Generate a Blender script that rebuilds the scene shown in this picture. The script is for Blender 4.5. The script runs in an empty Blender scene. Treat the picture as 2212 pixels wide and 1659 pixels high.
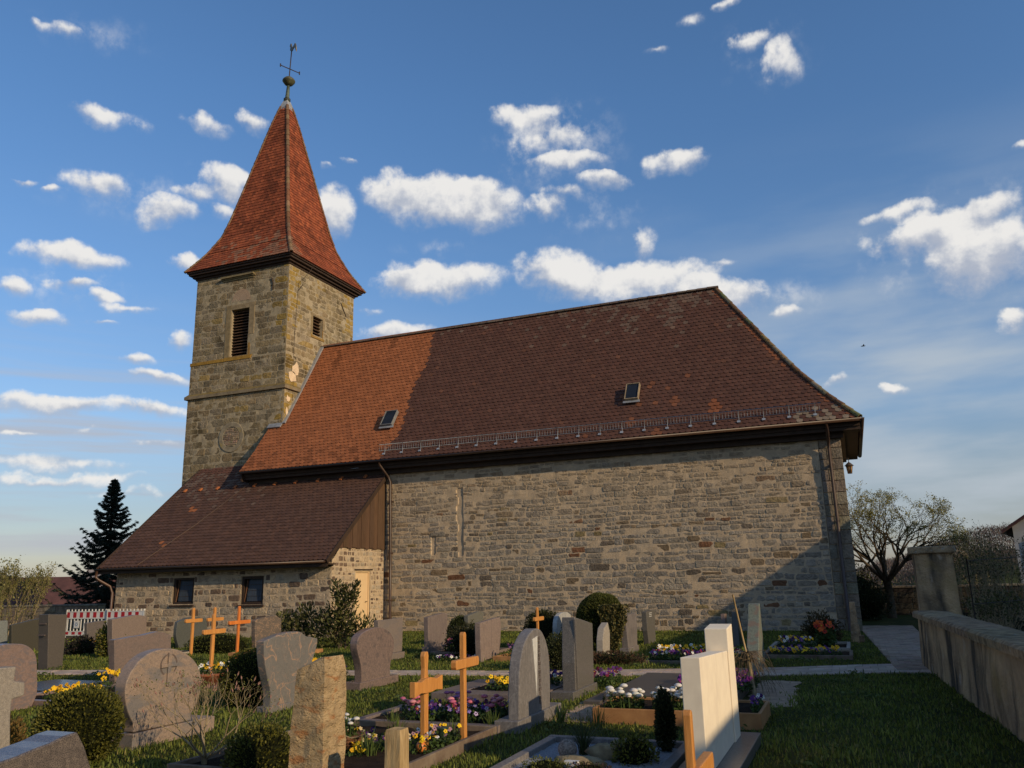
import bpy, math, random
import numpy as np
from math import sin, cos, pi, radians, hypot, atan2, sqrt
from mathutils import Vector, Matrix
random.seed(7); np.random.seed(7)
SC = bpy.context.scene; COL = SC.collection

# ------------------------------------------------------------------ camera
yaw, pitch, roll, FL = radians(21.875), radians(13.486), radians(-1.418), 1765.971/2212*36
_f = Vector((-sin(yaw)*cos(pitch), cos(yaw)*cos(pitch), sin(pitch)))
_r = Vector((cos(yaw), sin(yaw), 0)); _u = _r.cross(_f)
_r2 = cos(roll)*_r+sin(roll)*_u; _u2 = -sin(roll)*_r+cos(roll)*_u
cd = bpy.data.cameras.new('camera'); cam = bpy.data.objects.new('camera', cd); COL.objects.link(cam)
cd.lens = FL; cd.sensor_width = 36; cd.sensor_fit = 'HORIZONTAL'; cd.clip_start = .1; cd.clip_end = 3000
cam.matrix_world = Matrix(((_r2.x,_u2.x,-_f.x,0),(_r2.y,_u2.y,-_f.y,0),(_r2.z,_u2.z,-_f.z,1.6),(0,0,0,1)))
SC.camera = cam
# ------------------------------------------------------------------ exposure, sun, sky
SC.view_settings.view_transform = 'Standard'; SC.view_settings.look = 'None'
SC.view_settings.exposure = EXPO = 0.0; SC.view_settings.gamma = 1
SC.render.engine = 'CYCLES'; SC.cycles.max_bounces = 6; SC.cycles.use_denoising = True
SUND = Vector((.883, -.321, .342)).normalized()        # towards the sun
sl = bpy.data.lights.new('sun', 'SUN'); sl.energy = 3.9; sl.angle = radians(.35); sl.color = (1, .77, .48)
so = bpy.data.objects.new('sun', sl); COL.objects.link(so)
so.rotation_euler = (-SUND).to_track_quat('-Z', 'Y').to_euler(); so.location = (20, -10, 30)
W = bpy.data.worlds.new('World'); SC.world = W; W.use_nodes = True
CLOUDS = [[-0.52,0.473,19.249,0.173,-1.1,45.126,1.0],[-0.423,0.448,17.15,-0.301,0.518,30.044,1.1],[-0.472,0.461,14.801,-0.064,-0.024,34.15,1.0],[-0.358,0.553,22.004,-0.836,2.521,61.445,0.8],[-0.302,0.5,19.058,-0.979,6.247,95.146,0.75],[-0.321,0.529,20.021,-0.953,3.514,60.549,0.42],[-0.152,0.49,25.652,-2.354,8.184,64.269,0.9],[-0.25,0.473,22.894,-1.473,8.841,104.651,0.75],[-0.472,0.36,11.932,-0.047,0.356,50.13,1.0],[-0.502,0.371,27.958,0.101,-0.658,56.708,0.9],[-0.313,0.368,16.765,-0.748,1.951,34.737,1.0],[-0.21,0.353,10.256,-0.716,3.776,39.451,1.05],[-0.12,0.325,17.249,-1.56,4.554,39.86,1.0],[-0.201,0.399,56.624,-4.181,4.691,51.167,0.6],[-0.051,0.598,40.688,-5.323,17.816,95.608,0.7],[-0.009,0.565,40.275,-5.607,8.542,41.769,0.7],[-0.336,0.445,38.896,-1.574,3.458,77.123,0.6],[-0.31,0.461,38.838,-1.848,6.447,116.529,0.5],[0.115,0.363,18.556,-2.719,10.754,49.816,1.0],[0.166,0.33,18.993,-2.956,6.305,28.246,1.1],[0.095,0.391,26.336,-3.783,30.467,141.799,0.6],[0.183,0.377,25.691,-4.166,17.289,68.71,0.85],[0.192,0.256,51.445,-7.967,14.947,78.837,0.8],[0.224,0.424,57.391,-10.073,51.572,177.264,0.5],[-0.894,0.508,21.927,2.456,-18.115,88.609,0.65],[-0.94,0.579,50.734,6.72,-32.21,125.216,0.5],[-0.968,0.579,80.591,11.294,-45.1,162.921,0.45],[-0.761,0.514,35.896,2.748,-12.027,84.655,0.6],[-0.715,0.527,48.405,3.114,-11.358,91.761,0.7],[-0.738,0.462,28.03,1.892,-6.839,57.915,0.95],[-0.75,0.428,36.607,2.511,-10.29,88.441,0.45],[-0.81,0.417,36.823,3.076,-8.091,58.25,0.75],[-0.887,0.435,30.658,3.191,-10.84,60.477,0.65],[-0.608,0.439,32.65,1.055,-1.838,30.572,1.05],[-0.78,0.444,46.567,3.6,-13.363,98.845,0.5],[-0.904,0.354,17.117,1.765,-10.883,72.418,0.95],[-0.781,0.365,38.12,2.813,-11.922,107.164,0.8],[-0.958,0.316,47.525,5.387,-15.067,94.146,0.8],[-0.899,0.325,39.503,3.957,-23.609,167.561,0.65],[-0.862,0.315,54.564,4.971,-17.458,141.014,0.8],[-0.931,0.287,27.057,2.87,-13.56,101.943,0.8],[-0.835,0.243,36.813,3.045,-11.656,138.972,0.8],[-0.807,0.227,21.831,1.659,-9.335,137.454,0.8],[-0.781,0.275,61.373,4.354,-6.52,79.357,0.75],[-0.893,0.189,13.09,1.241,-5.283,77.294,0.9],[-0.795,0.189,25.197,1.828,-5.407,106.71,0.8],[-0.533,0.297,19.081,0.216,-0.791,68.969,0.95],[-0.96,0.423,78.952,9.522,-45.415,211.429,0.55],[-0.93,0.42,107.396,12.142,-45.997,231.175,0.55],[-0.84,0.305,33.83,2.898,-21.656,195.392,0.5],[-0.875,0.288,52.884,4.917,-28.82,247.618,0.45],[-0.909,0.127,9.6,0.936,-4.897,128.392,0.42],[-0.899,0.113,10.004,0.953,-4.365,146.546,0.55],[-0.802,0.155,29.311,2.163,-7.528,193.736,0.4],[-0.812,0.097,17.364,1.318,-2.406,164.578,0.35],[-0.047,0.29,42.912,-4.522,16.419,132.632,0.6],[0.01,0.217,76.952,-8.878,19.644,171.845,0.6],[0.064,0.202,70.156,-8.883,18.241,148.743,0.75],[-0.009,0.211,65.95,-7.341,12.65,117.43,0.3],[-0.563,0.326,38.316,0.717,-5.02,180.796,0.4],[-0.617,0.496,105.244,3.761,-18.57,242.166,0.4],[-0.59,0.507,92.316,2.648,-18.355,277.012,0.45],[-0.119,0.632,40.832,-4.706,18.159,118.275,0.3],[-0.072,0.64,69.135,-9.015,31.729,180.053,0.4],[-0.931,0.158,38.834,3.984,-19.023,294.741,0.35],[-0.854,0.161,72.108,6.175,-14.851,282.946,0.3],[-0.11,0.371,44.469,-4.189,22.526,185.219,0.35],[-0.174,0.614,53.589,-5.155,31.994,259.546,0.25],[-0.835,0.501,68.218,6.519,-16.767,93.981,0.35],[-0.74,0.445,11.853,0.801,-3.443,32.723,0.16],[-0.315,0.509,9.541,-0.473,1.157,16.173,0.19],[-0.863,0.425,10.179,0.999,-5.145,33.944,0.15],[0.154,0.34,8.635,-1.346,3.385,14.522,0.26],[-0.03,0.581,13.619,-1.872,4.876,23.467,0.12],[-0.901,0.322,11.532,1.171,-3.777,28.865,0.14],[-0.905,0.58,11.903,1.475,-9.845,44.763,0.12],[-0.258,0.431,9.345,-0.57,2.381,26.529,0.1],[-0.04,0.305,15.967,-1.732,4.24,31.118,0.14],[-0.466,0.399,18.388,-0.104,0.134,60.812,0.12]]
SKYT = [(0,(.74,.68,.76)),(.12,(.78,.77,.86)),(.26,(.95,1.08,1.26)),(.50,(.92,1.20,1.47)),(.8,(.92,1.28,1.60))]
def build_world():
    nt = W.node_tree; nt.nodes.clear(); N = nt.nodes; Lk = nt.links.new
    def math_(op, a, b=None, c=None):
        n = N.new('ShaderNodeMath'); n.operation = op
        for i, v in enumerate((a, b, c)):
            if v is None: continue
            if isinstance(v, (int, float)): n.inputs[i].default_value = v
            else: Lk(v, n.inputs[i])
        return n.outputs[0]
    def vm(op, a, b=None, c=None, s=None):
        n = N.new('ShaderNodeVectorMath'); n.operation = op
        for i, v in enumerate((a, b, c)):
            if v is None: continue
            if isinstance(v, tuple): n.inputs[i].default_value = v
            else: Lk(v, n.inputs[i])
        if s is not None:
            if isinstance(s, (int, float)): n.inputs['Scale'].default_value = s
            else: Lk(s, n.inputs['Scale'])
        return n.outputs['Value'] if op == 'LENGTH' else n.outputs[0]
    def noise(vec, scale, det=5, rough=.55):
        n = N.new('ShaderNodeTexNoise'); Lk(vec, n.inputs['Vector']); n.inputs['Scale'].default_value = scale
        n.inputs['Detail'].default_value = det; n.inputs['Roughness'].default_value = rough; return n
    def mr(v, a, b, c=0, d=1, smooth=True):
        n = N.new('ShaderNodeMapRange'); n.interpolation_type = 'SMOOTHSTEP' if smooth else 'LINEAR'
        Lk(v, n.inputs[0]); 
        for i, x in enumerate((a, b, c, d)): n.inputs[i+1].default_value = x
        return n.outputs[0]
    def mix(f, a, b):
        n = N.new('ShaderNodeMix'); n.data_type = 'RGBA'
        if isinstance(f, float): n.inputs[0].default_value = f
        else: Lk(f, n.inputs[0])
        for i, v in ((6, a), (7, b)):
            if isinstance(v, tuple): n.inputs[i].default_value = (*v, 1)
            else: Lk(v, n.inputs[i])
        return n.outputs[2]
    sky = N.new('ShaderNodeTexSky'); sky.sky_type = 'NISHITA'; sky.sun_disc = False
    sky.sun_elevation = radians(20); sky.sun_rotation = atan2(SUND.x, SUND.y)
    sky.air_density = 1.0; sky.dust_density = .7; sky.ozone_density = 1.6; sky.altitude = 300
    tc = N.new('ShaderNodeTexCoord'); g = tc.outputs['Generated']
    sp = N.new('ShaderNodeSeparateXYZ'); Lk(g, sp.inputs[0])
    az = math_('ARCTAN2', sp.outputs[0], sp.outputs[1]); el = math_('ARCSINE', sp.outputs[2])
    cb = N.new('ShaderNodeCombineXYZ'); Lk(az, cb.inputs[0]); Lk(el, cb.inputs[1]); ae = cb.outputs[0]
    # ragged edges: shift the lookup by fractal noise at two scales
    n1 = noise(ae, 8, 2); n2 = noise(vm('ADD', ae, (3.3,1.7,.4)), 26, 4, .55)
    w1 = vm('SCALE', vm('SUBTRACT', n1.outputs['Color'], (.5,.5,.5)), s=.075)
    w2 = vm('SCALE', vm('SUBTRACT', n2.outputs['Color'], (.5,.5,.5)), s=.034)
    p = vm('ADD', ae, vm('MULTIPLY', vm('ADD', w1, w2), (1,.6,0))); p = vm('MULTIPLY', p, (1,1,0))
    dens = None; vs = None
    for a0, e0, i00, i01, i10, i11, amp in CLOUDS:
        i00 *= .83; i11 *= .80; q = vm('MULTIPLY_ADD', p, (i00, i11, 0), (-a0*i00, -e0*i11, 0))
        w = math_('MULTIPLY_ADD', vm('LENGTH', q), -amp*1.0, amp*1.0+.0)
        w = math_('MAXIMUM', w, 0)
        qs = vm('SCALE', q, s=w)
        dens = w if dens is None else math_('ADD', dens, w)
        vs = qs if vs is None else vm('ADD', vs, qs)
    fine = noise(ae, 55, 6, .62)
    # scattered clouds for the part of the sky the camera does not see
    st = vm('MULTIPLY', ae, (1, 1.9, 1)); far = noise(st, 6.5, 5, .55)
    inview = math_('MULTIPLY', mr(az, -1.12, -1.02), mr(az, .50, .36))
    elc = mr(el, .02, .12)
    out = math_('MULTIPLY', math_('MULTIPLY', mr(far.outputs[0], .57, .72), math_('SUBTRACT', 1, inview)), elc)
    dens = math_('ADD', dens, out)
    spv = N.new('ShaderNodeSeparateXYZ'); Lk(vs, spv.inputs[0])
    vy = math_('DIVIDE', spv.outputs[1], math_('MAXIMUM', dens, .12))
    n4 = noise(vm('ADD', ae, (7.1,2.9,.8)), 60, 5, .6)
    fr = math_('MULTIPLY_ADD', math_('SUBTRACT', n4.outputs[0], .5), .9, math_('MULTIPLY', math_('SUBTRACT', n2.outputs[0], .5), 1.1))
    d2 = math_('ADD', fr, math_('MULTIPLY', dens, mr(vy, -.6, .4, .78, 1.25)))
    has = mr(dens, 0, .20)
    # crisp sunlit tops, soft hazy undersides
    crisp = mr(d2, .0, .60); soft = mr(d2, -.08, .90)
    tp = mr(vy, -.35, .35)
    alpha = math_('MULTIPLY', math_('ADD', math_('MULTIPLY', crisp, tp), math_('MULTIPLY', soft, math_('SUBTRACT', 1, tp))), has)
    lit = mr(math_('MULTIPLY_ADD', math_('SUBTRACT', n2.outputs[0], .5), 2.4, math_('MULTIPLY_ADD', math_('SUBTRACT', n4.outputs[0], .5), .9, vy)), -.52, .40)
    ccol = mix(lit, (4.3, 4.7, 5.6), (8.6, 8.4, 8.1))
    # thin cirrus veil, stretched along the horizon
    cst = vm('MULTIPLY', ae, (1.0, 4.2, 1)); cir = noise(cst, 3.0, 5, .5)
    veil = math_('MULTIPLY', mr(cir.outputs[0], .36, .66, .10, 1), mr(el, .52, .14))
    veil = math_('MULTIPLY', veil, mr(az, -.40, .10, .14, .95))
    band = noise(vm('MULTIPLY', ae, (1.2, 16, 1)), 2.4, 4, .5)
    bd = math_('MULTIPLY', mr(band.outputs[0], .46, .66), math_('MULTIPLY', math_('MULTIPLY', mr(el, .30, .16), mr(el, .015, .06)), mr(az, -.3, -.7, 0, .85)))
    # the camera's rendering of this evening sky: deeper blue overhead, paler haze low down
    cr = N.new('ShaderNodeValToRGB'); Lk(mr(el, 0, .70, smooth=False), cr.inputs[0])
    for i, (p_, c_) in enumerate(SKYT):
        e = cr.color_ramp.elements[i] if i < 2 else cr.color_ramp.elements.new(p_)
        e.position = p_; e.color = (*[x/2 for x in c_], 1)
    tint = N.new('ShaderNodeMix'); tint.data_type = 'RGBA'; tint.blend_type = 'MULTIPLY'; tint.inputs[0].default_value = 1
    Lk(sky.outputs[0], tint.inputs[6]); Lk(vm('SCALE', cr.outputs[0], s=2.0), tint.inputs[7])
    c0 = mix(veil, tint.outputs[2], (4.7, 5.3, 5.9))
    c0 = mix(bd, c0, (4.6, 4.8, 5.4))
    c1 = mix(math_('MULTIPLY', alpha, .96), c0, ccol)
    bg = N.new('ShaderNodeBackground'); Lk(c1, bg.inputs[0]); bg.inputs[1].default_value = .10
    o = N.new('ShaderNodeOutputWorld'); Lk(bg.outputs[0], o.inputs[0])
build_world()

# ------------------------------------------------------------------ mesh helpers
def tag(o, label=None, cat=None, group=None, kind=None):
    for k, v in (('label', label), ('category', cat), ('group', group), ('kind', kind)):
        if v: o[k] = v
    return o
def thing(name, loc, label, cat, group=None):
    o = bpy.data.objects.new(name, None); o.empty_display_size = .2; o.location = loc; COL.objects.link(o)
    return tag(o, label, cat, group)
def under(o, parent):
    if parent is not None:
        o.parent = parent
        if parent.type == 'EMPTY': o.matrix_parent_inverse = Matrix.Translation(-Vector(parent.location))
    return o
class MB:
    """collects polygons in world coordinates with a colour per face"""
    def __init__(s): s.v = []; s.f = []; s.c = []; s.sm = []
    def add(s, vs, fs, col=(1,1,1), smooth=False):
        n = len(s.v); s.v.extend(vs); s.f.extend([tuple(i+n for i in f) for f in fs])
        s.c.extend([col]*len(fs)); s.sm.extend([smooth]*len(fs))
    def box(s, x0, x1, y0, y1, z0, z1, col=(1,1,1)):
        s.add([(x0,y0,z0),(x1,y0,z0),(x1,y1,z0),(x0,y1,z0),(x0,y0,z1),(x1,y0,z1),(x1,y1,z1),(x0,y1,z1)],
              [(0,3,2,1),(4,5,6,7),(0,1,5,4),(1,2,6,5),(2,3,7,6),(3,0,4,7)], col)
    def obox(s, c, ax, hx, ay, hy, az, hz, col=(1,1,1)):
        c = Vector(c); ax = Vector(ax).normalized()*hx; ay = Vector(ay).normalized()*hy; az = Vector(az).normalized()*hz
        p = [c+ax*a+ay*b+az*d for d in (-1,1) for a, b in ((-1,-1),(1,-1),(1,1),(-1,1))]
        s.add([tuple(q) for q in p], [(0,3,2,1),(4,5,6,7),(0,1,5,4),(1,2,6,5),(2,3,7,6),(3,0,4,7)], col)
    def bar(s, a, b, w, h=None, col=(1,1,1), up=(0,0,1)):
        a, b = Vector(a), Vector(b); d = b-a; L = d.length; d.normalize(); up = Vector(up)
        if abs(d.dot(up)) > .97: up = Vector((1,0,0))
        sx = d.cross(up).normalized(); uy = sx.cross(d)
        s.obox((a+b)/2, d, L/2, sx, w/2, uy, (h or w)/2, col)
    def tube(s, pts, rad, n=8, col=(1,1,1), cap=True):
        pts = [Vector(p) for p in pts]; rs = rad if isinstance(rad, (list, tuple)) else [rad]*len(pts)
        vs = []; fs = []; ref = Vector((0,0,1))
        for i, p in enumerate(pts):
            d = (pts[min(i+1, len(pts)-1)]-pts[max(i-1, 0)]).normalized()
            r_ = ref if abs(d.dot(ref)) < .9 else Vector((1,0,0))
            a = d.cross(r_).normalized(); b = d.cross(a)
            for k in range(n):
                t = 2*pi*k/n; vs.append(tuple(p+(a*cos(t)+b*sin(t))*rs[i]))
        for i in range(len(pts)-1):
            for k in range(n): fs.append((i*n+k, i*n+(k+1)%n, (i+1)*n+(k+1)%n, (i+1)*n+k))
        if cap: fs.append(tuple(range(n))); fs.append(tuple((len(pts)-1)*n+k for k in reversed(range(n))))
        s.add(vs, fs, col, True)
    def lathe(s, c, prof, n=16, col=(1,1,1)):
        vs = []; fs = []
        for r, z in prof:
            for k in range(n): vs.append((c[0]+r*cos(2*pi*k/n), c[1]+r*sin(2*pi*k/n), c[2]+z))
        for i in range(len(prof)-1):
            for k in range(n): fs.append((i*n+k, i*n+(k+1)%n, (i+1)*n+(k+1)%n, (i+1)*n+k))
        fs.append(tuple(reversed(range(n)))); fs.append(tuple((len(prof)-1)*n+k for k in range(n)))
        s.add(vs, fs, col, True)
    def build(s, name, mat, parent=None, kind=None, bevel=0, label=None):
        me = bpy.data.meshes.new(name); me.from_pydata([tuple(v) for v in s.v], [], s.f); 
        at = me.attributes.new('tone', 'FLOAT_COLOR', 'FACE')
        at.data.foreach_set('color', np.array([(*c, 1) for c in s.c], dtype=np.float32).ravel())
        me.polygons.foreach_set('use_smooth', s.sm); me.materials.append(mat); me.update()
        o = bpy.data.objects.new(name, me); COL.objects.link(o); under(o, parent)
        if bevel:
            m = o.modifiers.new('bevel', 'BEVEL'); m.width = bevel; m.segments = 2; m.limit_method = 'ANGLE'; m.angle_limit = radians(35)
        if kind: o['kind'] = kind
        if label: o['label'] = label
        return o
def np_mesh(name, V, F, mat, parent=None, kind=None, tone=None, smooth=False):
    """V (n,3) array, F (m,k) array of equal sided polygons"""
    me = bpy.data.meshes.new(name); V = np.asarray(V, np.float32); F = np.asarray(F, np.int32); k = F.shape[1]
    me.vertices.add(len(V)); me.vertices.foreach_set('co', V.ravel())
    me.loops.add(F.size); me.loops.foreach_set('vertex_index', F.ravel())
    me.polygons.add(len(F)); me.polygons.foreach_set('loop_start', np.arange(0, F.size, k, dtype=np.int32))
    me.polygons.foreach_set('loop_total', np.full(len(F), k, np.int32))
    if smooth: me.polygons.foreach_set('use_smooth', np.ones(len(F), bool))
    if tone is not None:
        at = me.attributes.new('tone', 'FLOAT_COLOR', 'FACE'); t = np.ones((len(F), 4), np.float32); t[:, :3] = tone
        at.data.foreach_set('color', t.ravel())
    me.update(calc_edges=True); me.validate(); me.materials.append(mat)
    o = bpy.data.objects.new(name, me); COL.objects.link(o); under(o, parent)
    if kind: o['kind'] = kind
    return o
def jit(c, a=.15):
    k = 1+random.uniform(-a, a); return tuple(max(0, x*k*(1+random.uniform(-a, a)*.3)) for x in c)

# ------------------------------------------------------------------ materials
def new_mat(name, rough=.8, spec=.3):
    m = bpy.data.materials.new(name); m.use_nodes = True; nt = m.node_tree; b = nt.nodes['Principled BSDF']
    b.inputs['Roughness'].default_value = rough
    b.inputs['Specular IOR Level'].default_value = spec
    return m, nt, b
def _n(nt, t, **k):
    n = nt.nodes.new(t)
    for a, v in k.items(): setattr(n, a, v)
    return n
def surf(name, colA=(1,1,1), colB=None, scale=6, rough=.85, spec=.25, tone=True, bump=.3, bscale=40, bdist=.01, detail=6,
         speck=None, stretch=(1,1,1), lo=.35, hi=.65, blotch=None, extra_bump=None, metal=0, veins=None):
    """colour mix by fractal noise in world space, times the face tone; bump from finer noise"""
    K = .80; colB = colB or tuple(c*.72 for c in colA); colA = tuple(c*K for c in colA); colB = tuple(c*K for c in colB)
    m, nt, b = new_mat(name, rough, spec); L = nt.links.new
    b.inputs['Metallic'].default_value = metal
    geo = _n(nt, 'ShaderNodeNewGeometry'); mp = _n(nt, 'ShaderNodeMapping'); L(geo.outputs['Position'], mp.inputs[0])
    mp.inputs['Scale'].default_value = stretch
    n1 = _n(nt, 'ShaderNodeTexNoise'); L(mp.outputs[0], n1.inputs['Vector']); n1.inputs['Scale'].default_value = scale; n1.inputs['Detail'].default_value = detail
    n1.inputs['Roughness'].default_value = .6
    r = _n(nt, 'ShaderNodeValToRGB'); L(n1.outputs[0], r.inputs[0])
    r.color_ramp.elements[0].position = lo; r.color_ramp.elements[1].position = hi
    r.color_ramp.elements[0].color = (*colB, 1); r.color_ramp.elements[1].color = (*colA, 1)
    c = r.outputs[0]
    def mixc(f, a, bb, mode='MIX'):
        x = _n(nt, 'ShaderNodeMix', data_type='RGBA', blend_type=mode)
        if isinstance(f, (int, float)): x.inputs[0].default_value = f
        else: L(f, x.inputs[0])
        for i, v in ((6, a), (7, bb)):
            if isinstance(v, tuple): x.inputs[i].default_value = (*v, 1)
            else: L(v, x.inputs[i])
        return x.outputs[2]
    for bl in (blotch or []):      # (colour, scale, lo, hi, stretch)
        mb_ = _n(nt, 'ShaderNodeMapping'); L(geo.outputs['Position'], mb_.inputs[0]); mb_.inputs['Scale'].default_value = bl[4] if len(bl) > 4 else (1,1,1)
        nb = _n(nt, 'ShaderNodeTexNoise'); L(mb_.outputs[0], nb.inputs['Vector']); nb.inputs['Scale'].default_value = bl[1]; nb.inputs['Detail'].default_value = 5
        mr_ = _n(nt, 'ShaderNodeMapRange'); L(nb.outputs[0], mr_.inputs[0]); mr_.inputs[1].default_value = bl[2]; mr_.inputs[2].default_value = bl[3]
        mr_.inputs[4].default_value = bl[5] if len(bl) > 5 else 1.0
        c = mixc(mr_.outputs[0], c, tuple(q*K for q in bl[0]))
    for vn in (veins or []):       # thin veins: (colour, scale, width, stretch, strength)
        mb_ = _n(nt, 'ShaderNodeMapping'); L(geo.outputs['Position'], mb_.inputs[0]); mb_.inputs['Scale'].default_value = vn[3]; mb_.inputs['Rotation'].default_value = (.6,.2,0)
        nb = _n(nt, 'ShaderNodeTexNoise'); L(mb_.outputs[0], nb.inputs['Vector']); nb.inputs['Scale'].default_value = vn[1]; nb.inputs['Detail'].default_value = 3; nb.inputs['Distortion'].default_value = .6
        m1 = _n(nt, 'ShaderNodeMath', operation='SUBTRACT'); L(nb.outputs[0], m1.inputs[0]); m1.inputs[1].default_value = .5
        m2 = _n(nt, 'ShaderNodeMath', operation='ABSOLUTE'); L(m1.outputs[0], m2.inputs[0])
        mr_ = _n(nt, 'ShaderNodeMapRange'); L(m2.outputs[0], mr_.inputs[0]); mr_.inputs[1].default_value = 0; mr_.inputs[2].default_value = vn[2]; mr_.inputs[3].default_value = vn[4]; mr_.inputs[4].default_value = 0
        c = mixc(mr_.outputs[0], c, tuple(q*K for q in vn[0]))
    if speck:                      # (colour, scale, threshold)
        vz = _n(nt, 'ShaderNodeTexNoise'); L(geo.outputs['Position'], vz.inputs['Vector']); vz.inputs['Scale'].default_value = speck[1]; vz.inputs['Detail'].default_value = 2
        ms = _n(nt, 'ShaderNodeMapRange'); L(vz.outputs[0], ms.inputs[0]); ms.inputs[1].default_value = speck[2]; ms.inputs[2].default_value = speck[2]+.08
        c = mixc(ms.outputs[0], c, speck[0])
    if tone:
        at = _n(nt, 'ShaderNodeAttribute', attribute_name='tone'); c = mixc(1.0, c, at.outputs['Color'], 'MULTIPLY')
    L(c, b.inputs['Base Color'])
    if bump:
        n2 = _n(nt, 'ShaderNodeTexNoise'); L(mp.outputs[0], n2.inputs['Vector']); n2.inputs['Scale'].default_value = bscale; n2.inputs['Detail'].default_value = 6
        n2.inputs['Roughness'].default_value = .65
        bp = _n(nt, 'ShaderNodeBump'); L(n2.outputs[0], bp.inputs['Height']); bp.inputs['Strength'].default_value = bump; bp.inputs['Distance'].default_value = bdist
        if extra_bump:
            n3 = _n(nt, 'ShaderNodeTexNoise'); L(mp.outputs[0], n3.inputs['Vector']); n3.inputs['Scale'].default_value = extra_bump[0]; n3.inputs['Detail'].default_value = 3
            b2 = _n(nt, 'ShaderNodeBump'); L(n3.outputs[0], b2.inputs['Height']); b2.inputs['Strength'].default_value = 1; b2.inputs['Distance'].default_value = extra_bump[1]
            L(b2.outputs[0], bp.inputs['Normal'])
        L(bp.outputs[0], b.inputs['Normal'])
    return m
M = {}
M['stone'] = surf('wall_stone', (1.20,1.14,1.05), (.76,.72,.66), 7, .94, .15, bump=1, bscale=42, bdist=.022, extra_bump=(14,.04), blotch=[((.62,.52,.36),2.2,.60,.74,(1,1,1),.35)])
M['mortar'] = surf('mortar', (.60,.46,.305), (.46,.355,.24), 5, .95, .15, bump=1, bscale=45, bdist=.02, blotch=[((.50,.40,.28),1.6,.5,.68,(1,1,1),.8)])
M['tmortar'] = surf('tower_mortar', (.44,.36,.235), (.30,.245,.16), 5, .95, .15, bump=1, bscale=45, bdist=.012)
M['tstone'] = surf('tower_stone', (1.32,1.26,1.15), (.82,.78,.66), 4, .94, .15, bump=1, bscale=38, bdist=.02, extra_bump=(12,.035), blotch=[((.15,.13,.085),1.1,.56,.7,(1,1,1),.7)])
M['cut'] = surf('cut_stone', (.30,.25,.17), (.20,.165,.11), 5, .9, .2, bump=.8, bscale=50, bdist=.008, blotch=[((.34,.235,.04),1.7,.60,.72)])
M['tile'] = surf('roof_tile', (1.12,1.08,1.05), (.80,.78,.77), 5, .88, .18, bump=.6, bscale=60, bdist=.006, blotch=[((.62,.58,.54),28,.60,.78,(1,1,1),.35)])
M['wood_dark'] = surf('dark_brown_timber', (.055,.032,.02), (.035,.02,.012), 5, .7, .3, bump=.4, bscale=30, stretch=(1,1,.15))
M['boards'] = surf('brown_boards', (.130,.073,.042), (.082,.046,.027), 6, .75, .25, bump=.5, bscale=24, stretch=(6,6,.4))
M['gutter'] = surf('brown_metal', (.075,.042,.028), (.05,.028,.02), 3, .45, .5, bump=.1)
M['zinc'] = surf('zinc_sheet', (.42,.43,.44), (.28,.29,.30), 4, .5, .5, bump=.15, metal=.3)
M['galv'] = surf('galvanised_steel', (.34,.36,.38), (.22,.24,.26), 8, .5, .5, bump=.1, metal=.3)
M['copper'] = surf('verdigris', (.12,.17,.14), (.05,.06,.045), 3, .6, .4, bump=.2)
M['iron'] = surf('old_iron', (.035,.028,.022), (.06,.035,.02), 6, .7, .4, bump=.2)
M['gold'] = surf('dull_gilding', (.35,.27,.12), (.15,.12,.07), 5, .4, .5, metal=.5)
M['cream'] = surf('cream_paint', (.78,.56,.31), (.74,.52,.29), 3, .55, .3, bump=.05)
M['zinc_dark'] = surf('weathered_zinc_frame', (.24,.24,.23), (.15,.15,.145), 6, .6, .4, bump=.1)
M['white'] = surf('white_plastic', (.80,.78,.74), (.72,.70,.66), 3, .5, .3, bump=.05)
M['red'] = surf('red_film', (.50,.02,.03), (.42,.018,.025), 3, .45, .4, bump=0)
M['blue'] = surf('blue_print', (.10,.22,.42), (.5,.55,.6), 60, .5, .3, bump=0)
M['orange_wood'] = surf('varnished_pine', (.80,.37,.095), (.46,.18,.042), 7, .45, .4, bump=.3, stretch=(9,9,.7), bscale=30, lo=.25, hi=.75, blotch=[((.40,.16,.04),2.5,.58,.75,(1,1,1),.45)])
M['red_wood'] = surf('orange_stained_wood', (.80,.25,.05), (.60,.165,.03), 5, .38, .45, bump=.15, stretch=(8,8,.8), bscale=30)
M['kerb_wood'] = surf('weathered_kerb_timber', (.26,.20,.14), (.13,.085,.06), 4, .8, .2, bump=.4, bscale=30)
M['planter'] = surf('tan_planter_board', (.50,.26,.10), (.34,.16,.06), 4, .6, .3, bump=.25)
M['soil'] = surf('soil', (.055,.036,.022), (.028,.018,.012), 12, .98, .1, tone=False, bump=1, bscale=60, bdist=.03)
M['gravel'] = surf('white_gravel', (.52,.53,.55), (.24,.24,.27), 70, .9, .2, tone=False, bump=1, bscale=90, bdist=.02)
M['sand'] = surf('bare_sandy_ground', (.56,.40,.27), (.34,.24,.165), 6, .95, .1, tone=False, bump=1, bscale=50, bdist=.02)
M['paver'] = surf('concrete_paver', (.60,.47,.36), (.42,.33,.26), 4, .9, .2, bump=.6, bscale=60)
M['joint'] = surf('paver_joint', (.12,.11,.075), (.055,.07,.03), 8, .95, .1, tone=False, bump=.6)
M['plaster'] = surf('stained_wall_render', (.66,.45,.24), (.38,.26,.15), 2.2, .95, .15, tone=False, bump=1, bscale=26, bdist=.03,
    blotch=[((.055,.05,.042),2.4,.48,.62,(1,1,.22),.9),((.60,.52,.42),4.5,.62,.72,(1,1,.5),.5),((.42,.28,.11),1.4,.54,.68,(1,1,1),.7)], extra_bump=(5,.06))
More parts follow.
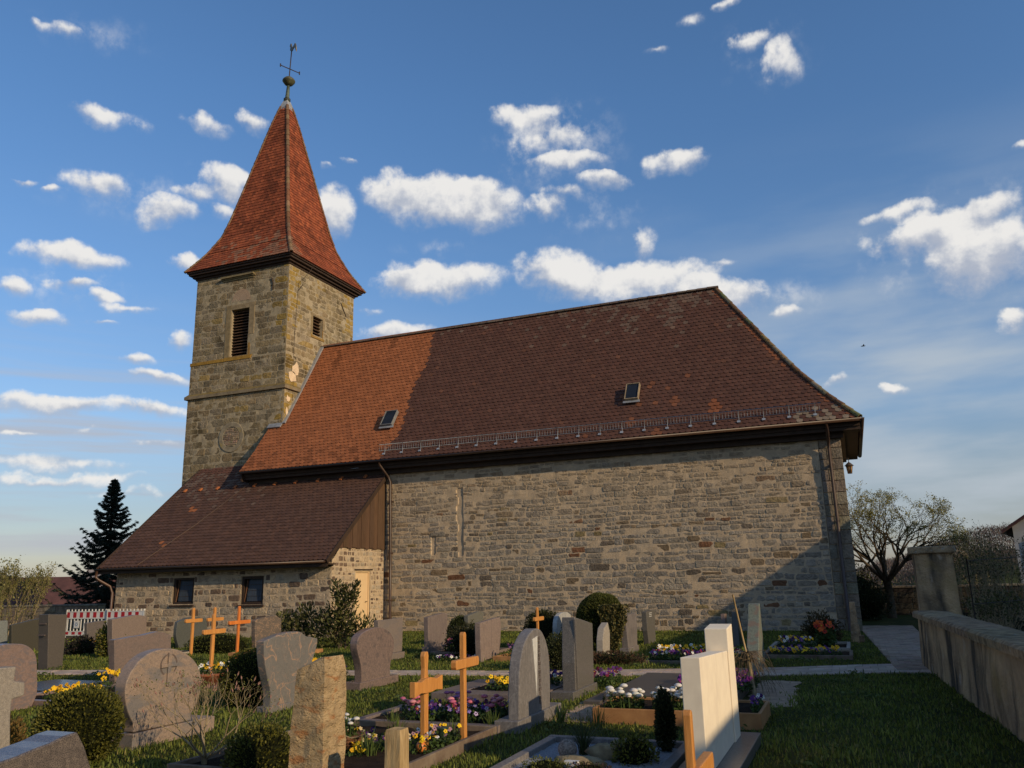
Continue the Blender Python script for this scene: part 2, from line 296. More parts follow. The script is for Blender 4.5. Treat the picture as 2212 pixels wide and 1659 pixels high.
M['capstone'] = surf('lichened_capstone', (.50,.35,.20), (.21,.15,.09), 7, .95, .15, bump=1, bscale=50, bdist=.02, blotch=[((.42,.40,.35),18,.60,.70,(1,1,1),.6)], extra_bump=(7,.03))
M['glass'] = surf('leaded_glass', (.05,.065,.09), (.03,.04,.055), 2, .35, .25, tone=False, bump=.1, bscale=8)
M['glass_dark'] = surf('dark_skylight_glass', (.022,.03,.045), (.015,.02,.03), 2, .5, .08, tone=False, bump=0)
M['wall_white'] = surf('white_render', (.62,.62,.60), (.5,.5,.49), 2, .9, .2, tone=False, bump=.1)
M['render_far'] = surf('grey_render', (.30,.29,.33), (.24,.23,.27), 2, .9, .2, tone=False, bump=.1)
M['roof_far'] = surf('far_roof_tiles', (.125,.06,.055), (.08,.04,.038), 2, .9, .2, bump=.3)
M['sandstone'] = surf('boundary_wall_stone', (1.1,1.1,1.05), (.6,.58,.54), 5, .92, .2, bump=1, bscale=30, bdist=.02)
def granite(name, a, b, vein=None, veins=None, speck=(.05,.05,.05), vs=3.0, rough=.35, stretch=(1,1,1), th=.60, rot=0, vlo=.52, vhi=.62, bump=.05):
    bl = [(vein, vs, vlo, vhi, stretch, .85)] if vein else None
    a = tuple(c*.80 for c in a); b = tuple(c*.80 for c in b)
    return surf(name, a, b, 30, rough, .4, tone=False, bump=bump, bscale=80, blotch=bl, speck=(speck, 160, th), lo=.3, hi=.7, veins=veins)
G_ = {
 'a1': granite('light_grey_granite', (.30,.32,.30), (.17,.19,.18), rough=.6),
 'a2': granite('dark_olive_granite', (.105,.095,.068), (.065,.06,.045), rough=.4),
 'a3': granite('brown_grey_granite', (.155,.13,.105), (.105,.09,.075), rough=.45),
 'a4': granite('pink_grey_granite', (.38,.26,.215), (.24,.175,.15), veins=[((.15,.14,.15),3.5,.05,(1,1.2,3),.75)]),
 'a5': granite('pale_rough_granite', (.50,.44,.36), (.30,.265,.22), rough=.85, speck=(.10,.09,.085), th=.56, bump=.6),
 'a6': granite('coarse_dark_granite', (.30,.245,.205), (.13,.11,.10), speck=(.04,.035,.035), th=.50, rough=.25),
 'a7': granite('rose_granite', (.47,.345,.255), (.33,.245,.185), (.19,.175,.165), stretch=(1,1,2.6), vs=2.4, rough=.5, veins=[((.17,.16,.16),3.2,.03,(1,1.2,3),.6)]),
 'a8': granite('mauve_granite', (.33,.24,.20), (.22,.165,.14), veins=[((.15,.13,.12),4,.04,(1,1,2.5),.6)]),
 'a9': granite('beige_rose_granite', (.34,.255,.205), (.24,.18,.145), rough=.5),
 'a10': granite('grey_brown_granite', (.21,.175,.15), (.13,.11,.10), rough=.5),
 'a11': granite('green_grey_granite', (.15,.155,.135), (.10,.105,.095), rough=.4),
 'b1': granite('veined_brown_granite', (.25,.20,.16), (.16,.13,.11), veins=[((.45,.29,.19),4,.03,(1,1,2),.8)]),
 'b3': granite('grey_granite_with_rust_veins', (.27,.25,.225), (.20,.19,.175), veins=[((.46,.29,.19),2.3,.018,(1,1.1,1.5),.9),((.42,.27,.19),4.5,.014,(1,2,1),.5)]),
 'b6': granite('spotted_rose_granite', (.33,.235,.20), (.20,.15,.13), (.12,.10,.095), vs=9, vlo=.58, vhi=.68, rough=.22),
 'b7': granite('warm_grey_granite', (.33,.265,.225), (.24,.195,.165), (.20,.17,.155), vs=3, stretch=(1,1,3)),
 'b8': granite('striped_rose_granite', (.33,.255,.225), (.22,.18,.16), (.18,.14,.13), vs=5, stretch=(1,3,.8)),
 'c1': granite('plain_sage_stone', (.22,.21,.17), (.16,.155,.13), rough=.6),
 'c2': granite('pale_pink_granite', (.46,.345,.285), (.27,.21,.18), (.23,.17,.15), vs=5, stretch=(1,3,1)),
 'c4': granite('white_marble', (.66,.64,.58), (.42,.42,.40), (.28,.29,.29), vs=5, stretch=(1,3,.6), speck=(.4,.4,.4), rough=.5),
 'c5': granite('pale_limestone', (.55,.48,.38), (.38,.33,.27), rough=.8),
 'c6': granite('dark_grey_granite', (.20,.18,.155), (.12,.11,.10), rough=.32, speck=(.30,.28,.26), th=.60),
 'c7': granite('blue_grey_granite', (.31,.28,.255), (.19,.175,.165), rough=.42, stretch=(1,3,.6), veins=[((.42,.39,.36),6,.03,(1,3,.5),.35)]),
 'c8': granite('striped_grey_granite', (.36,.31,.28), (.22,.19,.175), (.13,.11,.105), vs=5, stretch=(1,3,.7)),
 'c9': granite('olive_grey_granite', (.20,.18,.15), (.13,.12,.10), rough=.45),
 'd1': granite('rosy_brown_stone', (.30,.21,.175), (.22,.155,.13), rough=.5),
 'd2': granite('black_grey_granite', (.07,.075,.08), (.045,.05,.052), rough=.25),
 'd3': granite('pale_green_stone', (.26,.29,.22), (.15,.17,.13), (.20,.14,.10), vs=7, rough=.55),
}
G_['b2'] = G_['a2']
M['creamstone'] = surf('cream_limestone', (.98,.86,.66), (.90,.78,.60), 7, .75, .3, tone=False, bump=.12, bscale=120, bdist=.004, blotch=[((.6,.5,.39),3,.6,.75,(1,1,.4),.5)])
M['ballstone'] = surf('speckled_stone', (.42,.34,.28), (.14,.11,.09), 60, .9, .2, tone=False, bump=.6, bscale=70)
M['stele'] = surf('rough_tan_quartzite', (.70,.50,.27), (.46,.32,.17), 9, .9, .2, tone=False, bump=1, bscale=45, bdist=.03, stretch=(1,1,1.6),
    blotch=[((.48,.19,.06),7,.56,.66,(1,1,2.2),.75),((.36,.30,.17),3,.55,.7,(1,1,1),.6),((.10,.07,.04),16,.66,.74,(1,1,2.5),.8)], extra_bump=(10,.05))
M['post'] = surf('weathered_pale_wood', (.62,.44,.22), (.36,.24,.11), 8, .8, .2, tone=False, bump=.6, stretch=(4,4,.5))
M['bark'] = surf('bark', (.13,.10,.065), (.06,.045,.03), 12, .95, .1, tone=False, bump=1, bscale=30, bdist=.02)
M['bark_pale'] = surf('pale_bark', (.42,.33,.19), (.26,.20,.12), 12, .9, .1, tone=False, bump=.6)
M['wicker'] = surf('wicker', (.22,.10,.05), (.10,.045,.025), 20, .8, .2, tone=False, bump=1, bscale=40, stretch=(1,1,4))
M['terracotta'] = surf('terracotta', (.30,.10,.045), (.20,.065,.03), 6, .75, .2, tone=False, bump=.1)
M['cupgreen'] = surf('dark_green_plastic', (.03,.055,.03), None, 4, .4, .4, tone=False, bump=0)
M['twig'] = surf('dry_twigs', (.22,.165,.10), (.12,.09,.055), 12, .9, .1, tone=False, bump=.4)
def leaf_mat(name, transl=.25, rough=.6, k=.9):
    m, nt, b = new_mat(name, rough, .25); L = nt.links.new
    at0 = _n(nt, 'ShaderNodeAttribute', attribute_name='tone'); at = _n(nt, 'ShaderNodeVectorMath', operation='SCALE'); L(at0.outputs['Color'], at.inputs[0]); at.inputs['Scale'].default_value = k
    L(at.outputs[0], b.inputs['Base Color'])
    if transl:
        tr = _n(nt, 'ShaderNodeBsdfTranslucent'); mx = _n(nt, 'ShaderNodeMixShader'); mx.inputs[0].default_value = transl
        L(at.outputs[0], tr.inputs[0]); L(b.outputs[0], mx.inputs[1]); L(tr.outputs[0], mx.inputs[2])
        L(mx.outputs[0], nt.nodes['Material Output'].inputs[0])
    return m
M['leaf'] = leaf_mat('leaves'); M['petal'] = leaf_mat('petals', .2, .7); M['needle'] = leaf_mat('needles', .05, .7); M['blade'] = leaf_mat('grass_blades', .35, .7, 1.08)
def ground_mat():
    m = surf('ground_turf', (.075,.085,.022), (.038,.048,.013), 2.2, .98, .1, tone=False, bump=1, bscale=60, bdist=.03,
             blotch=[((.13,.11,.04),1.1,.55,.72,(1,1,1),.6)])
    return m
M['turf'] = ground_mat()
from mathutils import noise as mn
def V3(*a): return Vector(a)
STONE_CNT = {}
def masonry(parent, O, U, N, w, h, mat, mmat, colfn, course=(.13,.27), width=(.2,.7), gap=.028, excl=(), indiv=0, name='stone', proud=.011,
            miss=None, grid=.07, amp=.008, dent=None, u_clip=None, wave=.05, top=None, seed=1, rough=1.0, cuts=()):
    """a face of coursed stones bedded in a rough skin of mortar. excl: rectangles (u0,u1,v0,v1) without stones and without mortar skin"""
    rnd = random.Random(seed); O = V3(*O); U = V3(*U); N = V3(*N); Z = V3(0,0,1)
    P = lambda u, v, n=0: tuple(O+U*u+Z*v+N*n)
    top = top or (lambda u: h)
    # mortar skin
    nu, nv = max(2, int(w/grid)), max(2, int(h/grid)); vs = []; fs = []
    inx = lambda u, v, e=0: any(a-e < u < b+e and c-e < v < d+e for a, b, c, d in excl)
    for j in range(nv+1):
        for i in range(nu+1):
            u, v = w*i/nu, h*j/nv; v = min(v, top(u))
            q = O+U*u+Z*v
            d = amp*1.7*mn.fractal(q*3.1, 1.0, 2.0, 3)+rnd.uniform(-.3, .3)*amp
            if dent: d += dent(u, v)
            if 0 < i < nu and j < nv: pass
            else: d = min(d, 0)*.5
            vs.append(P(u, v, d))
    for j in range(nv):
        for i in range(nu):
            uc, vc = w*(i+.5)/nu, h*(j+.5)/nv
            if inx(uc, vc) or vc > top(uc)+grid*.5: continue
            a = j*(nu+1)+i; fs.append((a, a+1, a+nu+2, a+nu+1))
    skin = MB(); skin.add(vs, fs, (1,1,1), False)
    wallo = skin.build(name if False else 'mortar_face', mmat, parent)
    # stones
    allx = list(excl)+list(cuts); stones = []; v = .01
    while v < h-.06:
        ch = rnd.uniform(*course); 
        if v+ch > h: ch = h-v
        u = -rnd.uniform(0, width[0]); ph = rnd.uniform(0, 9)
        while u < w:
            sw = rnd.uniform(*width)*(.75+.5*(ch-course[0])/(course[1]-course[0]+1e-6))
            if ch > course[1]*.85 and rnd.random() < .08: # two thin stones on top of each other
                parts = [(v, ch*.5), (v+ch*.5, ch*.5)]
            else: parts = [(v, ch)]
            for (pv, pc) in parts:
                u0, u1 = max(u, 0.004)+gap/2, min(u+sw, w-.004)-gap/2
                wob = wave*sin(u*1.3+pv*2)*(.5+.5*sin(pv*1.7))+wave*.5*sin(u*3.1+ph*.2)
                v0, v1 = pv+gap/2+wob*.4, pv+pc-gap/2+wob*.4
                v0 = max(v0, .0); v1 = min(v1, h-.005)
                um, vmid = (u0+u1)/2, (v0+v1)/2
                if u1-u0 < .06 or v1-v0 < .035: continue
                if v1 > top(um) or v1 > min(top(u0), top(u1)): continue
                if any(not(u1 < a or u0 > b or v1 < c or v0 > d) for a, b, c, d in allx):
                    for a, b, c, d in allx:     # trim against openings
                        if not(u1 < a or u0 > b or v1 < c or v0 > d):
                            if u0 < a-.07: u1 = a-.012
                            elif u1 > b+.07: u0 = b+.012
                            else: u1 = u0
                    um = (u0+u1)/2
                    if u1-u0 < .06 or any(a < um < b and c < vmid < d for a, b, c, d in allx): continue
                if miss and rnd.random() < miss(um, vmid): continue
                stones.append((u0, u1, v0, v1, um, vmid))
            u += sw
        v += ch
    def one(mb, s):
        u0, u1, v0, v1, um, vm_ = s; hw, hh = (u1-u0)/2, (v1-v0)/2; r = min(hw, hh)*rnd.uniform(.2, .6)
        K = []
        for sx, sy in ((1,-1),(1,1),(-1,1),(-1,-1)):
            j = lambda: rnd.uniform(-1, 1)*min(hh, .09)*.22*rough
            cx, cy = um+sx*(hw-r), vm_+sy*(hh-r)
            a0 = {(1,-1):-pi/2,(1,1):0,(-1,1):pi/2,(-1,-1):pi}[(sx,sy)]
            for t in (.08, .92): K.append((cx+r*cos(a0+t*pi/2)+j()*.7, cy+r*sin(a0+t*pi/2)+j()*.6))
            if rnd.random() < .6: 
                ex, ey = {(1,-1):(um+hw, vm_),(1,1):(um, vm_+hh),(-1,1):(um-hw, vm_),(-1,-1):(um, vm_-hh)}[(sx,sy)]
                K.append((ex+j()*.6, ey+j()*.6))
        n = len(K); dp = proud*rnd.uniform(.2, 1.2); dd = dent(um, vm_) if dent else 0
        tlt, tl2 = rnd.uniform(-1, 1)*.006, rnd.uniform(-1, 1)*.006
        ins = min(.012, hh*.2); vs = []
        for x, y in K: vs.append(P(x, y, -.014+dd))
        for x, y in K:
            f = 1-ins/max(.03, hypot(x-um, y-vm_)); vs.append(P(um+(x-um)*f, vm_+(y-vm_)*(f*.94 if f < 1 else f), dp+dd+tlt*(x-um)/hw+tl2*(y-vm_)/hh+rnd.uniform(-.003,.003)))
        vs.append(P(um+rnd.uniform(-.2,.2)*hw, vm_+rnd.uniform(-.2,.2)*hh, dp+dd+rnd.uniform(.001,.009)))
        fs = []
        for k in range(n):
            k2 = (k+1) % n; fs.append((k, k2, n+k2, n+k)); fs.append((n+k, n+k2, 2*n))
        mb.add(vs, fs, colfn(um, vm_, rnd), False)
    vis = sorted(stones, key=lambda s: -(s[1]-s[0])*(s[3]-s[2]))
    for s in vis[:indiv]:
        mb = MB(); one(mb, s); mb.build(name, mat, parent)
    mb = MB()
    for s in vis[indiv:]: one(mb, s)
    if mb.v: mb.build('small_'+name+'s', mat, parent, kind='stuff')
    return len(stones)

def tiles(parent, rows, colfn, mat, tw=.18, expo=.17, indiv=0, name='roof_tile', thick=.018, arc=.05, pickfn=None):
    """rows: list of (lower point origin, eaves direction, up-slope unit vector, normal, umin, umax) for every course, from the eaves up"""
    rnd = random.Random(3); items = []
    for ri, (O, U, R, N, u0, u1) in enumerate(rows):
        off = (ri % 2)*tw/2; k0 = int(math.floor((u0-off)/tw)); k = k0
        while True:
            a = k*tw+off; b = a+tw-.004; k += 1
            if a >= u1-.03: break
            if b <= u0+.03: continue
            items.append((ri, max(a, u0), min(b, u1)))
    def one(mb, it):
        ri, a, b = it; O, U, R, N, u0, u1 = rows[ri]; O = Vector(O); U = Vector(U); R = Vector(R); N = Vector(N)
        m = (a+b)/2; hw = (b-a)/2; lift = thick+.006+rnd.uniform(0, .005); dr = rnd.uniform(-.006, .006); tw_ = rnd.uniform(-.004, .004)
        top = []; L = expo*1.25
        pts = [(a, L, .002), (b, L, .002)]
        for t in (1, .55, 0, -.55, -1): pts.append((m+hw*t, dr+arc*(t*t)**.9+tw_*t, lift*(1-(arc*abs(t)**1.8)/L)))
        n = len(pts)
        vs = [tuple(O+U*x+R*y+N*z) for x, y, z in pts]+[tuple(O+U*x+R*y+N*(z-thick)) for x, y, z in pts[2:]]
        fs = [tuple(reversed(range(n)))]
        for i in range(4): fs.append((2+i, 3+i, n+1+i, n+i))
        fs.append((1, 2, n)); fs.append((6, 0, n+4))
        w = O+U*m
        mb.add(vs, fs, colfn(w, ri, rnd), False)
    if indiv:
        pick = pickfn or (lambda it: (Vector(rows[it[0]][0])+Vector(rows[it[0]][1])*((it[1]+it[2])/2)-Vector((0,0,1.6))).length)
        order = sorted(items, key=pick); sel = order[:indiv]; rest = order[indiv:]
        for it in sel:
            mb = MB(); one(mb, it); mb.build(name, mat, parent)
    else: rest = items
    mb = MB()
    for it in rest: one(mb, it)
    mb.build('far_'+name+'s', mat, parent, kind='stuff')
    return len(items)
def capline(parent, pts, mat, r=.085, L=.36, col=(.14,.085,.06), name='ridge_tile', up=(0,0,1), colf=None):
    """half round ridge or hip tiles laid end to end along a polyline"""
    rnd = random.Random(5); pts = [Vector(p) for p in pts]; seg = [(pts[i+1]-pts[i]).length for i in range(len(pts)-1)]; T = sum(seg); n = max(1, int(T/L))
    def at(s):
        for i, d in enumerate(seg):
            if s <= d or i == len(seg)-1: return pts[i]+(pts[i+1]-pts[i])*(s/d)
            s -= d
    for k in range(n):
        a, b = at(T*k/n), at(T*(k+1)/n+.04); d = (b-a).normalized(); x = d.cross(Vector(up)).normalized(); y = x.cross(d)
        mb = MB(); vs = []; m = 7; ra, rb = r*1.12, r*.92
        a = a+y*rnd.uniform(-.006,.006)
        for (c, rr) in ((a, ra), (b, rb)):
            for q in (rr, rr-.02):
                for i in range(m):
                    t = pi*i/(m-1); vs.append(tuple(c+x*cos(t)*q+y*sin(t)*q-y*.03))
        fs = []
        for i in range(m-1):
            fs.append((i, i+1, 2*m+i+1, 2*m+i)); fs.append((m+i, 3*m+i, 3*m+i+1, m+i+1)); fs.append((i, m+i, m+i+1, i+1))
        fs.append((0, 2*m, 3*m, m)); fs.append((m-1, 2*m-1, 4*m-1, 3*m-1))
        mb.add(vs, fs, jit(colf(a, rnd) if colf else col, .2), False); mb.build(name, mat, parent)
# ================================================================== GROUND
turf_b = MB()
xs = [-500,-250,-120,-60,-40,-30,-22,-14,-6,0,2.2,4,8,14,25,60,120,260,500]; ys = [-60,-20,-5,2,8,14,20,26,29,32.5,36,44,60,90,140,240,420]
def gz(x, y):
    """the churchyard is flat, the land falls away behind its walls and rises to the wooded hill"""
    d = max(0, y-36, -x-40, (x-2.2)*.8 if y > 12 else x-24); z = -min(5.0, d*.16)
    if y > 30 or x > 10:
        az = math.degrees(atan2(x, y)); r = hypot(x, y)
        if az > -2: z += max(0, min(1, (r-150)/90))*13*min(1, (az+2)/10)
    return z
vs = [(x, y, gz(x, y)) for y in ys for x in xs]; nx = len(xs)
fs = [(j*nx+i, j*nx+i+1, (j+1)*nx+i+1, (j+1)*nx+i) for j in range(len(ys)-1) for i in range(nx-1)]
turf_b.add(vs, fs); tag(turf_b.build('ground', M['turf']), kind='structure')

# ================================================================== CHURCH
CH = thing('church', (-12, 28, 0), 'old stone village church with pointed red spire and long brown tiled roof', 'church')
A, B, C, D = -25.632, -20.713, 26.618, 31.537
GREYS = [(.315,.285,.245),(.335,.30,.25),(.29,.265,.235),(.35,.315,.26),(.27,.245,.215),(.32,.285,.235)]
def col_nave(u, v, r):
    x = r.random()
    if x < .022: c = (.19,.10,.06)
    elif x < .08: c = (.22,.17,.115)
    elif x < .095: c = (.27,.22,.12)
    elif x < .14: c = (.17,.145,.12)
    else: c = r.choice(GREYS)
    k = r.uniform(.88, 1.13)*(1+.16*mn.noise(Vector((u*.35,v*.5,6)))+.08*mn.noise(Vector((u*1.3,v*1.3,2)))); w = min(.8, max(0, (v-2.9)/2.4)*r.uniform(.4,1.25))
    return tuple(q*k*(1-w)+m_*w for q, m_ in zip(c, (.42,.335,.235)))
def col_tower(u, v, r, lich=None):
    c = r.choice([(.255,.205,.13),(.235,.195,.13),(.28,.23,.15),(.215,.185,.135),(.25,.195,.125),(.195,.16,.11),(.26,.22,.165)])
    k = r.uniform(.82, 1.15); c = tuple(q*k for q in c)
    return c
XE, YW = .033, 25.517; XW = -21.05
# --- nave walls
nave = MB()
nave.box(XW, XE-.02, YW+.035, 32.6, -.2, 5.72, (1,1,1))
NW = nave.build('nave_wall', M['mortar'], CH)
def nave_dent(u, v):
    x = XW+u; d = 0
    if abs(x+12.27) < .10+.02*sin(v*7) and 2.45 < v < 4.7: d -= .10
    if abs(x+13.32) < .055 and 2.5 < v < 3.12: d -= .08
    if x < -7 and 2.4 < v < 4.6 and x > -12.2: d -= .012*max(0, sin((x+12.2)*1.9))
    return d
EXC = [(-12.37-XW, -12.16-XW, 2.45, 4.7), (-13.38-XW, -13.27-XW, 2.5, 3.12)]
w_n = XE-XW
def miss_n(u, v): return .05+max(0, min(.30, (v-3.8)*.2))
masonry(NW, (XW, YW, 0), (1,0,0), (0,-1,0), w_n-.62, 5.6, M['stone'], M['mortar'], col_nave, (.095,.23), (.14,.58), .024, indiv=300, wave=.09, rough=1.6, dent=nave_dent, cuts=EXC, miss=miss_n, seed=11)
# cut quoins at the south east corner and along the east wall
q = MB(); z = 0; i = 0; rn = random.Random(4)
while z < 5.4:
    hh = rn.uniform(.30, .42); L = .60 if i % 2 else .40
    b = MB(); b.box(XE-L, XE+.012, YW-.012, YW+(.36 if i % 2 else .6), z+.006, min(5.42, z+hh-.012), jit((.27,.235,.185), .16)); b.build('quoin', M['stone'], NW, bevel=.012)
    if i % 2 == 0:
        b = MB(); b.box(XE-.61, XE-.415, YW-.01, YW+.1, z+.006, min(5.42, z+hh-.012), jit((.23,.21,.18), .16)); b.build('quoin', M['stone'], NW, bevel=.012)
    z += hh; i += 1
masonry(NW, (XE-.02, YW+.6, 0), (0,1,0), (1,0,0), 6.4, 5.6, M['stone'], M['mortar'], col_nave, (.16,.3), (.25,.7), seed=12, grid=.12)
lint = MB(); lint.box(-13.42, -12.86, YW-.02, YW+.05, 3.13, 3.26, (.25,.23,.2)); lint.build('lintel_stone', M['stone'], NW, bevel=.01)
# --- nave roof (bell-cast eaves, hipped east end)
PR = [(24.90,5.86),(25.68,6.72),(26.52,7.80),(27.5,9.30),(29.078,11.76)]
def prof(P_, expo):
    """walk up a profile in steps of expo; yields y, z, unit tangent"""
    out = []; carry = 0
    for (y0, z0), (y1, z1) in zip(P_, P_[1:]):
        L = hypot(y1-y0, z1-z0); t = carry
        while t < L: out.append((y0+(y1-y0)*t/L, z0+(z1-z0)*t/L, (y1-y0)/L, (z1-z0)/L)); t += expo
        carry = t-L
    return out
XR = .64
def col_roof(w, ri, r):
    x, y, z = w
    if x < -15.0+.10*sin(z*2):
        c = r.choice([(.355,.128,.052),(.34,.122,.05),(.37,.135,.056),(.325,.118,.05)])
        n = mn.noise(Vector((x*.8, z*.45, 3)))+.35*mn.noise(Vector((x*3, z*2, 1)))
        if n > .42: c = tuple(q*(.68) for q in c)
        if z < 6.5 and r.random() < .25: c = tuple(q*.7 for q in c)
    else:
        c = r.choice([(.112,.056,.041),(.106,.052,.039),(.118,.059,.043),(.100,.049,.037),(.114,.054,.039)])
        if r.random() < .015: c = (.15,.07,.045)
        # lichen fans under the ridge at the east end
        g = mn.noise(Vector((x*1.5, z*.25, 8)))+.5*mn.noise(Vector((x*4, z*.7, 2)))
        k = (max(0, min(1, (z-9.9+1.4*g)/2.2))*max(0, min(1, (x+11)/6)) + max(0, (z-11.3))*.8)*.8
        if r.random() < k*.9: c = tuple(q*(1-.34)+.34*l for q, l in zip(c, (.225,.195,.15)))
        if -7.6 < x < -4.2 and z < 8 and mn.noise(Vector((x*2.2, z*2.2, 5))) > .33: c = (.21,.085,.045)
        if abs(x+3.5) < .18 and 6.45 < z < 6.95 and r.random() < .7: c = (.26,.095,.045)
    if z < 6.25 and x > -1.2 and r.random() < .5: c = (.24,.19,.14)
    d = XR-(y-24.9)-x   # distance to the hip
    if d < .26: c = (.24,.092,.045) if r.random() < .75 else c
    k = r.uniform(.90, 1.10); return tuple(q*k for q in c)
NR = MB()
Pn = [(2*29.078-y, z) for y, z in reversed(PR)]
full = PR+Pn[1:]
for (y0, z0), (y1, z1) in zip(full, full[1:]):
    xe0 = XR-(min(y0, 2*29.078-y0)-24.9)-.02; xe1 = XR-(min(y1, 2*29.078-y1)-24.9)-.02
    xw = -21.27 if y0 < 26.6 else -20.75
    if y0 < 26.6 < y1: xw = -20.75
    NR.add([(xw,y0,z0-.02),(xe0,y0,z0-.02),(xe1,y1,z1-.02),(xw,y1,z1-.02)], [(0,1,2,3)], (.10,.055,.04))
NR.add([(-21.27,26.52,7.78),(-20.7,26.52,7.78),(-20.7,26.62,7.95),(-21.27,26.62,7.95)], [(0,1,2,3)], (.10,.055,.04))
for i in range(len(PR)-1):  # east hip face
    (ya, za), (yb, zb) = PR[i], PR[i+1]; xa, xb = XR-(ya-24.9)-.02, XR-(yb-24.9)-.02
    NR.add([(xa,ya,za-.02),(xa,2*29.078-ya,za-.02),(xb,2*29.078-yb,zb-.02),(xb,yb,zb-.02)], [(0,1,2,3)], (.10,.055,.04))
NRo = NR.build('nave_roof', M['tile'], CH)
rows = []
for y, z, ty, tz in prof(PR, .172):
    um = -21.3 if y < 26.5 else -20.69
    rows.append(((0,y,z), (1,0,0), (0,ty,tz), (0,-tz,ty), um, XR-(y-24.9)-.03))
tiles(NRo, rows, col_roof, M['tile'], indiv=300, pickfn=lambda it: (rows[it[0]][0][1]-24.9)*1.2-(it[1])*.9)
rows = []
for y, z, ty, tz in prof(PR, .172):
    x = XR-(y-24.9); hw = 29.078-y
    rows.append(((x,29.078,z), (0,1,0), (-ty,0,tz), (tz,0,ty), -hw, hw))
tiles(NRo, rows, col_roof, M['tile'], tw=.18, name='hip_tile')
capcol = lambda p, r: (.17,.13,.09) if r.random() < .5 else (.15,.09,.06)
capline(NRo, [(-20.7,29.078,11.80),(-12,29.078,11.79),(-3.5,29.078,11.84)], M['tile'], colf=lambda p, r: (.15,.115,.09))
hipc = [(XR-(y-24.9), y, z+.03) for y, z in PR]
capline(NRo, hipc, M['tile'], colf=lambda p, r: r.choice([(.24,.18,.09),(.19,.11,.06),(.15,.16,.075),(.22,.20,.13)]), name='hip_ridge_tile')
capline(NRo, [(x, 2*29.078-y, z) for x, y, z in hipc], M['tile'], name='hip_ridge_tile')
# eaves: box cornice, fascia, gutter
ev = MB(); dk = (1,1,1)
ev.box(-21.2, XR-.03, 25.10, YW+.06, 5.56, 5.66, dk); ev.box(-21.2, XR-.03, 25.05, 25.10, 5.661, 5.90, dk); ev.box(-21.2, XE+.10, 25.36, YW+.04, 5.40, 5.559, dk)
ev.box(XE-.05, XR-.06, 25.11, 33.2, 5.70, 5.78, dk); ev.box(XR-.10, XR-.05, 25.11, 33.2, 5.781, 5.90, dk); ev.box(XE-.03, XE+.15, YW-.05, 32.7, 5.56, 5.699, dk)
ev.box(-21.28, -21.22, 24.98, 26.6, 5.5, 5.8, dk)
ev.add([(-21.26,25.0,5.55),(-21.26,26.6,5.55),(-21.26,26.6,7.85),(-21.26,25.68,6.66),(-21.26,25.0,5.84)], [(0,1,2,3,4)], dk)
ev.build('eaves_cornice', M['wood_dark'], CH)
gt = MB()
def gutter(mb, a, b, r=.075):
    a, b = V3(*a), V3(*b); d = (b-a).normalized(); s = d.cross(V3(0,0,1)); m = 7; vs = []
    for c in (a, b):
        for q in (r, r-.008):
            for i in range(m): t = pi*i/(m-1); vs.append(tuple(c+s*cos(t)*q-V3(0,0,1)*sin(t)*q))
    fs = []
    for i in range(m-1): fs += [(i, 2*m+i, 2*m+i+1, i+1), (m+i, m+i+1, 3*m+i+1, 3*m+i), (i, i+1, m+i+1, m+i), (2*m+i, 3*m+i, 3*m+i+1, 2*m+i+1)]
    fs += [(0, m, 3*m, 2*m), (m-1, 3*m-1, 4*m-1, 2*m-1), tuple(range(m)), tuple(2*m+i for i in reversed(range(m)))]
    mb.add(vs, fs, (1,1,1), True)
gutter(gt, (-21.3,24.86,5.84), (XR+.02,24.86,5.84)); gt.build('gutter', M['gutter'], CH)
gt = MB(); gutter(gt, (XR+.03,24.80,5.84), (XR+.03,33.3,5.84)); gt.build('gutter', M['gutter'], CH)
gt = MB(); gt.tube([(-.28,24.88,5.78),(-.28,24.92,5.6),(-.285,25.30,5.32),(-.285,25.38,5.1),(-.285,25.40,3.0),(-.285,25.40,.0)], .05, 10)
for zz in (4.6, 3.0, 1.2): gt.box(-.345, -.225, 25.36, YW, zz, zz+.04)
gt.build('downpipe', M['gutter'], CH)
gt = MB(); gt.tube([(-15.12,24.88,5.76),(-15.12,24.9,5.66),(-15.0,25.26,5.30),(-14.95,25.38,5.1),(-14.94,25.41,2.5),(-14.93,25.41,0)], .05, 10)
for zz in (4.4, 2.6, 1.0): gt.box(-15.0, -14.88, 25.37, YW, zz, zz+.04)
gt.build('downpipe', M['gutter'], CH)
# --- skylights
def skylight(x0, x1, y0, z0, y1, z1, frame):
    d = V3(0, y1-y0, z1-z0); L = d.length; d.normalize(); n = V3(0, -d.z, d.y); c = V3((x0+x1)/2, (y0+y1)/2, (z0+z1)/2)+n*.07
    fr = MB(); w = (x1-x0)/2; t = .024
    for s in (-1, 1): fr.obox(c+V3(s*(w-t/2),0,0), (1,0,0), t/2, d, L/2, n, .07, (1,1,1)); fr.obox(c+d*s*(L/2-t/2), (1,0,0), w-t, d, t/2, n, .069, (1,1,1))
    f = fr.build('skylight', frame, NRo)
    p = MB(); p.obox(c+n*.03, (1,0,0), w-t, d, L/2-t, n, .008); p.build('pane', M['glass_dark'], f)
    ap = MB(); ap.obox(c-d*(L/2+.05)-n*.03, (1,0,0), w+.05, d, .05, n, .012); ap.build('apron', M['zinc'], f)
M['sky_frame'] = surf('weathered_skylight_frame', (.38,.30,.19), (.24,.18,.11), 6, .6, .3, bump=.2)
skylight(-15.74, -15.24, 26.0, 7.25, 26.44, 7.86, M['zinc_dark']); skylight(-6.42, -5.96, 26.0, 7.25, 26.44, 7.86, M['sky_frame'])
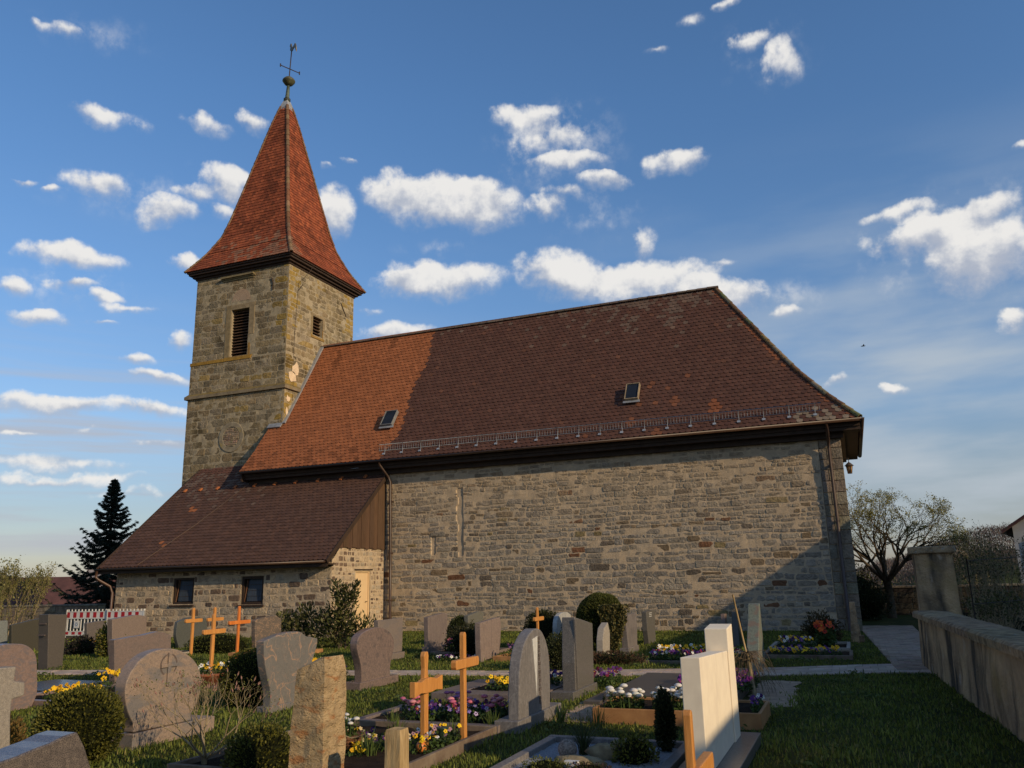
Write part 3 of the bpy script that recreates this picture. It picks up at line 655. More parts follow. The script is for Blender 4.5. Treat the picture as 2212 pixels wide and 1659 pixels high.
# --- snow guard
sg = MB(); y, z = 25.19, 6.20
for zz, r_ in ((z+.02,.008),(z+.24,.010)): sg.tube([(-15.3,y-.02,zz),(-.36,y-.02,zz)], r_, 5)
x = -15.3
while x < -.34: sg.tube([(x,y-.02,z+.02),(x,y-.02,z+.24)], .0045, 4); x += .093
SG = sg.build('snow_guard', M['galv'], CH)
for i in range(21):
    x = -15.05+i*.725; b = MB(); b.tube([(x,y-.04,z+.26),(x,y-.05,z-.02),(x,y-.10,z-.13)], .009, 5); b.obox((x,y-.15,z-.12),(1,0,0),.05,(0,.6,.8),.04,(0,-.8,.6),.010,(1.3,1.3,1.3)); b.build('bracket', M['galv'], SG)

# ================================================================== TOWER
tb = MB()
tb.box(A-.05, B+.05, C-.05, D+.05, -.2, 9.42); tb.box(A-.03, B+.03, C-.03, D+.03, 9.6, 11.02); 
# upper stage left open for the belfry windows
SW = (-23.62, -22.66, 11.12, 13.2); EW = (28.38, 29.12, 12.2, 13.1)
def holed(mb, fixed, axis, lo, hi, z0, z1, rect, t, sgn):
    """a wall slab with a rectangular opening; fixed = outer plane"""
    a, b, c, d = rect; f0, f1 = sorted((fixed, fixed-sgn*t))
    for (p, q_, r_, s_) in ((lo, a, z0, z1), (b, hi, z0, z1), (a, b, z0, c), (a, b, d, z1)):
        if axis == 'x': mb.box(p, q_, f0, f1, r_, s_)
        else: mb.box(f0, f1, p, q_, r_, s_)
holed(tb, C, 'x', A, B, 11.02, 15.0, SW, .5, -1)
holed(tb, B, 'y', C+.5, D-.5, 11.02, 15.0, EW, .5, 1)
tb.box(A, A+.5, C+.5, D-.5, 11.02, 15.0); tb.box(A, B, D-.5, D, 11.02, 15.0)
TW = tb.build('tower_wall', M['tmortar'], CH)
lich = (.34,.225,.03)
def ct_s(u, v, r):
    c = col_tower(u, v, r)
    if u > 4.5 and r.random() < .32: c = tuple(q*.4+l*.6 for q, l in zip(c, lich))
    elif r.random() < .03: c = tuple(q*.6+l*.4 for q, l in zip(c, lich))
    return c
def ct_e(u, v, r):
    c = tuple(q*1.05 for q in col_tower(u, v, r))
    if (u < .7 or u > 4.2) and r.random() < .42: c = tuple(q*.35+l*.65 for q, l in zip(c, lich))
    elif r.random() < .08: c = tuple(q*.6+l*.4 for q, l in zip(c, lich))
    return c
wt = B-A
ring_c = (-23.21-A, 7.62)
def miss_lo(u, v): return 1 if hypot(u-ring_c[0], v-ring_c[1]) < .66 else .02
masonry(TW, (A-.05, C-.062, 0), (1,0,0), (0,-1,0), wt+.1, 9.42, M['tstone'], M['tmortar'], ct_s, (.17,.36), (.26,.78), .010, miss=miss_lo, indiv=90, seed=21, proud=.006, wave=.015, rough=.5)
masonry(TW, (A-.03, C-.045, 9.6), (1,0,0), (0,-1,0), wt+.06, 1.36, M['tstone'], M['tmortar'], ct_s, (.18,.33), (.25,.7), .010, indiv=30, seed=22, proud=.007, wave=.015, rough=.7)
exS = [(-23.93-A, -22.36-A, 11.1-11.02, 13.44-11.02), (-24.28-A, -22.4-A, 14.62-11.02, 14.80-11.02)]
def miss_up(u, v):
    return 1 if (hypot(u-(-23.13-A), v-(13.5-11.02)) < .52 and v > 13.44-11.02) else .03
masonry(TW, (A, C-.014, 11.02), (1,0,0), (0,-1,0), wt, 3.9, M['tstone'], M['tmortar'], ct_s, (.17,.34), (.26,.72), .010, excl=[(SW[0]-A, SW[1]-A, SW[2]-11.02, SW[3]-11.02)], miss=lambda u, v: 1 if any(a < u < b and c < v < d for a, b, c, d in exS) else miss_up(u, v), indiv=90, seed=23, proud=.006, wave=.015, rough=.5)
masonry(TW, (B+.014, C, 11.02), (0,1,0), (1,0,0), wt, 3.9, M['tstone'], M['tmortar'], ct_e, (.16,.30), (.2,.55), .012, excl=[(EW[0]-C, EW[1]-C, EW[2]-11.02, EW[3]-11.02)], miss=lambda u, v: 1 if (EW[0]-C-.16 < u < EW[1]-C+.16 and EW[2]-11.2 < v < EW[3]-10.85) else .05, indiv=60, seed=24, proud=.007, wave=.02)
masonry(TW, (B+.045, C-.03, 9.6), (0,1,0), (1,0,0), 3.4, 1.36, M['tstone'], M['tmortar'], ct_e, (.16,.30), (.2,.55), .012, indiv=20, seed=25, wave=.02)
masonry(TW, (B+.062, C-.05, 7.2), (0,1,0), (1,0,0), 2.6, 2.2, M['tstone'], M['tmortar'], ct_e, (.16,.30), (.2,.55), .012, indiv=10, seed=26, wave=.02)
# string course and ledge
sc = MB(); s0 = .16
sc.box(A-s0, B+s0, C-s0, D+s0, 9.43, 9.56, (.95,.9,.85)); 
vs = []; 
for zz, e in ((9.562, .15), (9.68, .035)):
    vs += [(A-e,C-e,zz),(B+e,C-e,zz),(B+e,D+e,zz),(A-e,D+e,zz)]
sc.add(vs, [(0,1,5,4),(1,2,6,5),(2,3,7,6),(3,0,4,7)], (.8,.7,.4)); sc.build('string_course', M['cut'], TW)
lg = MB(); 
for x0, x1 in ((A-.05, -24.7), (-24.69, -23.9), (-23.89, -22.45)): lg.box(x0, x1, C-.075, C+.02, 10.92, 11.06, jit((1.35,.95,.28), .1))
lg.build('lichened_ledge', M['cut'], TW, bevel=.01)
# belfry windows
def belfry(rect, axis, plane, nsl, surr):
    a, b, c, d = rect; f = MB(); t = surr; sgn = -1 if axis == 'x' else 1
    def bx(p0, p1, z0, z1, n0, n1, mb, col=(1.15,1.05,.9)):
        lo, hi = sorted((plane+sgn*n0, plane+sgn*n1))
        if axis == 'x': mb.box(p0, p1, lo, hi, z0, z1, col)
        else: mb.box(lo, hi, p0, p1, z0, z1, col)
    bx(a-t, a-.001, c-.02, d+t*.8, -.02, .034, f, (1.05,.95,.75)); bx(b+.001, b+t, c+(d-c)*.42, d+t*.8, -.02, .036, f); bx(b+.001, b+t*.45, c-.02, c+(d-c)*.419, -.02, .02, f, (1.2,.85,.4)); bx(a, b, d, d+t*.79, -.02, .032, f)
    bx(a-t*.9, b+t*.9, c-.13, c-.021, -.02, .05, f, (1.2,.9,.4))
    W_ = f.build('belfry_window', M['cut'], TW, bevel=.008)
    bk = MB(); bx(a-.05, b+.05, c-.05, d+.05, -.42, -.46, bk, (.25,.22,.2)); bk.build('shade_board', M['wood_dark'], W_)
    for i in range(nsl):
        z = c+(d-c)*(i+.5)/nsl; s = MB()
        cc = V3((a+b)/2, plane-sgn*.17, z) if axis == 'x' else V3(plane-sgn*.17, (a+b)/2, z)
        ax = (1,0,0) if axis == 'x' else (0,1,0); out = V3(0,sgn,0) if axis == 'x' else V3(sgn,0,0)
        dr = (out*.80-V3(0,0,1)*.60).normalized(); nn = dr.cross(V3(*ax))
        s.obox(cc, ax, (b-a)/2-.004, dr, .085, nn, .010, (2.2,2.1,1.9)); s.build('louvre_slat', M['wood_dark'], W_)
belfry(SW, 'x', C, 16, .28); belfry(EW, 'y', B, 6, .13)
# relieving arch patch, blind cornice fragment, clock ring
ar = MB(); n = 20; cx, cz = -23.13, 13.56
ar.add([(cx+.5*cos(pi*i/n), C-.024, cz+.55*sin(pi*i/n)) for i in range(n+1)], [tuple(range(n+1))], (.78,.72,.72)); ar.build('relieving_arch_patch', M['mortar'], TW)
cf = MB()
for i, (e, z0, z1) in enumerate(((.10,14.62,14.67),(.17,14.671,14.74),(.06,14.55,14.619))): cf.box(-24.25+.05*i, -22.42-.04*i, C-e, C+.02, z0, z1, (.95,.9,.7))
cf.build('cornice_fragment', M['cut'], TW)
rg = MB(); n = 32; cx, cz = -23.21, 7.62; vs = []
for r_, e in ((.64,.075),(.62,.092),(.44,.092),(.41,.06)):
    for i in range(n): vs.append((cx+r_*cos(2*pi*i/n), C-e, cz+r_*sin(2*pi*i/n)))
rg.add(vs, [(k*n+i, k*n+(i+1) % n, (k+1)*n+(i+1) % n, (k+1)*n+i) for k in range(3) for i in range(n)], (1.15,1.15,1.15)); CLK = rg.build('round_stone_ring', M['cut'], TW)
rr = random.Random(9); zz = cz-.40
while zz < cz+.36:
    hh = rr.uniform(.06, .10); half = sqrt(max(0, .41**2-(zz+hh/2-cz)**2)); x = cx-half
    while x < cx+half-.04:
        w_ = rr.uniform(.10, .24); x1 = min(x+w_, cx+half)
        if x1-x > .05:
            s = MB(); s.box(x+.006, x1-.006, C-.085+rr.uniform(-.01,.01), C-.04, zz+.006, zz+hh-.004, jit((.30,.23,.18), .25)); s.build('infill_stone', M['tstone'], CLK, bevel=.008)
        x += w_
    zz += hh
an = MB(); an.bar((-21.55,C-.04,14.35),(-21.47,C-.04,14.10),.05,.02); an.bar((-21.47,C-.04,14.10),(-21.49,C-.04,13.80),.04,.02); an.build('anchor_iron', M['iron'], TW)
an = MB(); an.bar((B+.04,30.42,14.30),(B+.04,30.9,13.74),.04,.02); an.build('anchor_iron', M['iron'], TW)
an = MB(); an.bar((B+.04,27.55,14.22),(B+.04,27.25,13.85),.03,.02); an.build('anchor_iron', M['iron'], TW)
lc = MB(); lc.tube([(B+.33,27.9,15.2),(B+.30,27.6,14.7),(B+.05,27.25,14.2),(B+.05,27.15,12.5),(B+.05,27.1,11.2),(B+.07,27.1,10.0),(B+.1,27.1,9.0)], .008, 4, (2,2,2)); lc.build('lightning_cable', M['iron'], TW)
# render patches beside the roof flashing
rp = MB()
for (y0, y1, z0, z1) in ((26.75,27.35,9.72,10.35),(27.0,27.5,10.0,10.7),(26.68,26.95,8.9,9.25),(26.66,26.85,8.3,8.7)):
    n = 9; yc, zc = (y0+y1)/2, (z0+z1)/2; 
    rp.add([(B+.078+.001*(z0 > 9.5), yc+(y1-y0)/2*cos(2*pi*i/n)*rr.uniform(.6,1.1), zc+(z1-z0)/2*sin(2*pi*i/n)*rr.uniform(.6,1.1)) for i in range(n)], [tuple(range(n))], (1.5,1.5,1.5))
rp.build('render_patches', M['mortar'], TW)
# cornice below the spire
cn = MB()
for e, z0, z1 in ((.06,14.86,14.95),(.16,14.951,15.05),(.28,15.051,15.14),(.34,15.141,15.20)): cn.box(A-e, B+e, C-e, D+e, z0, z1)
cn.build('tower_cornice', M['wood_dark'], CH)
# --- spire
CX, CY = (A+B)/2, (C+D)/2
SP = [(2.85,15.20),(2.29,16.07),(1.83,17.04),(1.60,17.90),(1.30,19.27),(.93,21.0),(.46,23.2),(.20,24.25)]
sp = MB()
for (w0, z0), (w1, z1) in zip(SP, SP[1:]):
    a0, a1 = w0-.02, w1-.02
    vs = [(CX-a0,CY-a0,z0),(CX+a0,CY-a0,z0),(CX+a0,CY+a0,z0),(CX-a0,CY+a0,z0),(CX-a1,CY-a1,z1),(CX+a1,CY-a1,z1),(CX+a1,CY+a1,z1),(CX-a1,CY+a1,z1)]
    sp.add(vs, [(0,1,5,4),(1,2,6,5),(2,3,7,6),(3,0,4,7)], (.20,.06,.03))
SPo = sp.build('spire_roof', M['tile'], CH)
def col_spire(w, ri, r):
    c = r.choice([(.30,.082,.036),(.265,.075,.034),(.33,.092,.040),(.22,.064,.031),(.37,.105,.044),(.28,.074,.034)])
    n = mn.noise(w*.9)+.4*mn.noise(w*2.6)
    if n > .25: c = tuple(q*.72 for q in c)
    if w.z < 17.6 and w.y < C+.5:      # weathered lichen on the lower south side
        k = (17.6-w.z)/2.2*max(0, min(1, .35+.8*mn.noise(w*1.1)+.35*(w.x-CX)/2))
        if r.random() < k: c = tuple(q*.55+l*.45 for q, l in zip(c, (.25,.20,.14)))
    k = r.uniform(.86, 1.13); return tuple(q*k for q in c)
steps = prof([(-w, z) for w, z in SP], .165)   # here y is minus the half width
for (ux, uy), nm, cnt in (((1,0),'s',110), ((0,1),'e',70), ((-1,0),'n',0), ((0,-1),'w',0)):
    U = V3(ux, uy, 0); IN = V3(-uy, ux, 0); rows = []
    for y, z, ty, tz in steps:
        w = -y; O = V3(CX, CY, z)-IN*w
        rows.append((O, U, IN*ty+V3(0,0,tz), V3(0,0,ty)-IN*tz, -w, w))
    tiles(SPo, rows, col_spire, M['tile'], tw=.17, expo=.165, indiv=cnt, name='spire_tile', arc=.03, pickfn=lambda it: it[0])
for sx, sy in ((1,-1),(-1,-1),(1,1),(-1,1)):
    capline(SPo, [(CX+sx*(w+.01), CY+sy*(w+.01), z) for w, z in SP], M['tile'], r=.085, L=.34, up=(sx, sy, .4), colf=lambda p, r: r.choice([(.20,.12,.075),(.19,.095,.055),(.23,.15,.09)]), name='spire_hip_tile')
cap = MB()
vs = []
for w_, z_ in ((.25,24.12),(.19,24.42),(.09,24.72)): vs += [(CX-w_,CY-w_,z_),(CX+w_,CY-w_,z_),(CX+w_,CY+w_,z_),(CX-w_,CY+w_,z_)]
cap.add(vs, [(k*4+i, k*4+(i+1) % 4, k*4+4+(i+1) % 4, k*4+4+i) for k in range(2) for i in range(4)]+[(11,10,9,8)], (1.3,1.25,1.15)); FC = cap.build('lead_cap', M['zinc'], SPo)
fn_ = MB(); tx = lambda z: CX+.018*(z-24.6)*3
fn_.tube([(tx(24.6),CY,24.6),(tx(24.75),CY,24.75),(tx(25.6),CY,25.6)], [.16,.11,.065], 10); fn_.tube([(tx(24.66),CY,24.66),(tx(24.76),CY,24.76)], .17, 10, (.6,.5,.5)); fn_.build('finial_post', M['copper'], SPo)
bl = MB(); bl.lathe((tx(25.75),CY,25.72), [(.06,-.24),(.20,-.16),(.29,-.03),(.31,0),(.31,.03),(.27,.10),(.19,.18),(.05,.24)], 18, (1.1,.8,.5)); bl.build('finial_ball', M['copper'], SPo)
wc = MB(); wc.tube([(tx(25.9),CY,25.9),(tx(27.4),CY,27.45)], .026, 6)
for s in (-1, 1):
    wc.tube([(tx(26.5),CY,26.40),(tx(26.5)+s*.22,CY+s*.46,26.40)], .024, 5); wc.tube([(tx(26.5)+s*.22,CY+s*.46,26.32),(tx(26.5)+s*.22,CY+s*.46,26.48)], .030, 5)
wc.build('finial_cross', M['iron'], SPo)
# weathercock: a flat gilded plate cut to the outline of a rooster, swung almost edge on
rk = [(-.05,0),(.02,-.04),(.12,-.02),(.20,.05),(.30,.02),(.42,-.16),(.50,-.28),(.47,-.08),(.42,.10),(.33,.22),(.22,.16),(.10,.12),(.02,.18),(-.03,.30),(-.06,.38),(-.13,.40),(-.15,.34),(-.20,.31),(-.14,.29),(-.13,.20),(-.14,.08)]
rk = [(p*1.05, q*1.15) for p, q in rk]; rb = MB(); dx, dy = .90, -.43; n = len(rk); z0 = 27.42
vs = [(tx(z0)+p*dx+s*dy*.02, CY+p*dy-s*dx*.02, z0+q) for s in (-1, 1) for p, q in rk]
rb.add(vs, [tuple(reversed(range(n))), tuple(range(n, 2*n))]+[(i, (i+1) % n, n+(i+1) % n, n+i) for i in range(n)]); rb.build('weathercock', M['gold'], SPo)
# flashings
fl = MB(); 
for (y0, z0), (y1, z1) in zip([(26.6,7.93),(27.5,9.30),(29.06,11.74)], [(27.5,9.30),(29.06,11.74)]):
    d = V3(0,y1-y0,z1-z0).normalized(); n_ = V3(0,-d.z,d.y); a_, b_ = V3(B+.10,y0,z0)+n_*.06, V3(B+.10,y1,z1)+n_*.06
    fl.obox((a_+b_)/2, (1,0,0), .075, d, (b_-a_).length/2, n_, .03)
fl.obox((-21.0, 26.50, 7.90), (1,0,0), .33, (0,.62,.78), .13, (0,-.78,.62), .02); fl.build('roof_flashing', M['zinc'], CH)

# ================================================================== ANNEX
AX0, AX1, AY = -24.27, -15.248, 22.331
WL = (-21.66, -20.76, 1.06, 1.96); WR = (-18.76, -17.86, 1.03, 1.93)
ab = MB()
for a_, b_, c_, d_ in ((AX0,WL[0],-.2,2.3),(WL[1],WR[0],-.2,2.3),(WR[1],AX1-.02,-.2,2.3),(WL[0],WL[1],-.2,WL[2]),(WL[0],WL[1],WL[3],2.3),(WR[0],WR[1],-.2,WR[2]),(WR[0],WR[1],WR[3],2.3)): ab.box(a_, b_, AY+.03, AY+.45, c_, d_)
ab.box(AX1-.32, AX1-.02, AY+.45, 23.70, -.2, 2.3); ab.box(AX1-.32, AX1-.02, 24.62, 25.6, -.2, 2.3); ab.box(AX1-.32, AX1-.02, 23.70, 24.62, 2.04, 2.3); ab.box(AX0, AX0+.3, AY+.45, 25.6, -.2, 2.3)
ab.add([(AX1-.02,AY+.03,2.3),(AX1-.02,25.5,2.3),(AX1-.02,25.5,5.30),(AX1-.3,AY+.03,2.3),(AX1-.3,25.5,2.3),(AX1-.3,25.5,5.30)], [(0,1,2),(5,4,3),(0,2,5,3)])
ab.add([(AX0,AY+.03,2.3),(AX0,26.6,2.3),(AX0,26.6,6.30),(AX0+.3,AY+.03,2.3),(AX0+.3,26.6,2.3),(AX0+.3,26.6,6.30)], [(2,1,0),(3,4,5),(3,5,2,0)])
ab.box(AX0, -21.1, 25.5, 26.58, -.2, 2.3)
AW = ab.build('annex_wall', M['mortar'], CH)
WL = (-21.66, -20.76, 1.06, 1.96); WR = (-18.76, -17.86, 1.03, 1.93)
def col_ann(u, v, r):
    x = r.random()
    if x < .2: c = (.20,.145,.11)
    elif x < .27: c = (.15,.115,.095)
    else: c = r.choice([(.46,.375,.28),(.50,.405,.29),(.42,.35,.27),(.40,.35,.28)])
    k = r.uniform(.85, 1.15); return tuple(q*k for q in c)
ex = [(a-AX0, b-AX0, c, d) for a, b, c, d in (WL, WR)]
masonry(AW, (AX0, AY, 0), (1,0,0), (0,-1,0), AX1-AX0, 2.3, M['stone'], M['mortar'], col_ann, (.13,.27), (.14,.50), .035, excl=ex, indiv=200, seed=31, miss=lambda u, v: .03)
masonry(AW, (AX1, AY, 0), (0,1,0), (1,0,0), 3.18, 2.75, M['stone'], M['mortar'], lambda u, v, r: tuple(q*1.05 for q in col_ann(u, v, r)), (.10,.22), (.1,.28), .03, excl=[(23.70-AY, 24.62-AY, .02, 2.04)], indiv=60, seed=32, top=lambda u: min(2.75, 2.36+u*.9), grid=.06)
bk = MB(); bk.box(AX1-.25, AX1-.2, 23.6, 24.7, 0, 2.1)
dr = MB(); dr.box(AX1-.12, AX1-.07, 23.76, 24.56, .12, 1.97); DO = dr.build('door', M['cream'], AW)
dr = MB(); dr.box(AX1-.10, AX1-.03, 23.70, 23.759, .05, 2.03); dr.box(AX1-.10, AX1-.03, 24.561, 24.62, .05, 2.03); dr.box(AX1-.10, AX1-.03, 23.76, 24.56, 1.971, 2.03); dr.build('door_frame', M['cream'], DO)
dr = MB(); dr.box(AX1-.3, AX1-.125, 23.6, 24.7, 0, 2.1, (.3,.3,.3)); dr.box(AX1-.06, AX1+.02, 23.62, 24.74, 2.04, 2.08, (.5,.4,.3)); dr.build('door_lintel', M['wood_dark'], DO)
hd = MB(); hd.bar((AX1-.07,24.48,1.02),(AX1-.02,24.48,1.02),.02); hd.bar((AX1-.02,24.48,1.02),(AX1-.02,24.38,1.02),.018); hd.build('handle', M['iron'], DO)
rc = MB(); rc.box(AX0+.4, AX1-.4, AY+.50, AY+.55, .0, 2.25, (.4,.4,.4)); rc.build('room_lining', M['wood_dark'], AW)
for a, b, c, d in (WL, WR):
    f = MB(); t = .085; y0, y1 = AY+.035, AY+.15
    f.box(a-.05, a+t, y0, y1, c, d); f.box(b-t, b+.05, y0, y1, c, d); f.box(a+t, b-t, y0, y1, d-t, d); f.box(a+t, b-t, y0, y1, c, c+t)
    f.box(a-.07, b+.05, AY-.06, AY+.03, c-.07, c-.01); Wn = f.build('window', M['wood_dark'], AW)
    p = MB(); tl = .08; vs = [(a+t+.1,AY+.08,c+t+.02),(b-t,AY+.12,c+t+.02),(b-t,AY+.12+tl,d-t),(a+t+.1,AY+.08+tl,d-t)]; p.add(vs, [(0,1,2,3)]); p.build('pane', M['glass'], Wn)
    g = MB(); 
    for i in range(1, 7): x = a+t+.1+(b-a-2*t-.1)*i/7; g.bar((x,AY+.085+.005*i,c+t+.02),(x,AY+.085+tl+.005*i,d-t),.008)
    for i in range(1, 4): z_ = c+t+(d-c-2*t)*i/4; g.bar((a+t+.1,AY+.07+tl*i/4,z_),(b-t,AY+.11+tl*i/4,z_),.010)
    g.build('lead_lattice', M['iron'], Wn)
    s = MB(); s.bar((a+t+.03,AY+.05,c+t),(a+t+.10,AY+.12,d-t),.028,.02,(3.2,2.6,2.2)); s.build('sash_edge', M['wood_dark'], Wn)
# boards of the annex gable
i = 0; y = 22.62
while y < 25.42:
    y1 = y+.262; b = MB(); zt = lambda q: 2.32+(q-21.95)*.866-.10; zb = 2.74+(.03 if i % 2 else 0)
    x0, x1 = AX1+.02, AX1+.045+(.012 if i % 2 else 0)
    if zt(y1) > zb:
        yy0 = max(y, 21.95+(zb-2.22)/.866)
        pts = [(yy0, zb), (y1-.006, zb), (y1-.006, zt(y1)), (yy0, max(zb+.002, zt(yy0)))]
        vs = [(x, p, q_) for x in (x1, x0) for p, q_ in pts]
        b.add(vs, [(0,1,2,3),(7,6,5,4),(0,4,5,1),(1,5,6,2),(2,6,7,3),(3,7,4,0)], jit((1,1,1), .15)); b.build('gable_board', M['boards'], AW)
    y = y1; i += 1
pa, pb = (21.88,2.35), (26.6,6.43)
ro = MB(); xw, xe = -24.70, -15.13
dz = (pb[1]-pa[1])/(pb[0]-pa[0]); zr = lambda y: pa[1]+(y-pa[0])*dz
ro.add([(xw,pa[0],pa[1]-.02),(xe,pa[0],pa[1]-.02),(xe,25.5,zr(25.5)-.02),(-21.1,25.5,zr(25.5)-.02),(-21.1,26.58,zr(26.58)-.02),(xw,26.58,zr(26.58)-.02)], [(0,1,2,3,4,5)], (.10,.055,.04))
ro.add([(xw,pa[0],pa[1]-.1),(xe,pa[0],pa[1]-.1),(xe,25.5,zr(25.5)-.1),(-21.1,25.5,zr(25.5)-.1),(-21.1,26.58,zr(26.58)-.1),(xw,26.58,zr(26.58)-.1)], [(5,4,3,2,1,0)], (.05,.03,.02))
AR = ro.build('annex_roof', M['tile'], CH)
def col_ar(w, ri, r):
    c = r.choice([(.112,.062,.045),(.104,.058,.043),(.120,.066,.048),(.098,.054,.041),(.114,.060,.042)])
    n = mn.noise(Vector((w.x*.7, w.z*.5, 3)))
    if w.z > 4.3 and w.x < -20 and r.random() < .22*(w.z-4.2): c = tuple(q*.72+.28*l for q, l in zip(c, (.25,.22,.18)))
    if w.z > 6 and w.x < -22 and r.random() < .7: c = (.135,.066,.049)
    if (abs(w.x+23.0) < .24 and 4.30 < w.z < 4.52 and r.random() < .5) or (abs(w.x+22.7) < .25 and 3.0 < w.z < 3.2 and r.random() < .3): c = (.36,.13,.05)
    k = r.uniform(.90, 1.10); return tuple(q*k for q in c)
rows = []; L = hypot(1, dz); ty, tz = 1/L, dz/L
y = pa[0]; 
while y < 26.5:
    rows.append(((0,y,zr(y)), (1,0,0), (0,ty,tz), (0,-tz,ty), xw, xe if y < 25.42 else -21.08)); y += .172*ty
tiles(AR, rows, col_ar, M['tile'], indiv=200, name='annex_tile', pickfn=lambda it: (rows[it[0]][0][1]-21.9)*1.2-it[1]*.25)
for i in range(10):
    x = [-24.27,-23.49,-22.65,-21.78,-20.86,-19.92,-18.98,-17.98,-16.97,-15.94][i]; y_ = 25.36-.014*i*0; z_ = zr(25.3)
    h_ = MB(); h_.obox((x,25.3,z_+.055), (1,0,0), .06, (0,ty,tz), .09, (0,-tz,ty), .03, jit((.40,.14,.05), .15)); h_.build('vent_tile', M['tile'], AR, bevel=.02)
vb = MB(); vb.bar((xe+.02,pa[0]-.02,pa[1]-.06),(xe+.02,25.5,zr(25.5)-.06),.03,.15); vb.bar((xw-.02,pa[0]-.02,pa[1]-.06),(xw-.02,26.55,zr(26.55)-.06),.03,.15); vb.box(xw, xe, pa[0]+.02, pa[0]+.05, pa[1]-.2, pa[1]-.03)
vb.box(xw, xe, pa[0]+.05, AY+.05, pa[1]-.14, pa[1]-.1); vb.build('verge_board', M['wood_dark'], AR)
cb = MB(); cb.tube([(-21.2,25.45,zr(25.45)+.06),(-21.95,23.6,zr(23.6)+.05),(-22.9,21.9,2.42)], .010, 4, (3,3,3)); cb.build('lightning_cable', M['iron'], AR)
gt = MB(); gutter(gt, (xw-.05,21.80,2.33), (xe-.02,21.80,2.33), .065); gt.build('gutter', M['gutter'], CH)
gt = MB(); gt.tube([(-24.66,21.80,2.27),(-24.68,21.80,2.05),(-24.62,21.86,1.95),(-24.42,22.2,1.72),(-24.36,22.28,1.5),(-24.36,22.28,0)], .05, 10, (1.4,1.2,1.1)); gt.build('downpipe', M['gutter'], CH)
# plinth course of the annex
pl = MB(); pl.box(AX0-.02, AX1-.6, AY-.08, AY+.02, -.1, .16, (1,1,1)); pl.build('plinth', M['mortar'], AW)

# ================================================================== LANTERN at the east corner
LT = thing('wall_lantern', (.20,25.75,4.5), 'small iron lantern with amber glass hooked to the right corner of the church', 'lantern')
l = MB(); l.tube([(.02,25.75,4.62),(.10,25.75,4.83),(.2,25.75,4.83),(.2,25.75,4.72)], .012, 6); l.build('bracket', M['iron'], LT)
M['amber'] = surf('amber_glass', (.40,.22,.07), (.30,.15,.05), 9, .3, .5, tone=False, bump=.1)
l = MB(); l.lathe((.2,25.75,4.5), [(.055,-.10),(.085,.10)], 6); l.build('lantern_glass', M['amber'], LT)
l = MB(); l.lathe((.2,25.75,4.5), [(.125,.10),(.125,.115),(.05,.19),(.01,.22)], 6); l.lathe((.2,25.75,4.5), [(.065,-.12),(.065,-.10)], 6)
for k in range(6): t = 2*pi*k/6; l.bar((.2+.058*cos(t),25.75+.058*sin(t),4.4),(.2+.088*cos(t),25.75+.088*sin(t),4.6),.012)
l.build('lantern_frame', M['iron'], LT)
# ================================================================== BOUNDARY WALLS, PATHS
def seg_wall(name, pts, h, t, cap, label, cat, body, capm, blocks=None):
    o = thing(name, (*pts[0], 0), label, cat); (x0, y0), (x1, y1) = pts; L = hypot(x1-x0, y1-y0); d = V3((x1-x0)/L, (y1-y0)/L, 0); n = V3(-d.y, d.x, 0)
    return o, d, n, L
# low rendered wall on the right with lichened capstones
LW = thing('low_wall', (1.2,9,0), 'long low rendered wall with lichen covered capstones running up to the stone pier', 'wall')
wd = V3(-.057, 1, 0).normalized(); wn = V3(wd.y, -wd.x, 0)      # wn points away from the graveyard
w0 = V3(1.68, 3.2, 0); Lw = (16.35-3.2)/wd.y
mb = MB(); nu, nv = 150, 12
vs = []; 
for j in range(nv+1):
    for i in range(nu+1):
        p = w0+wd*(Lw*i/nu)+V3(0,0,.80*j/nv); dd = .03*mn.fractal(p*1.7, 1, 2, 4); vs.append(tuple(p-wn*dd-wn*.03*(1-j/nv)))
mb.add(vs, [(j*(nu+1)+i, (j+1)*(nu+1)+i, (j+1)*(nu+1)+i+1, j*(nu+1)+i+1) for j in range(nv) for i in range(nu)], smooth=True)
mb.obox(w0+wd*Lw/2+wn*.24+V3(0,0,.30), wd, Lw/2, wn, .20, (0,0,1), .49); mb.build('wall_body', M['plaster'], LW)
s = 0; rn = random.Random(3)
while s < Lw-.1:
    L_ = min(rn.uniform(1.1, 1.7), Lw-s); c = w0+wd*(s+L_/2)+wn*.20+V3(0,0,.855+rn.uniform(-.008,.008)); b = MB()
    n = int(L_/.12)+2; m = 6; vs = []
    for i in range(n):
        for k, (a, z) in enumerate(((-.07,-.05),(-.075,.03),(-.04,.055),(.22,.062),(.48,.04),(.48,-.05))):
            p = w0+wd*(s+.004+(L_-.008)*i/(n-1))+wn*a+V3(0,0,.855+z); q_ = .010*mn.fractal(p*5, 1, 2, 3); vs.append(tuple(p+V3(0,0,q_)-wn*q_))
    fs = [(i*m+k, (i+1)*m+k, (i+1)*m+(k+1) % m, i*m+(k+1) % m) for i in range(n-1) for k in range(m)]+[tuple(reversed(range(m))), tuple((n-1)*m+k for k in range(m))]
    b.add(vs, fs, jit((1,1,1), .12), False); b.build('capstone', M['capstone'], LW); s += L_
PI_ = thing('stone_pier', (1.31,17.0,0), 'square rendered gate pier with a thick stone cap at the end of the low wall', 'pier')
mb = MB(); nz = 16; vs = []
ring = []
for k in range(8): ring.append((1.03+.62*k/8, 16.7))
for k in range(8): ring.append((1.65, 16.7+.6*k/8))
for k in range(8): ring.append((1.65-.62*k/8, 17.3))
for k in range(8): ring.append((1.03, 17.3-.6*k/8))
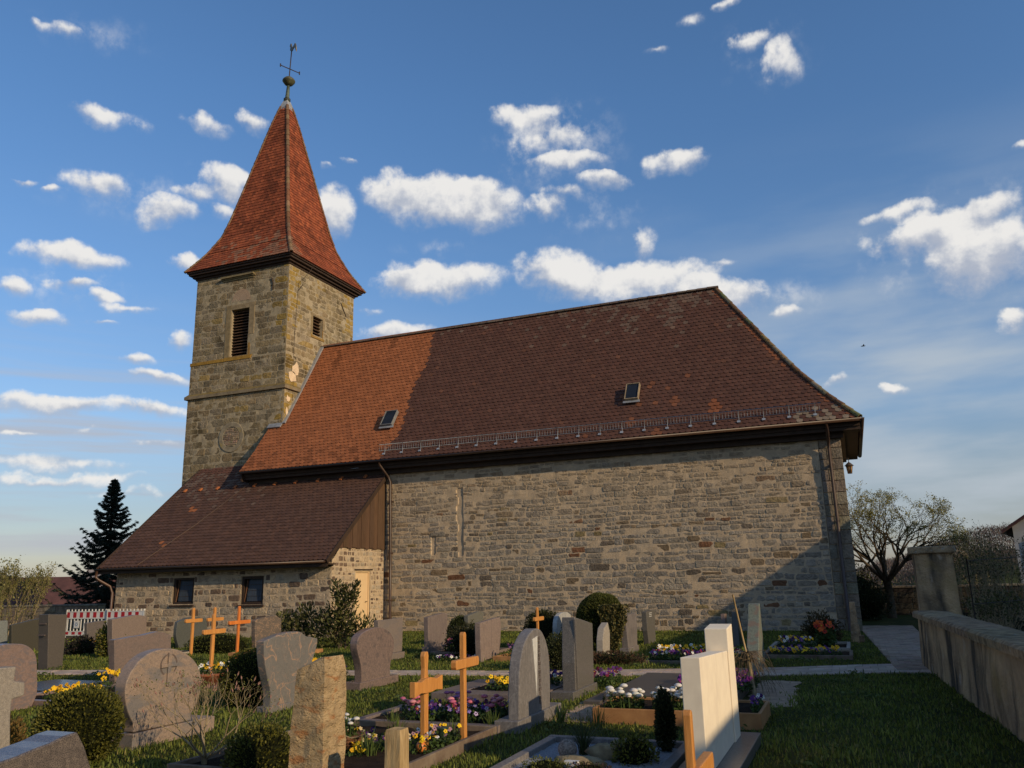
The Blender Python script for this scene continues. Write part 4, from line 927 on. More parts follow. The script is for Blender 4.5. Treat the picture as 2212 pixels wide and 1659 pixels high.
for j in range(nz+1):
    z = -.1+2.0*j/nz
    for (x, y) in ring:
        q_ = .014*mn.fractal(Vector((x*2.2, y*2.2, z*2.2)), 1, 2, 4); g = 1+.04*(1-j/nz); vs.append((1.34+(x-1.34)*(g+q_), 17+(y-17)*(g+q_), z))
mb.add(vs, [(j*32+k, j*32+(k+1) % 32, (j+1)*32+(k+1) % 32, (j+1)*32+k) for j in range(nz) for k in range(32)], smooth=True)
mb.build('pier_body', M['plaster'], PI_)
mb = MB(); mb.box(.965, 1.715, 16.64, 17.36, 1.885, 2.01); mb.build('pier_cap', M['capstone'], PI_, bevel=.02)
# slim weathered stone standing in front of the church corner
so_ = MB(); prf = [(-.245,-.015,0),(-.225,-.03,.35),(-.21,-.055,.42),(-.19,-.07,.91)]
vs = []
for x0, x1, z in prf: vs += [(x0,21.3,z),(x1,21.3,z),(x1,21.55,z),(x0,21.55,z)]
so_.add(vs, [(k*4+i, k*4+(i+1) % 4, k*4+4+(i+1) % 4, k*4+4+i) for k in range(3) for i in range(4)]+[(12,13,14,15)], (1.3,1.2,1.15))
so_.box(-.06, .05, 21.28, 21.5, 0, .16, (.6,.55,.55))
tag(so_.build('boundary_stone', M['capstone'], None, bevel=.015), 'slim tapering weathered stone leaning in front of the right church corner', 'stone post')

# paths: pavers one by one
def strip(name, x0, x1, y0, y1, z=.006):
    b = MB(); b.add([(x0,y0,z),(x1,y0,z),(x1,y1,z),(x0,y1,z)], [(0,1,2,3)]); return tag(b.build(name, M['joint']), kind='structure')
PX = [-26,-16,-8,-5.8,-1.6,.4,1.5]; PYC = [11.3,12.45,13.68,13.95,14.85,15.75,15.9]; PW = [.8,.75,.75,.70,1.15,1.4,1.4]
def path_c(x):
    return float(np.interp(x, PX, PYC)), float(np.interp(x, PX, PW))
b = MB(); n = 60
for i in range(n+1):
    x = -25+26.4*i/n; c, w = path_c(x); b.v += [(x, c-w/2-.03, .006), (x, c+w/2+.03, .006)]
b.f = [(2*i, 2*i+2, 2*i+3, 2*i+1) for i in range(n)]; b.c = [(1,1,1)]*n; b.sm = [False]*n
PA = tag(b.build('path', M['joint']), kind='structure')
rn = random.Random(8); far_b = MB()
def paver(mb, x, x1, v0, v1, z, col):
    q = []
    for zz in (-.01, z):
        for xx, vv in ((x,v0),(x1,v0),(x1,v1),(x,v1)): c, w = path_c(xx); q.append((xx, c+vv*w+(.005 if vv == v0 else -.005), zz))
    mb.add(q, [(0,3,2,1),(4,5,6,7),(0,1,5,4),(1,2,6,5),(2,3,7,6),(3,0,4,7)], col)
for r_ in range(4):
    x = -25+(.12 if r_ % 2 else 0)
    while x < 1.3:
        z = .022+rn.uniform(-.004,.004); near = x > -14.4
        mb = MB() if near else far_b
        paver(mb, x, min(x+.237, 1.38), -.5+r_*.25, -.25+r_*.25, z, jit((1,1,1), .13))
        if near: mb.build('paver', M['paver'], PA)
        x += .2435
far_b.build('far_pavers', M['paver'], PA, kind='stuff')
b = MB(); b.add([(.45,15.45,.010),(1.42,15.45,.010),(1.42,27.5,.010),(-.02,27.5,.010),(.0,25.6,.010)], [(0,1,2,3,4)]); P2 = tag(b.build('side_path', M['joint']), kind='structure')
b = MB(); y = 15.47; k = 0
while y < 27.4:
    x = .04-(k % 2)*.1
    while x < 1.38:
        xl = .47-.045*(y-15.45)
        if x+.12 > xl: b.box(max(x,xl), min(x+.195,1.4), y, y+.135, 0, .030+rn.uniform(-.004,.004), jit((.80,.76,.72), .18))
        x += .203
    y += .143; k += 1
b.build('small_pavers', M['paver'], P2, kind='stuff')
def patch(name, pts, mat, z=.008, n=40, amp=.12):
    """flat irregular patch"""
    P_ = []; m = len(pts)
    for i in range(m):
        a, c = pts[i], pts[(i+1) % m]; k = max(1, int(n/m))
        for j in range(k):
            t = j/k; x, y = a[0]+(c[0]-a[0])*t, a[1]+(c[1]-a[1])*t; q_ = amp*mn.noise(Vector((x*3, y*3, 1))); P_.append((x+q_, y+q_, z))
    b = MB(); b.add(P_, [tuple(range(len(P_)))]); return tag(b.build(name, mat), kind='structure')
patch('sandy_ground', [(-3.5,9.5),(-2.9,9.5),(-2.5,10.1),(-2.8,10.8),(-2.9,11.6),(-3.25,12.3),(-3.6,12.2),(-3.5,11)], M['sand'])
patch('sandy_ground', [(-1.25,11.0),(-.85,11.2),(-.95,12.6),(-.95,13.7),(-1.5,13.8),(-1.5,12)], M['sand'])
# ------------------------------------------------------------------ churchyard walls behind
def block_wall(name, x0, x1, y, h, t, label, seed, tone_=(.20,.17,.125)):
    o = thing(name, ((x0+x1)/2, y, 0), label, 'wall'); b = MB(); b.box(x0, x1, y+.02, y+t, -.3, h-.08, (1,1,1)); wb = b.build('wall_core', M['tmortar'], o)
    r = random.Random(seed); z = 0; m2 = MB(); cnt = 0
    while z < h-.1:
        hh = min(r.uniform(.18,.30), h-.08-z); x = x0
        while x < x1-.05:
            w_ = min(r.uniform(.3,.75), x1-x); bb = MB() if cnt < 60 else m2
            bb.box(x+.01, x+w_-.01, y-.02*r.random(), y+.1, z+.01, z+hh-.008, jit(tone_, .2))
            if cnt < 60: bb.build('stone', M['sandstone'], o, bevel=.012)
            cnt += 1; x += w_
        z += hh
    if m2.v: m2.build('small_stones', M['sandstone'], o, kind='stuff')
    x = x0
    while x < x1-.05:
        w_ = min(r.uniform(.8,1.2), x1-x); bb = MB(); bb.box(x+.004, x+w_-.004, y-.05, y+t+.05, h-.079, h, jit((.24,.21,.17), .12)); bb.build('capstone', M['sandstone'], o, bevel=.015); x += w_
    return o
block_wall('churchyard_wall', -48, -30.3, 27.0, 1.03, .4, 'low sandstone churchyard wall behind the budding bush at the left', 5, (.25,.195,.14))
block_wall('churchyard_wall', -30.28, -24.6, 29.5, 1.1, .4, 'shade-toned dark stretch of churchyard wall under the spruce tree', 6, (.085,.075,.06))  # shade put into the stone tone, far darker than the stretch before
block_wall('churchyard_wall', .04, 12, 34.5, 1.05, .4, 'shade-toned stone wall behind the small tree at the right', 7, (.045,.04,.035))  # stones coloured near black to stand in for shade

# ================================================================== FOLIAGE
def rand_dirs(n, rs):
    v = rs.normal(size=(n,3)); return v/np.linalg.norm(v, axis=1)[:, None]
def leaves(name, C_, size, mat, parent, cols, rs, aspect=.5, kind=None, axis=None, lean=None, cjit=.25, smin=.6):
    """a leaf (folded rhombus of 2 triangles) at every point of C_"""
    n = len(C_); C_ = np.asarray(C_, float)
    a = rand_dirs(n, rs) if axis is None else axis+rs.normal(size=(n,3))*.35
    a /= np.linalg.norm(a, axis=1)[:, None]
    b = np.cross(a, rand_dirs(n, rs)); b /= np.linalg.norm(b, axis=1)[:, None]+1e-9
    if lean is not None:
        # turn the blade so its normal follows `lean`
        b = np.cross(a, lean+rs.normal(size=(n,3))*.55); b /= np.linalg.norm(b, axis=1)[:, None]+1e-9
    nn = np.cross(a, b)
    s = size*rs.uniform(smin, 1.3, n)[:, None]
    v0 = C_-a*s*.5; v2 = C_+a*s*.5; v1 = C_+b*s*aspect*.5+nn*s*.08; v3 = C_-b*s*aspect*.5+nn*s*.08
    V = np.stack([v0,v1,v2,v3], 1).reshape(-1,3); F = np.arange(4*n).reshape(n,4)
    cols = np.asarray(cols, float); t = cols[rs.integers(0, len(cols), n)]*rs.uniform(1-cjit, 1+cjit, (n,1))
    return np_mesh(name, V, F, mat, parent, kind, t)
def blob(mb, c, r, seed=0, sub=8, amp=.12, col=(1,1,1), sq=(1,1,1), zmin=None):
    """a lumpy ball"""
    vs = []; n, m = sub*2, sub
    for j in range(m+1):
        for i in range(n):
            th = pi*j/m; ph = 2*pi*i/n; d = Vector((sin(th)*cos(ph), sin(th)*sin(ph), cos(th))); k = r*(1+amp*mn.noise(d*2.3+Vector((seed, seed*.7, 0))))
            z = c[2]+d.z*k*sq[2]; z = max(z, zmin) if zmin is not None else z
            vs.append((c[0]+d.x*k*sq[0], c[1]+d.y*k*sq[1], z))
    mb.add(vs, [(j*n+i, (j+1)*n+i, (j+1)*n+(i+1) % n, j*n+(i+1) % n) for j in range(m) for i in range(n)], col, True)
BOX = [(.12,.118,.018),(.09,.092,.015),(.16,.15,.028),(.055,.06,.012),(.135,.128,.022)]
M['core'] = surf('dark_bush_core', (.020,.022,.008), (.010,.011,.005), 12, .98, .05, tone=False, bump=1, bscale=40, bdist=.03)
def ball_bush(name, c, r, n, size, label, cat='bush', cols=BOX, sq=(1,1,1), seed=1, lump=.10, group=None, aspect=.55):
    o = thing(name, (c[0], c[1], 0), label, cat, group); rs = np.random.default_rng(seed)
    d = rand_dirs(n, rs); k = np.array([1+lump*mn.fractal(Vector(q)*2.0+Vector((seed,0,0)), 1, 2, 3) for q in d])
    rad = r*k*(1-(.16 if lump < .2 else .34)*rs.random(n)**2.2)*(1+.10*(rs.random(n) < .04)*rs.random(n)); P_ = np.array(c)+d*rad[:, None]*np.array(sq); keep = P_[:,2] > .01; P_, d = P_[keep], d[keep]
    leaves('foliage', P_, size, M['leaf'], o, cols, rs, aspect, axis=d*.9+np.array([0,0,.35]))
    b = MB(); blob(b, c, r*(.86 if lump < .2 else .66), seed, 9, lump, sq=sq, zmin=.0); b.build('branches', M['core'], o); return o  # solid near-black core, not branches: blocks see-through, gives a dark inside
def grow(pts_out, tips, p, d, L, r, depth, rnd, spread=.55, up=.12, shrink=.74, fork=(2,3), bend=.25, seglen=3):
    """recursive limbs; pts_out collects (points, radii)"""
    P_ = [p]; R_ = [r]; 
    for i in range(seglen):
        d = (d+Vector((rnd.gauss(0,bend*.4), rnd.gauss(0,bend*.4), rnd.gauss(0,bend*.3)+up*.3))).normalized(); p = p+d*(L/seglen); P_.append(p); R_.append(r*(1-(1-shrink)*(i+1)/seglen))
    pts_out.append((P_, R_))
    if depth == 0: tips.append((p, d)); return
    for k in range(rnd.randint(*fork)):
        a = rnd.uniform(0, 2*pi); s = rnd.uniform(.5, 1.25)*spread; x = d.orthogonal().normalized(); y = d.cross(x)
        nd = (d*cos(s)+(x*cos(a)+y*sin(a))*sin(s)+Vector((0,0,up))).normalized()
        grow(pts_out, tips, P_[-1] if k else p, nd, L*rnd.uniform(.62,.9), r*shrink*rnd.uniform(.6,.85), depth-1, rnd, spread, up, shrink, fork, bend, seglen)
def limbs_mesh(name, segs, mat, parent, n=5, nthin=3, thin=.008, col=(1,1,1)):
    b = MB()
    for P_, R_ in segs: b.tube(P_, R_, n if R_[0] > thin else nthin, col, cap=False)
    return b.build(name, mat, parent)
# --- spruce
def spruce(x, y, z0, H, R, label):
    o = thing('spruce_tree', (x, y, z0), label, 'tree'); rs = np.random.default_rng(3); r = random.Random(3)
    b = MB(); b.tube([(x,y,z0),(x,y,z0+H*.5),(x,y,z0+H)], [.2,.11,.02], 8); b.build('trunk', M['bark'], o)
    Pn_ = []; Ax = []; br = MB(); z = z0+.9
    while z < z0+H-.15:
        f = 1-(z-z0)/H; nb = 7 if f > .2 else 5; a0 = r.uniform(0, 6)
        for k in range(nb):
            a = a0+2*pi*k/nb+r.uniform(-.35,.35); L = R*(f**1.05)*r.uniform(.5,1.15)+.06; d = V3(cos(a), sin(a), 0); pts = []
            for i in range(9):
                t = i/8; pts.append(V3(x,y,z)+d*L*t+V3(0,0,-.42*L*t*(1-t)*1.3-.16*L*t+.22*L*t**3+(.10*L if f < .3 else 0)))
            br.tube(pts, [.03*f+.012]*8+[.004], 4, cap=False)
            for i in range(1, 9):
                t = i/8; wd_ = L*.28*(1-t*.8)+.03
                for s in (-1, 1):
                    side = V3(-d.y, d.x, 0)*s; base = pts[i]; tw = side*.8+d*.55+V3(0,0,-.28)
                    m = int(34*wd_/.3)+12; tt = rs.random(m)
                    q_ = np.array(base)+np.outer(tt*wd_*r.uniform(.6,1.15), np.array(tw))+rs.normal(size=(m,3))*.028; Pn_.append(q_); Ax.append(np.tile(np.array(tw+d*.5), (m,1)))
            m = 110; tt = rs.random(m)*8; i0 = tt.astype(int).clip(0, 7); fr = (tt-i0)[:, None]; PP = np.array([list(p) for p in pts])
            Pn_.append(PP[i0]*(1-fr)+PP[i0+1]*fr+rs.normal(size=(m,3))*np.array([.03,.03,.035])); Ax.append(np.tile(np.array(d), (m,1)))
        z += H*.030*(.6+f)
    br.build('branches', M['bark'], o)
    Pn_ = np.concatenate(Pn_); Ax = np.concatenate(Ax)
    leaves('needles', Pn_, .13, M['needle'], o, [(.026,.042,.028),(.018,.030,.022),(.036,.054,.036)], rs, .22, axis=Ax); return o
spruce(-35.4, 31.9, -1.2, 8.5, 3.7, 'dark blue green spruce tree with drooping branches left of the annex')
# --- budding shrubs at the left
def sapling_bush(name, x, y, z0, H, spread_, nst, label, cols, lsz=.07, seed=1, barkm='bark_pale', nleaf=3, rad=.02, cat='bush', group=None):
    o = thing(name, (x, y, z0), label, cat, group); r = random.Random(seed); rs = np.random.default_rng(seed); segs = []; tips = []
    for k in range(nst):
        a = r.uniform(0, 2*pi); q_ = r.random()**.6*spread_; grow(segs, tips, V3(x+cos(a)*q_*.35, y+sin(a)*q_*.35, z0), V3(cos(a)*q_*.35, sin(a)*q_*.35, 1).normalized(), H*.40, rad, 3, r, .32, .15, .72, (2,3), .22)
    limbs_mesh('branches', segs, M[barkm], o, 5, 3, .012)
    P_ = []
    for pp, rr_ in segs:
        if rr_[0] < rad*.75:
            for i in range(len(pp)-1):
                for _ in range(nleaf): t = r.random(); q_ = pp[i].lerp(pp[i+1], t); P_.append(tuple(q_+Vector((r.gauss(0,.04), r.gauss(0,.04), r.gauss(0,.04)))))
    for p, d in tips:
        for _ in range(nleaf+1): P_.append(tuple(p+Vector((r.gauss(0,.05), r.gauss(0,.05), r.gauss(0,.05)))))
    leaves('foliage', np.array(P_), lsz, M['leaf'], o, cols, rs, .55); return o
OLV = [(.17,.165,.045),(.22,.20,.06),(.12,.12,.035),(.25,.22,.08)]
sapling_bush('budding_bush', -24.6, 18.5, 0, 2.05, 1.4, 26, 'tall olive green budding bush with bare lower stems at the left edge', OLV, .06, 11, nleaf=4)
sapling_bush('budding_bush', -27.5, 19.2, 0, 1.8, 1.4, 24, 'olive bush cut by the left picture edge', OLV, .06, 12, nleaf=4)
# --- small tree behind the church at the right
def small_tree():
    x, y = 1.05, 32.4; o = thing('small_tree', (x, y, 0), 'small spreading tree with few fresh leaves right of the church corner', 'tree'); r = random.Random(21); rs = np.random.default_rng(21)
    b = MB(); b.tube([(x,y,-.1),(x+.02,y,.7),(x-.02,y,1.25)], [.17,.13,.14], 10); b.build('trunk', M['bark'], o)
    segs = []; tips = []
    for k in range(10):
        a = 2*pi*k/10+r.uniform(-.3,.3); grow(segs, tips, V3(x-.02,y,1.2), V3(cos(a)*.80, sin(a)*.7, .95).normalized(), 1.02, .072, 5, r, .56, -.01, .72, (2,3), .34)
    limbs_mesh('branches', segs, M['bark'], o, 5, 3, .014)
    P_ = [tuple(p+Vector((r.gauss(0,.05), r.gauss(0,.05), r.gauss(0,.05)))) for p, d in tips for _ in range(12)]
    for pp, rr_ in segs:
        if rr_[0] < .03:
            for _ in range(5): P_.append(tuple(pp[r.randint(0, len(pp)-2)].lerp(pp[-1], r.random())+Vector((r.gauss(0,.05), r.gauss(0,.05), r.gauss(0,.05)))))
    leaves('foliage', np.array(P_), .046, M['leaf'], o, [(.24,.23,.06),(.18,.18,.05),(.12,.12,.04),(.28,.26,.07)], rs, .7); return o
small_tree()
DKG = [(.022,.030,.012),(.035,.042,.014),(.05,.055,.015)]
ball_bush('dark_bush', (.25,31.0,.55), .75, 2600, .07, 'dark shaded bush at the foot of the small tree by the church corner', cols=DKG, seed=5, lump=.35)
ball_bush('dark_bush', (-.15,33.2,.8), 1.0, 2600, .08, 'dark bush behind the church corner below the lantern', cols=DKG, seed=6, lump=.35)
# --- thicket beyond the low wall
BR = [(.085,.095,.025),(.12,.125,.035),(.06,.065,.025),(.05,.045,.025)]
THL = ['thin bush directly right of the stone pier cap', 'tall thin bush with a bare top midway between pier and white house', 'thin leafy bush left of the white house', 'slender bush close behind the stone pier', 'tall sparse bush nearest to the white house eaves', 'low leafy bush above the middle of the low wall',
  'short bush just over the capstones near the pier', 'far tall bush beside the white house wall', 'thin bush between the small tree and the stone pier', 'farthest bush standing before the wooded hill']
for i, (x, y, h_) in enumerate(((2.9,22.0,3.3),(3.5,24.5,4.3),(3.7,27,3.9),(3.1,27.5,3.4),(4.3,30,4.6),(2.75,20.5,2.0),(2.5,19.5,1.8),(4.4,33,4.2),(3.2,31,3.9),(4.0,35,4.6))):
    gz_ = gz(x, y)
    sapling_bush('tall_sapling', x, y, gz_, h_*.50-gz_*.5, .9, 9, THL[i], BR, .055, 40+i, nleaf=1, rad=.016, group='thin bushes growing beyond the low wall')
rs = np.random.default_rng(50); n = 12000
P_ = np.stack([rs.uniform(2.3, 12, n), rs.uniform(9, 33, n), np.zeros(n)], 1); 
bz = np.array([gz(p[0], p[1]) for p in P_]); hump = np.array([.35+.75*mn.noise(Vector((p[0]*.5, p[1]*.35, 7)))+.45*mn.noise(Vector((p[0]*1.6, p[1]*1.2, 3))) for p in P_])
P_[:,2] = bz+np.clip(hump*.8+.25, .1, 1.0)*np.clip((P_[:,0]-2.1)/1.2, .1, 1)*rs.random(n)**.5
leaves('undergrowth', P_, .16, M['leaf'], None, [(.035,.035,.02),(.05,.045,.022),(.025,.03,.015),(.065,.06,.028)], rs, .35)
tag(bpy.data.objects['undergrowth'], kind='stuff')
# wire fence strands beyond the wall
wf = thing('wire_fence', (3,22,0), 'thin dark wire fence strands beyond the low wall', 'fence')
b = MB(); b.tube([(2.0,18,.95),(9,26,1.15)], .007, 4); b.build('wire', M['iron'], wf); b = MB(); b.tube([(2.0,18,1.75),(9,26,2.1)], .007, 4); b.build('wire', M['iron'], wf)
for t in (.0,.33,.66,1): b = MB(); x, y = 2+7*t, 18+8*t; b.tube([(x,y,gz(x,y)),(x,y,1.8+.35*t)], .013, 5); b.build('post', M['iron'], wf)
# --- far wooded hill
rs = np.random.default_rng(60); Pw = []; n = 110000
az = rs.uniform(radians(-1), radians(40), n); rr_ = rs.uniform(185, 262, n)
X = np.sin(az)*rr_; Y = np.cos(az)*rr_
base = np.array([gz(a_, b_) for a_, b_ in zip(X, Y)])
Hh = np.array([4.3+1.6*mn.noise(Vector((a_*.06, b_*.06, 0)))+1.3*mn.noise(Vector((a_*.22, b_*.22, 4))) for a_, b_ in zip(X, Y)])
Z_ = base+Hh*rs.random(n)**.6
leaves('woods', np.stack([X,Y,Z_], 1), .62, M['leaf'], None, [(.135,.098,.092),(.12,.09,.08),(.15,.108,.098),(.105,.092,.065),(.11,.088,.082)], rs, .20, axis=np.tile([0,0,1.], (n,1)))
tag(bpy.data.objects['woods'], kind='stuff')
# far trees close the horizon on the left
n = 9000; az = rs.uniform(radians(-75), radians(-28), n); rr_ = rs.uniform(200, 260, n); X = np.sin(az)*rr_; Y = np.cos(az)*rr_
Z_ = -5+5.0*rs.random(n)*np.array([.8+.5*mn.noise(Vector((a_*.05, b_*.05, 0))) for a_, b_ in zip(X, Y)])
leaves('distant_woods', np.stack([X,Y,Z_], 1), 1.4, M['leaf'], None, [(.07,.065,.06),(.09,.08,.07)], rs, .4); tag(bpy.data.objects['distant_woods'], kind='stuff')

# ================================================================== HOUSES
def house(name, cx, cy, z0, lx, ly, he, hr, rot, label, wall, roof, ridge_along='x', cat='house', windows=(), chimney=None):
    o = thing(name, (cx, cy, z0), label, cat); ca, sa = cos(rot), sin(rot)
    T = lambda x, y, z: (cx+x*ca-y*sa, cy+x*sa+y*ca, z0+z)
    hx, hy = lx/2, ly/2; b = MB()
    vs = [T(-hx,-hy,0),T(hx,-hy,0),T(hx,hy,0),T(-hx,hy,0),T(-hx,-hy,he),T(hx,-hy,he),T(hx,hy,he),T(-hx,hy,he)]
    fs = [(0,1,5,4),(1,2,6,5),(2,3,7,6),(3,0,4,7)]
    if ridge_along == 'x': vs += [T(-hx,0,hr-.1),T(hx,0,hr-.1)]; fs += [(4,8,7),(5,6,9)]
    else: vs += [T(0,-hy,hr-.1),T(0,hy,hr-.1)]; fs += [(4,5,8),(7,9,6)]
    b.add(vs, fs); b.build('wall', wall, o); ov = .4; k = (hr-he)/(hy if ridge_along == 'x' else hx)
    b = MB()
    for dz_ in (0, .12):
        if ridge_along == 'x': b.add([T(-hx-ov,-hy-ov,he-ov*k+dz_),T(hx+ov,-hy-ov,he-ov*k+dz_),T(hx+ov,0,hr+dz_),T(-hx-ov,0,hr+dz_),T(hx+ov,hy+ov,he-ov*k+dz_),T(-hx-ov,hy+ov,he-ov*k+dz_)], [(0,1,2,3),(3,2,4,5)])
        else: b.add([T(-hx-ov,-hy-ov,he-ov*k+dz_),T(-hx-ov,hy+ov,he-ov*k+dz_),T(0,hy+ov,hr+dz_),T(0,-hy-ov,hr+dz_),T(hx+ov,hy+ov,he-ov*k+dz_),T(hx+ov,-hy-ov,he-ov*k+dz_)], [(0,1,2,3),(3,2,4,5)])
    n0 = len(b.v)//2
    loop = [0,1,2,4,5,3]
    b.f += [(loop[i], loop[(i+1) % 6], n0+loop[(i+1) % 6], n0+loop[i]) for i in range(6)]; b.c += [(1,1,1)]*6; b.sm += [False]*6
    ro = b.build('roof', roof, o)
    for (wx, wz, ww, wh, side) in windows:
        f = MB(); y_ = -hy-.03 if side == 's' else None
        if side == 's': bx_ = lambda m, a, c, d, e, n0, n1: m.obox(T((a+c)/2, -hy-(n0+n1)/2, (d+e)/2), (ca,sa,0), (c-a)/2, (-sa,ca,0), (n1-n0)/2, (0,0,1), (e-d)/2)
        else: bx_ = lambda m, a, c, d, e, n0, n1: m.obox(T(-hx-(n0+n1)/2, (a+c)/2, (d+e)/2), (ca,sa,0), (n1-n0)/2, (-sa,ca,0), (c-a)/2, (0,0,1), (e-d)/2)
        bx_(f, wx-ww/2, wx+ww/2, wz, wz+.08, 0, .06); bx_(f, wx-ww/2, wx+ww/2, wz+wh-.08, wz+wh, 0, .06); bx_(f, wx-ww/2, wx-ww/2+.08, wz+.08, wz+wh-.08, 0, .06); bx_(f, wx+ww/2-.08, wx+ww/2, wz+.08, wz+wh-.08, 0, .06); bx_(f, wx-.03, wx+.03, wz+.08, wz+wh-.08, 0, .05)
        W_ = f.build('window', M['white'], o); g = MB(); bx_(g, wx-ww/2+.08, wx+ww/2-.08, wz+.08, wz+wh-.08, .005, .02); g.build('pane', M['glass'], W_)
    if chimney:
        x_, y_, h_ = chimney; c = MB(); c.obox(T(x_, y_, h_-1.2), (ca,sa,0), .75, (-sa,ca,0), .5, (0,0,1), 1.2); c.obox(T(x_, y_, h_+.03), (ca,sa,0), .82, (-sa,ca,0), .57, (0,0,1), .05); CHm = c.build('chimney', M['render_far'], ro)
        c = MB(); c.lathe(T(x_+.05, y_, h_+.08), [(.24,0),(.2,.62),(.26,.64),(.26,.72)], 10); c.build('chimney_pot', M['render_far'], CHm)
    return o
house('distant_house', -56.5, 46.0, -5, 24, 9, 4.3, 7.55, radians(40), 'house far behind the left bush with dark red roof and grey chimney', M['render_far'], M['roof_far'], 'x', chimney=(3.2,-.6,8.2), windows=((-6,1.6,1.2,1.3,'s'),(0,1.6,1.2,1.3,'s'),(6,1.6,1.2,1.3,'s')))
HR = house('white_house', 12.75, 44.0, -3.0, 11.0, 9, 6.3, 9.9, radians(-12), 'white house with dark roof cut off by the right picture edge', M['wall_white'], M['roof_far'], 'y', windows=((-4.4,4.6,1.1,1.15,'s'),(-2.5,4.6,1.1,1.15,'s'),(-3,4.6,1.1,1.15,'w'),(0,4.6,1.1,1.15,'w')))
# buildings added out of view to the east, shaped to cast the evening shade over wall and grass
house('added_shade_barn', 13.5, 1.1, 0, 7, 20, 3.35, 5.92, 0, 'added out-of-view barn east of the churchyard, casting shade on the grass', M['sandstone'], M['roof_far'], 'y', cat='barn')
house('added_shade_house', 16.0, 24.4, 0, 11, 10.6, 4.9, 8.6, 0, 'added out-of-view gabled house casting shade on the church wall', M['wall_white'], M['roof_far'], 'x', windows=((-2.4,1.2,1.1,1.3,'w'),(2.4,1.2,1.1,1.3,'w')))

house('added_shade_shed', 13.6, 14.9, 0, 6.6, 6.8, 4.9, 6.95, 0, 'added out-of-view shed casting shade between barn and gabled house', M['sandstone'], M['roof_far'], 'y', cat='shed')  # added out of view to keep the pier in shade
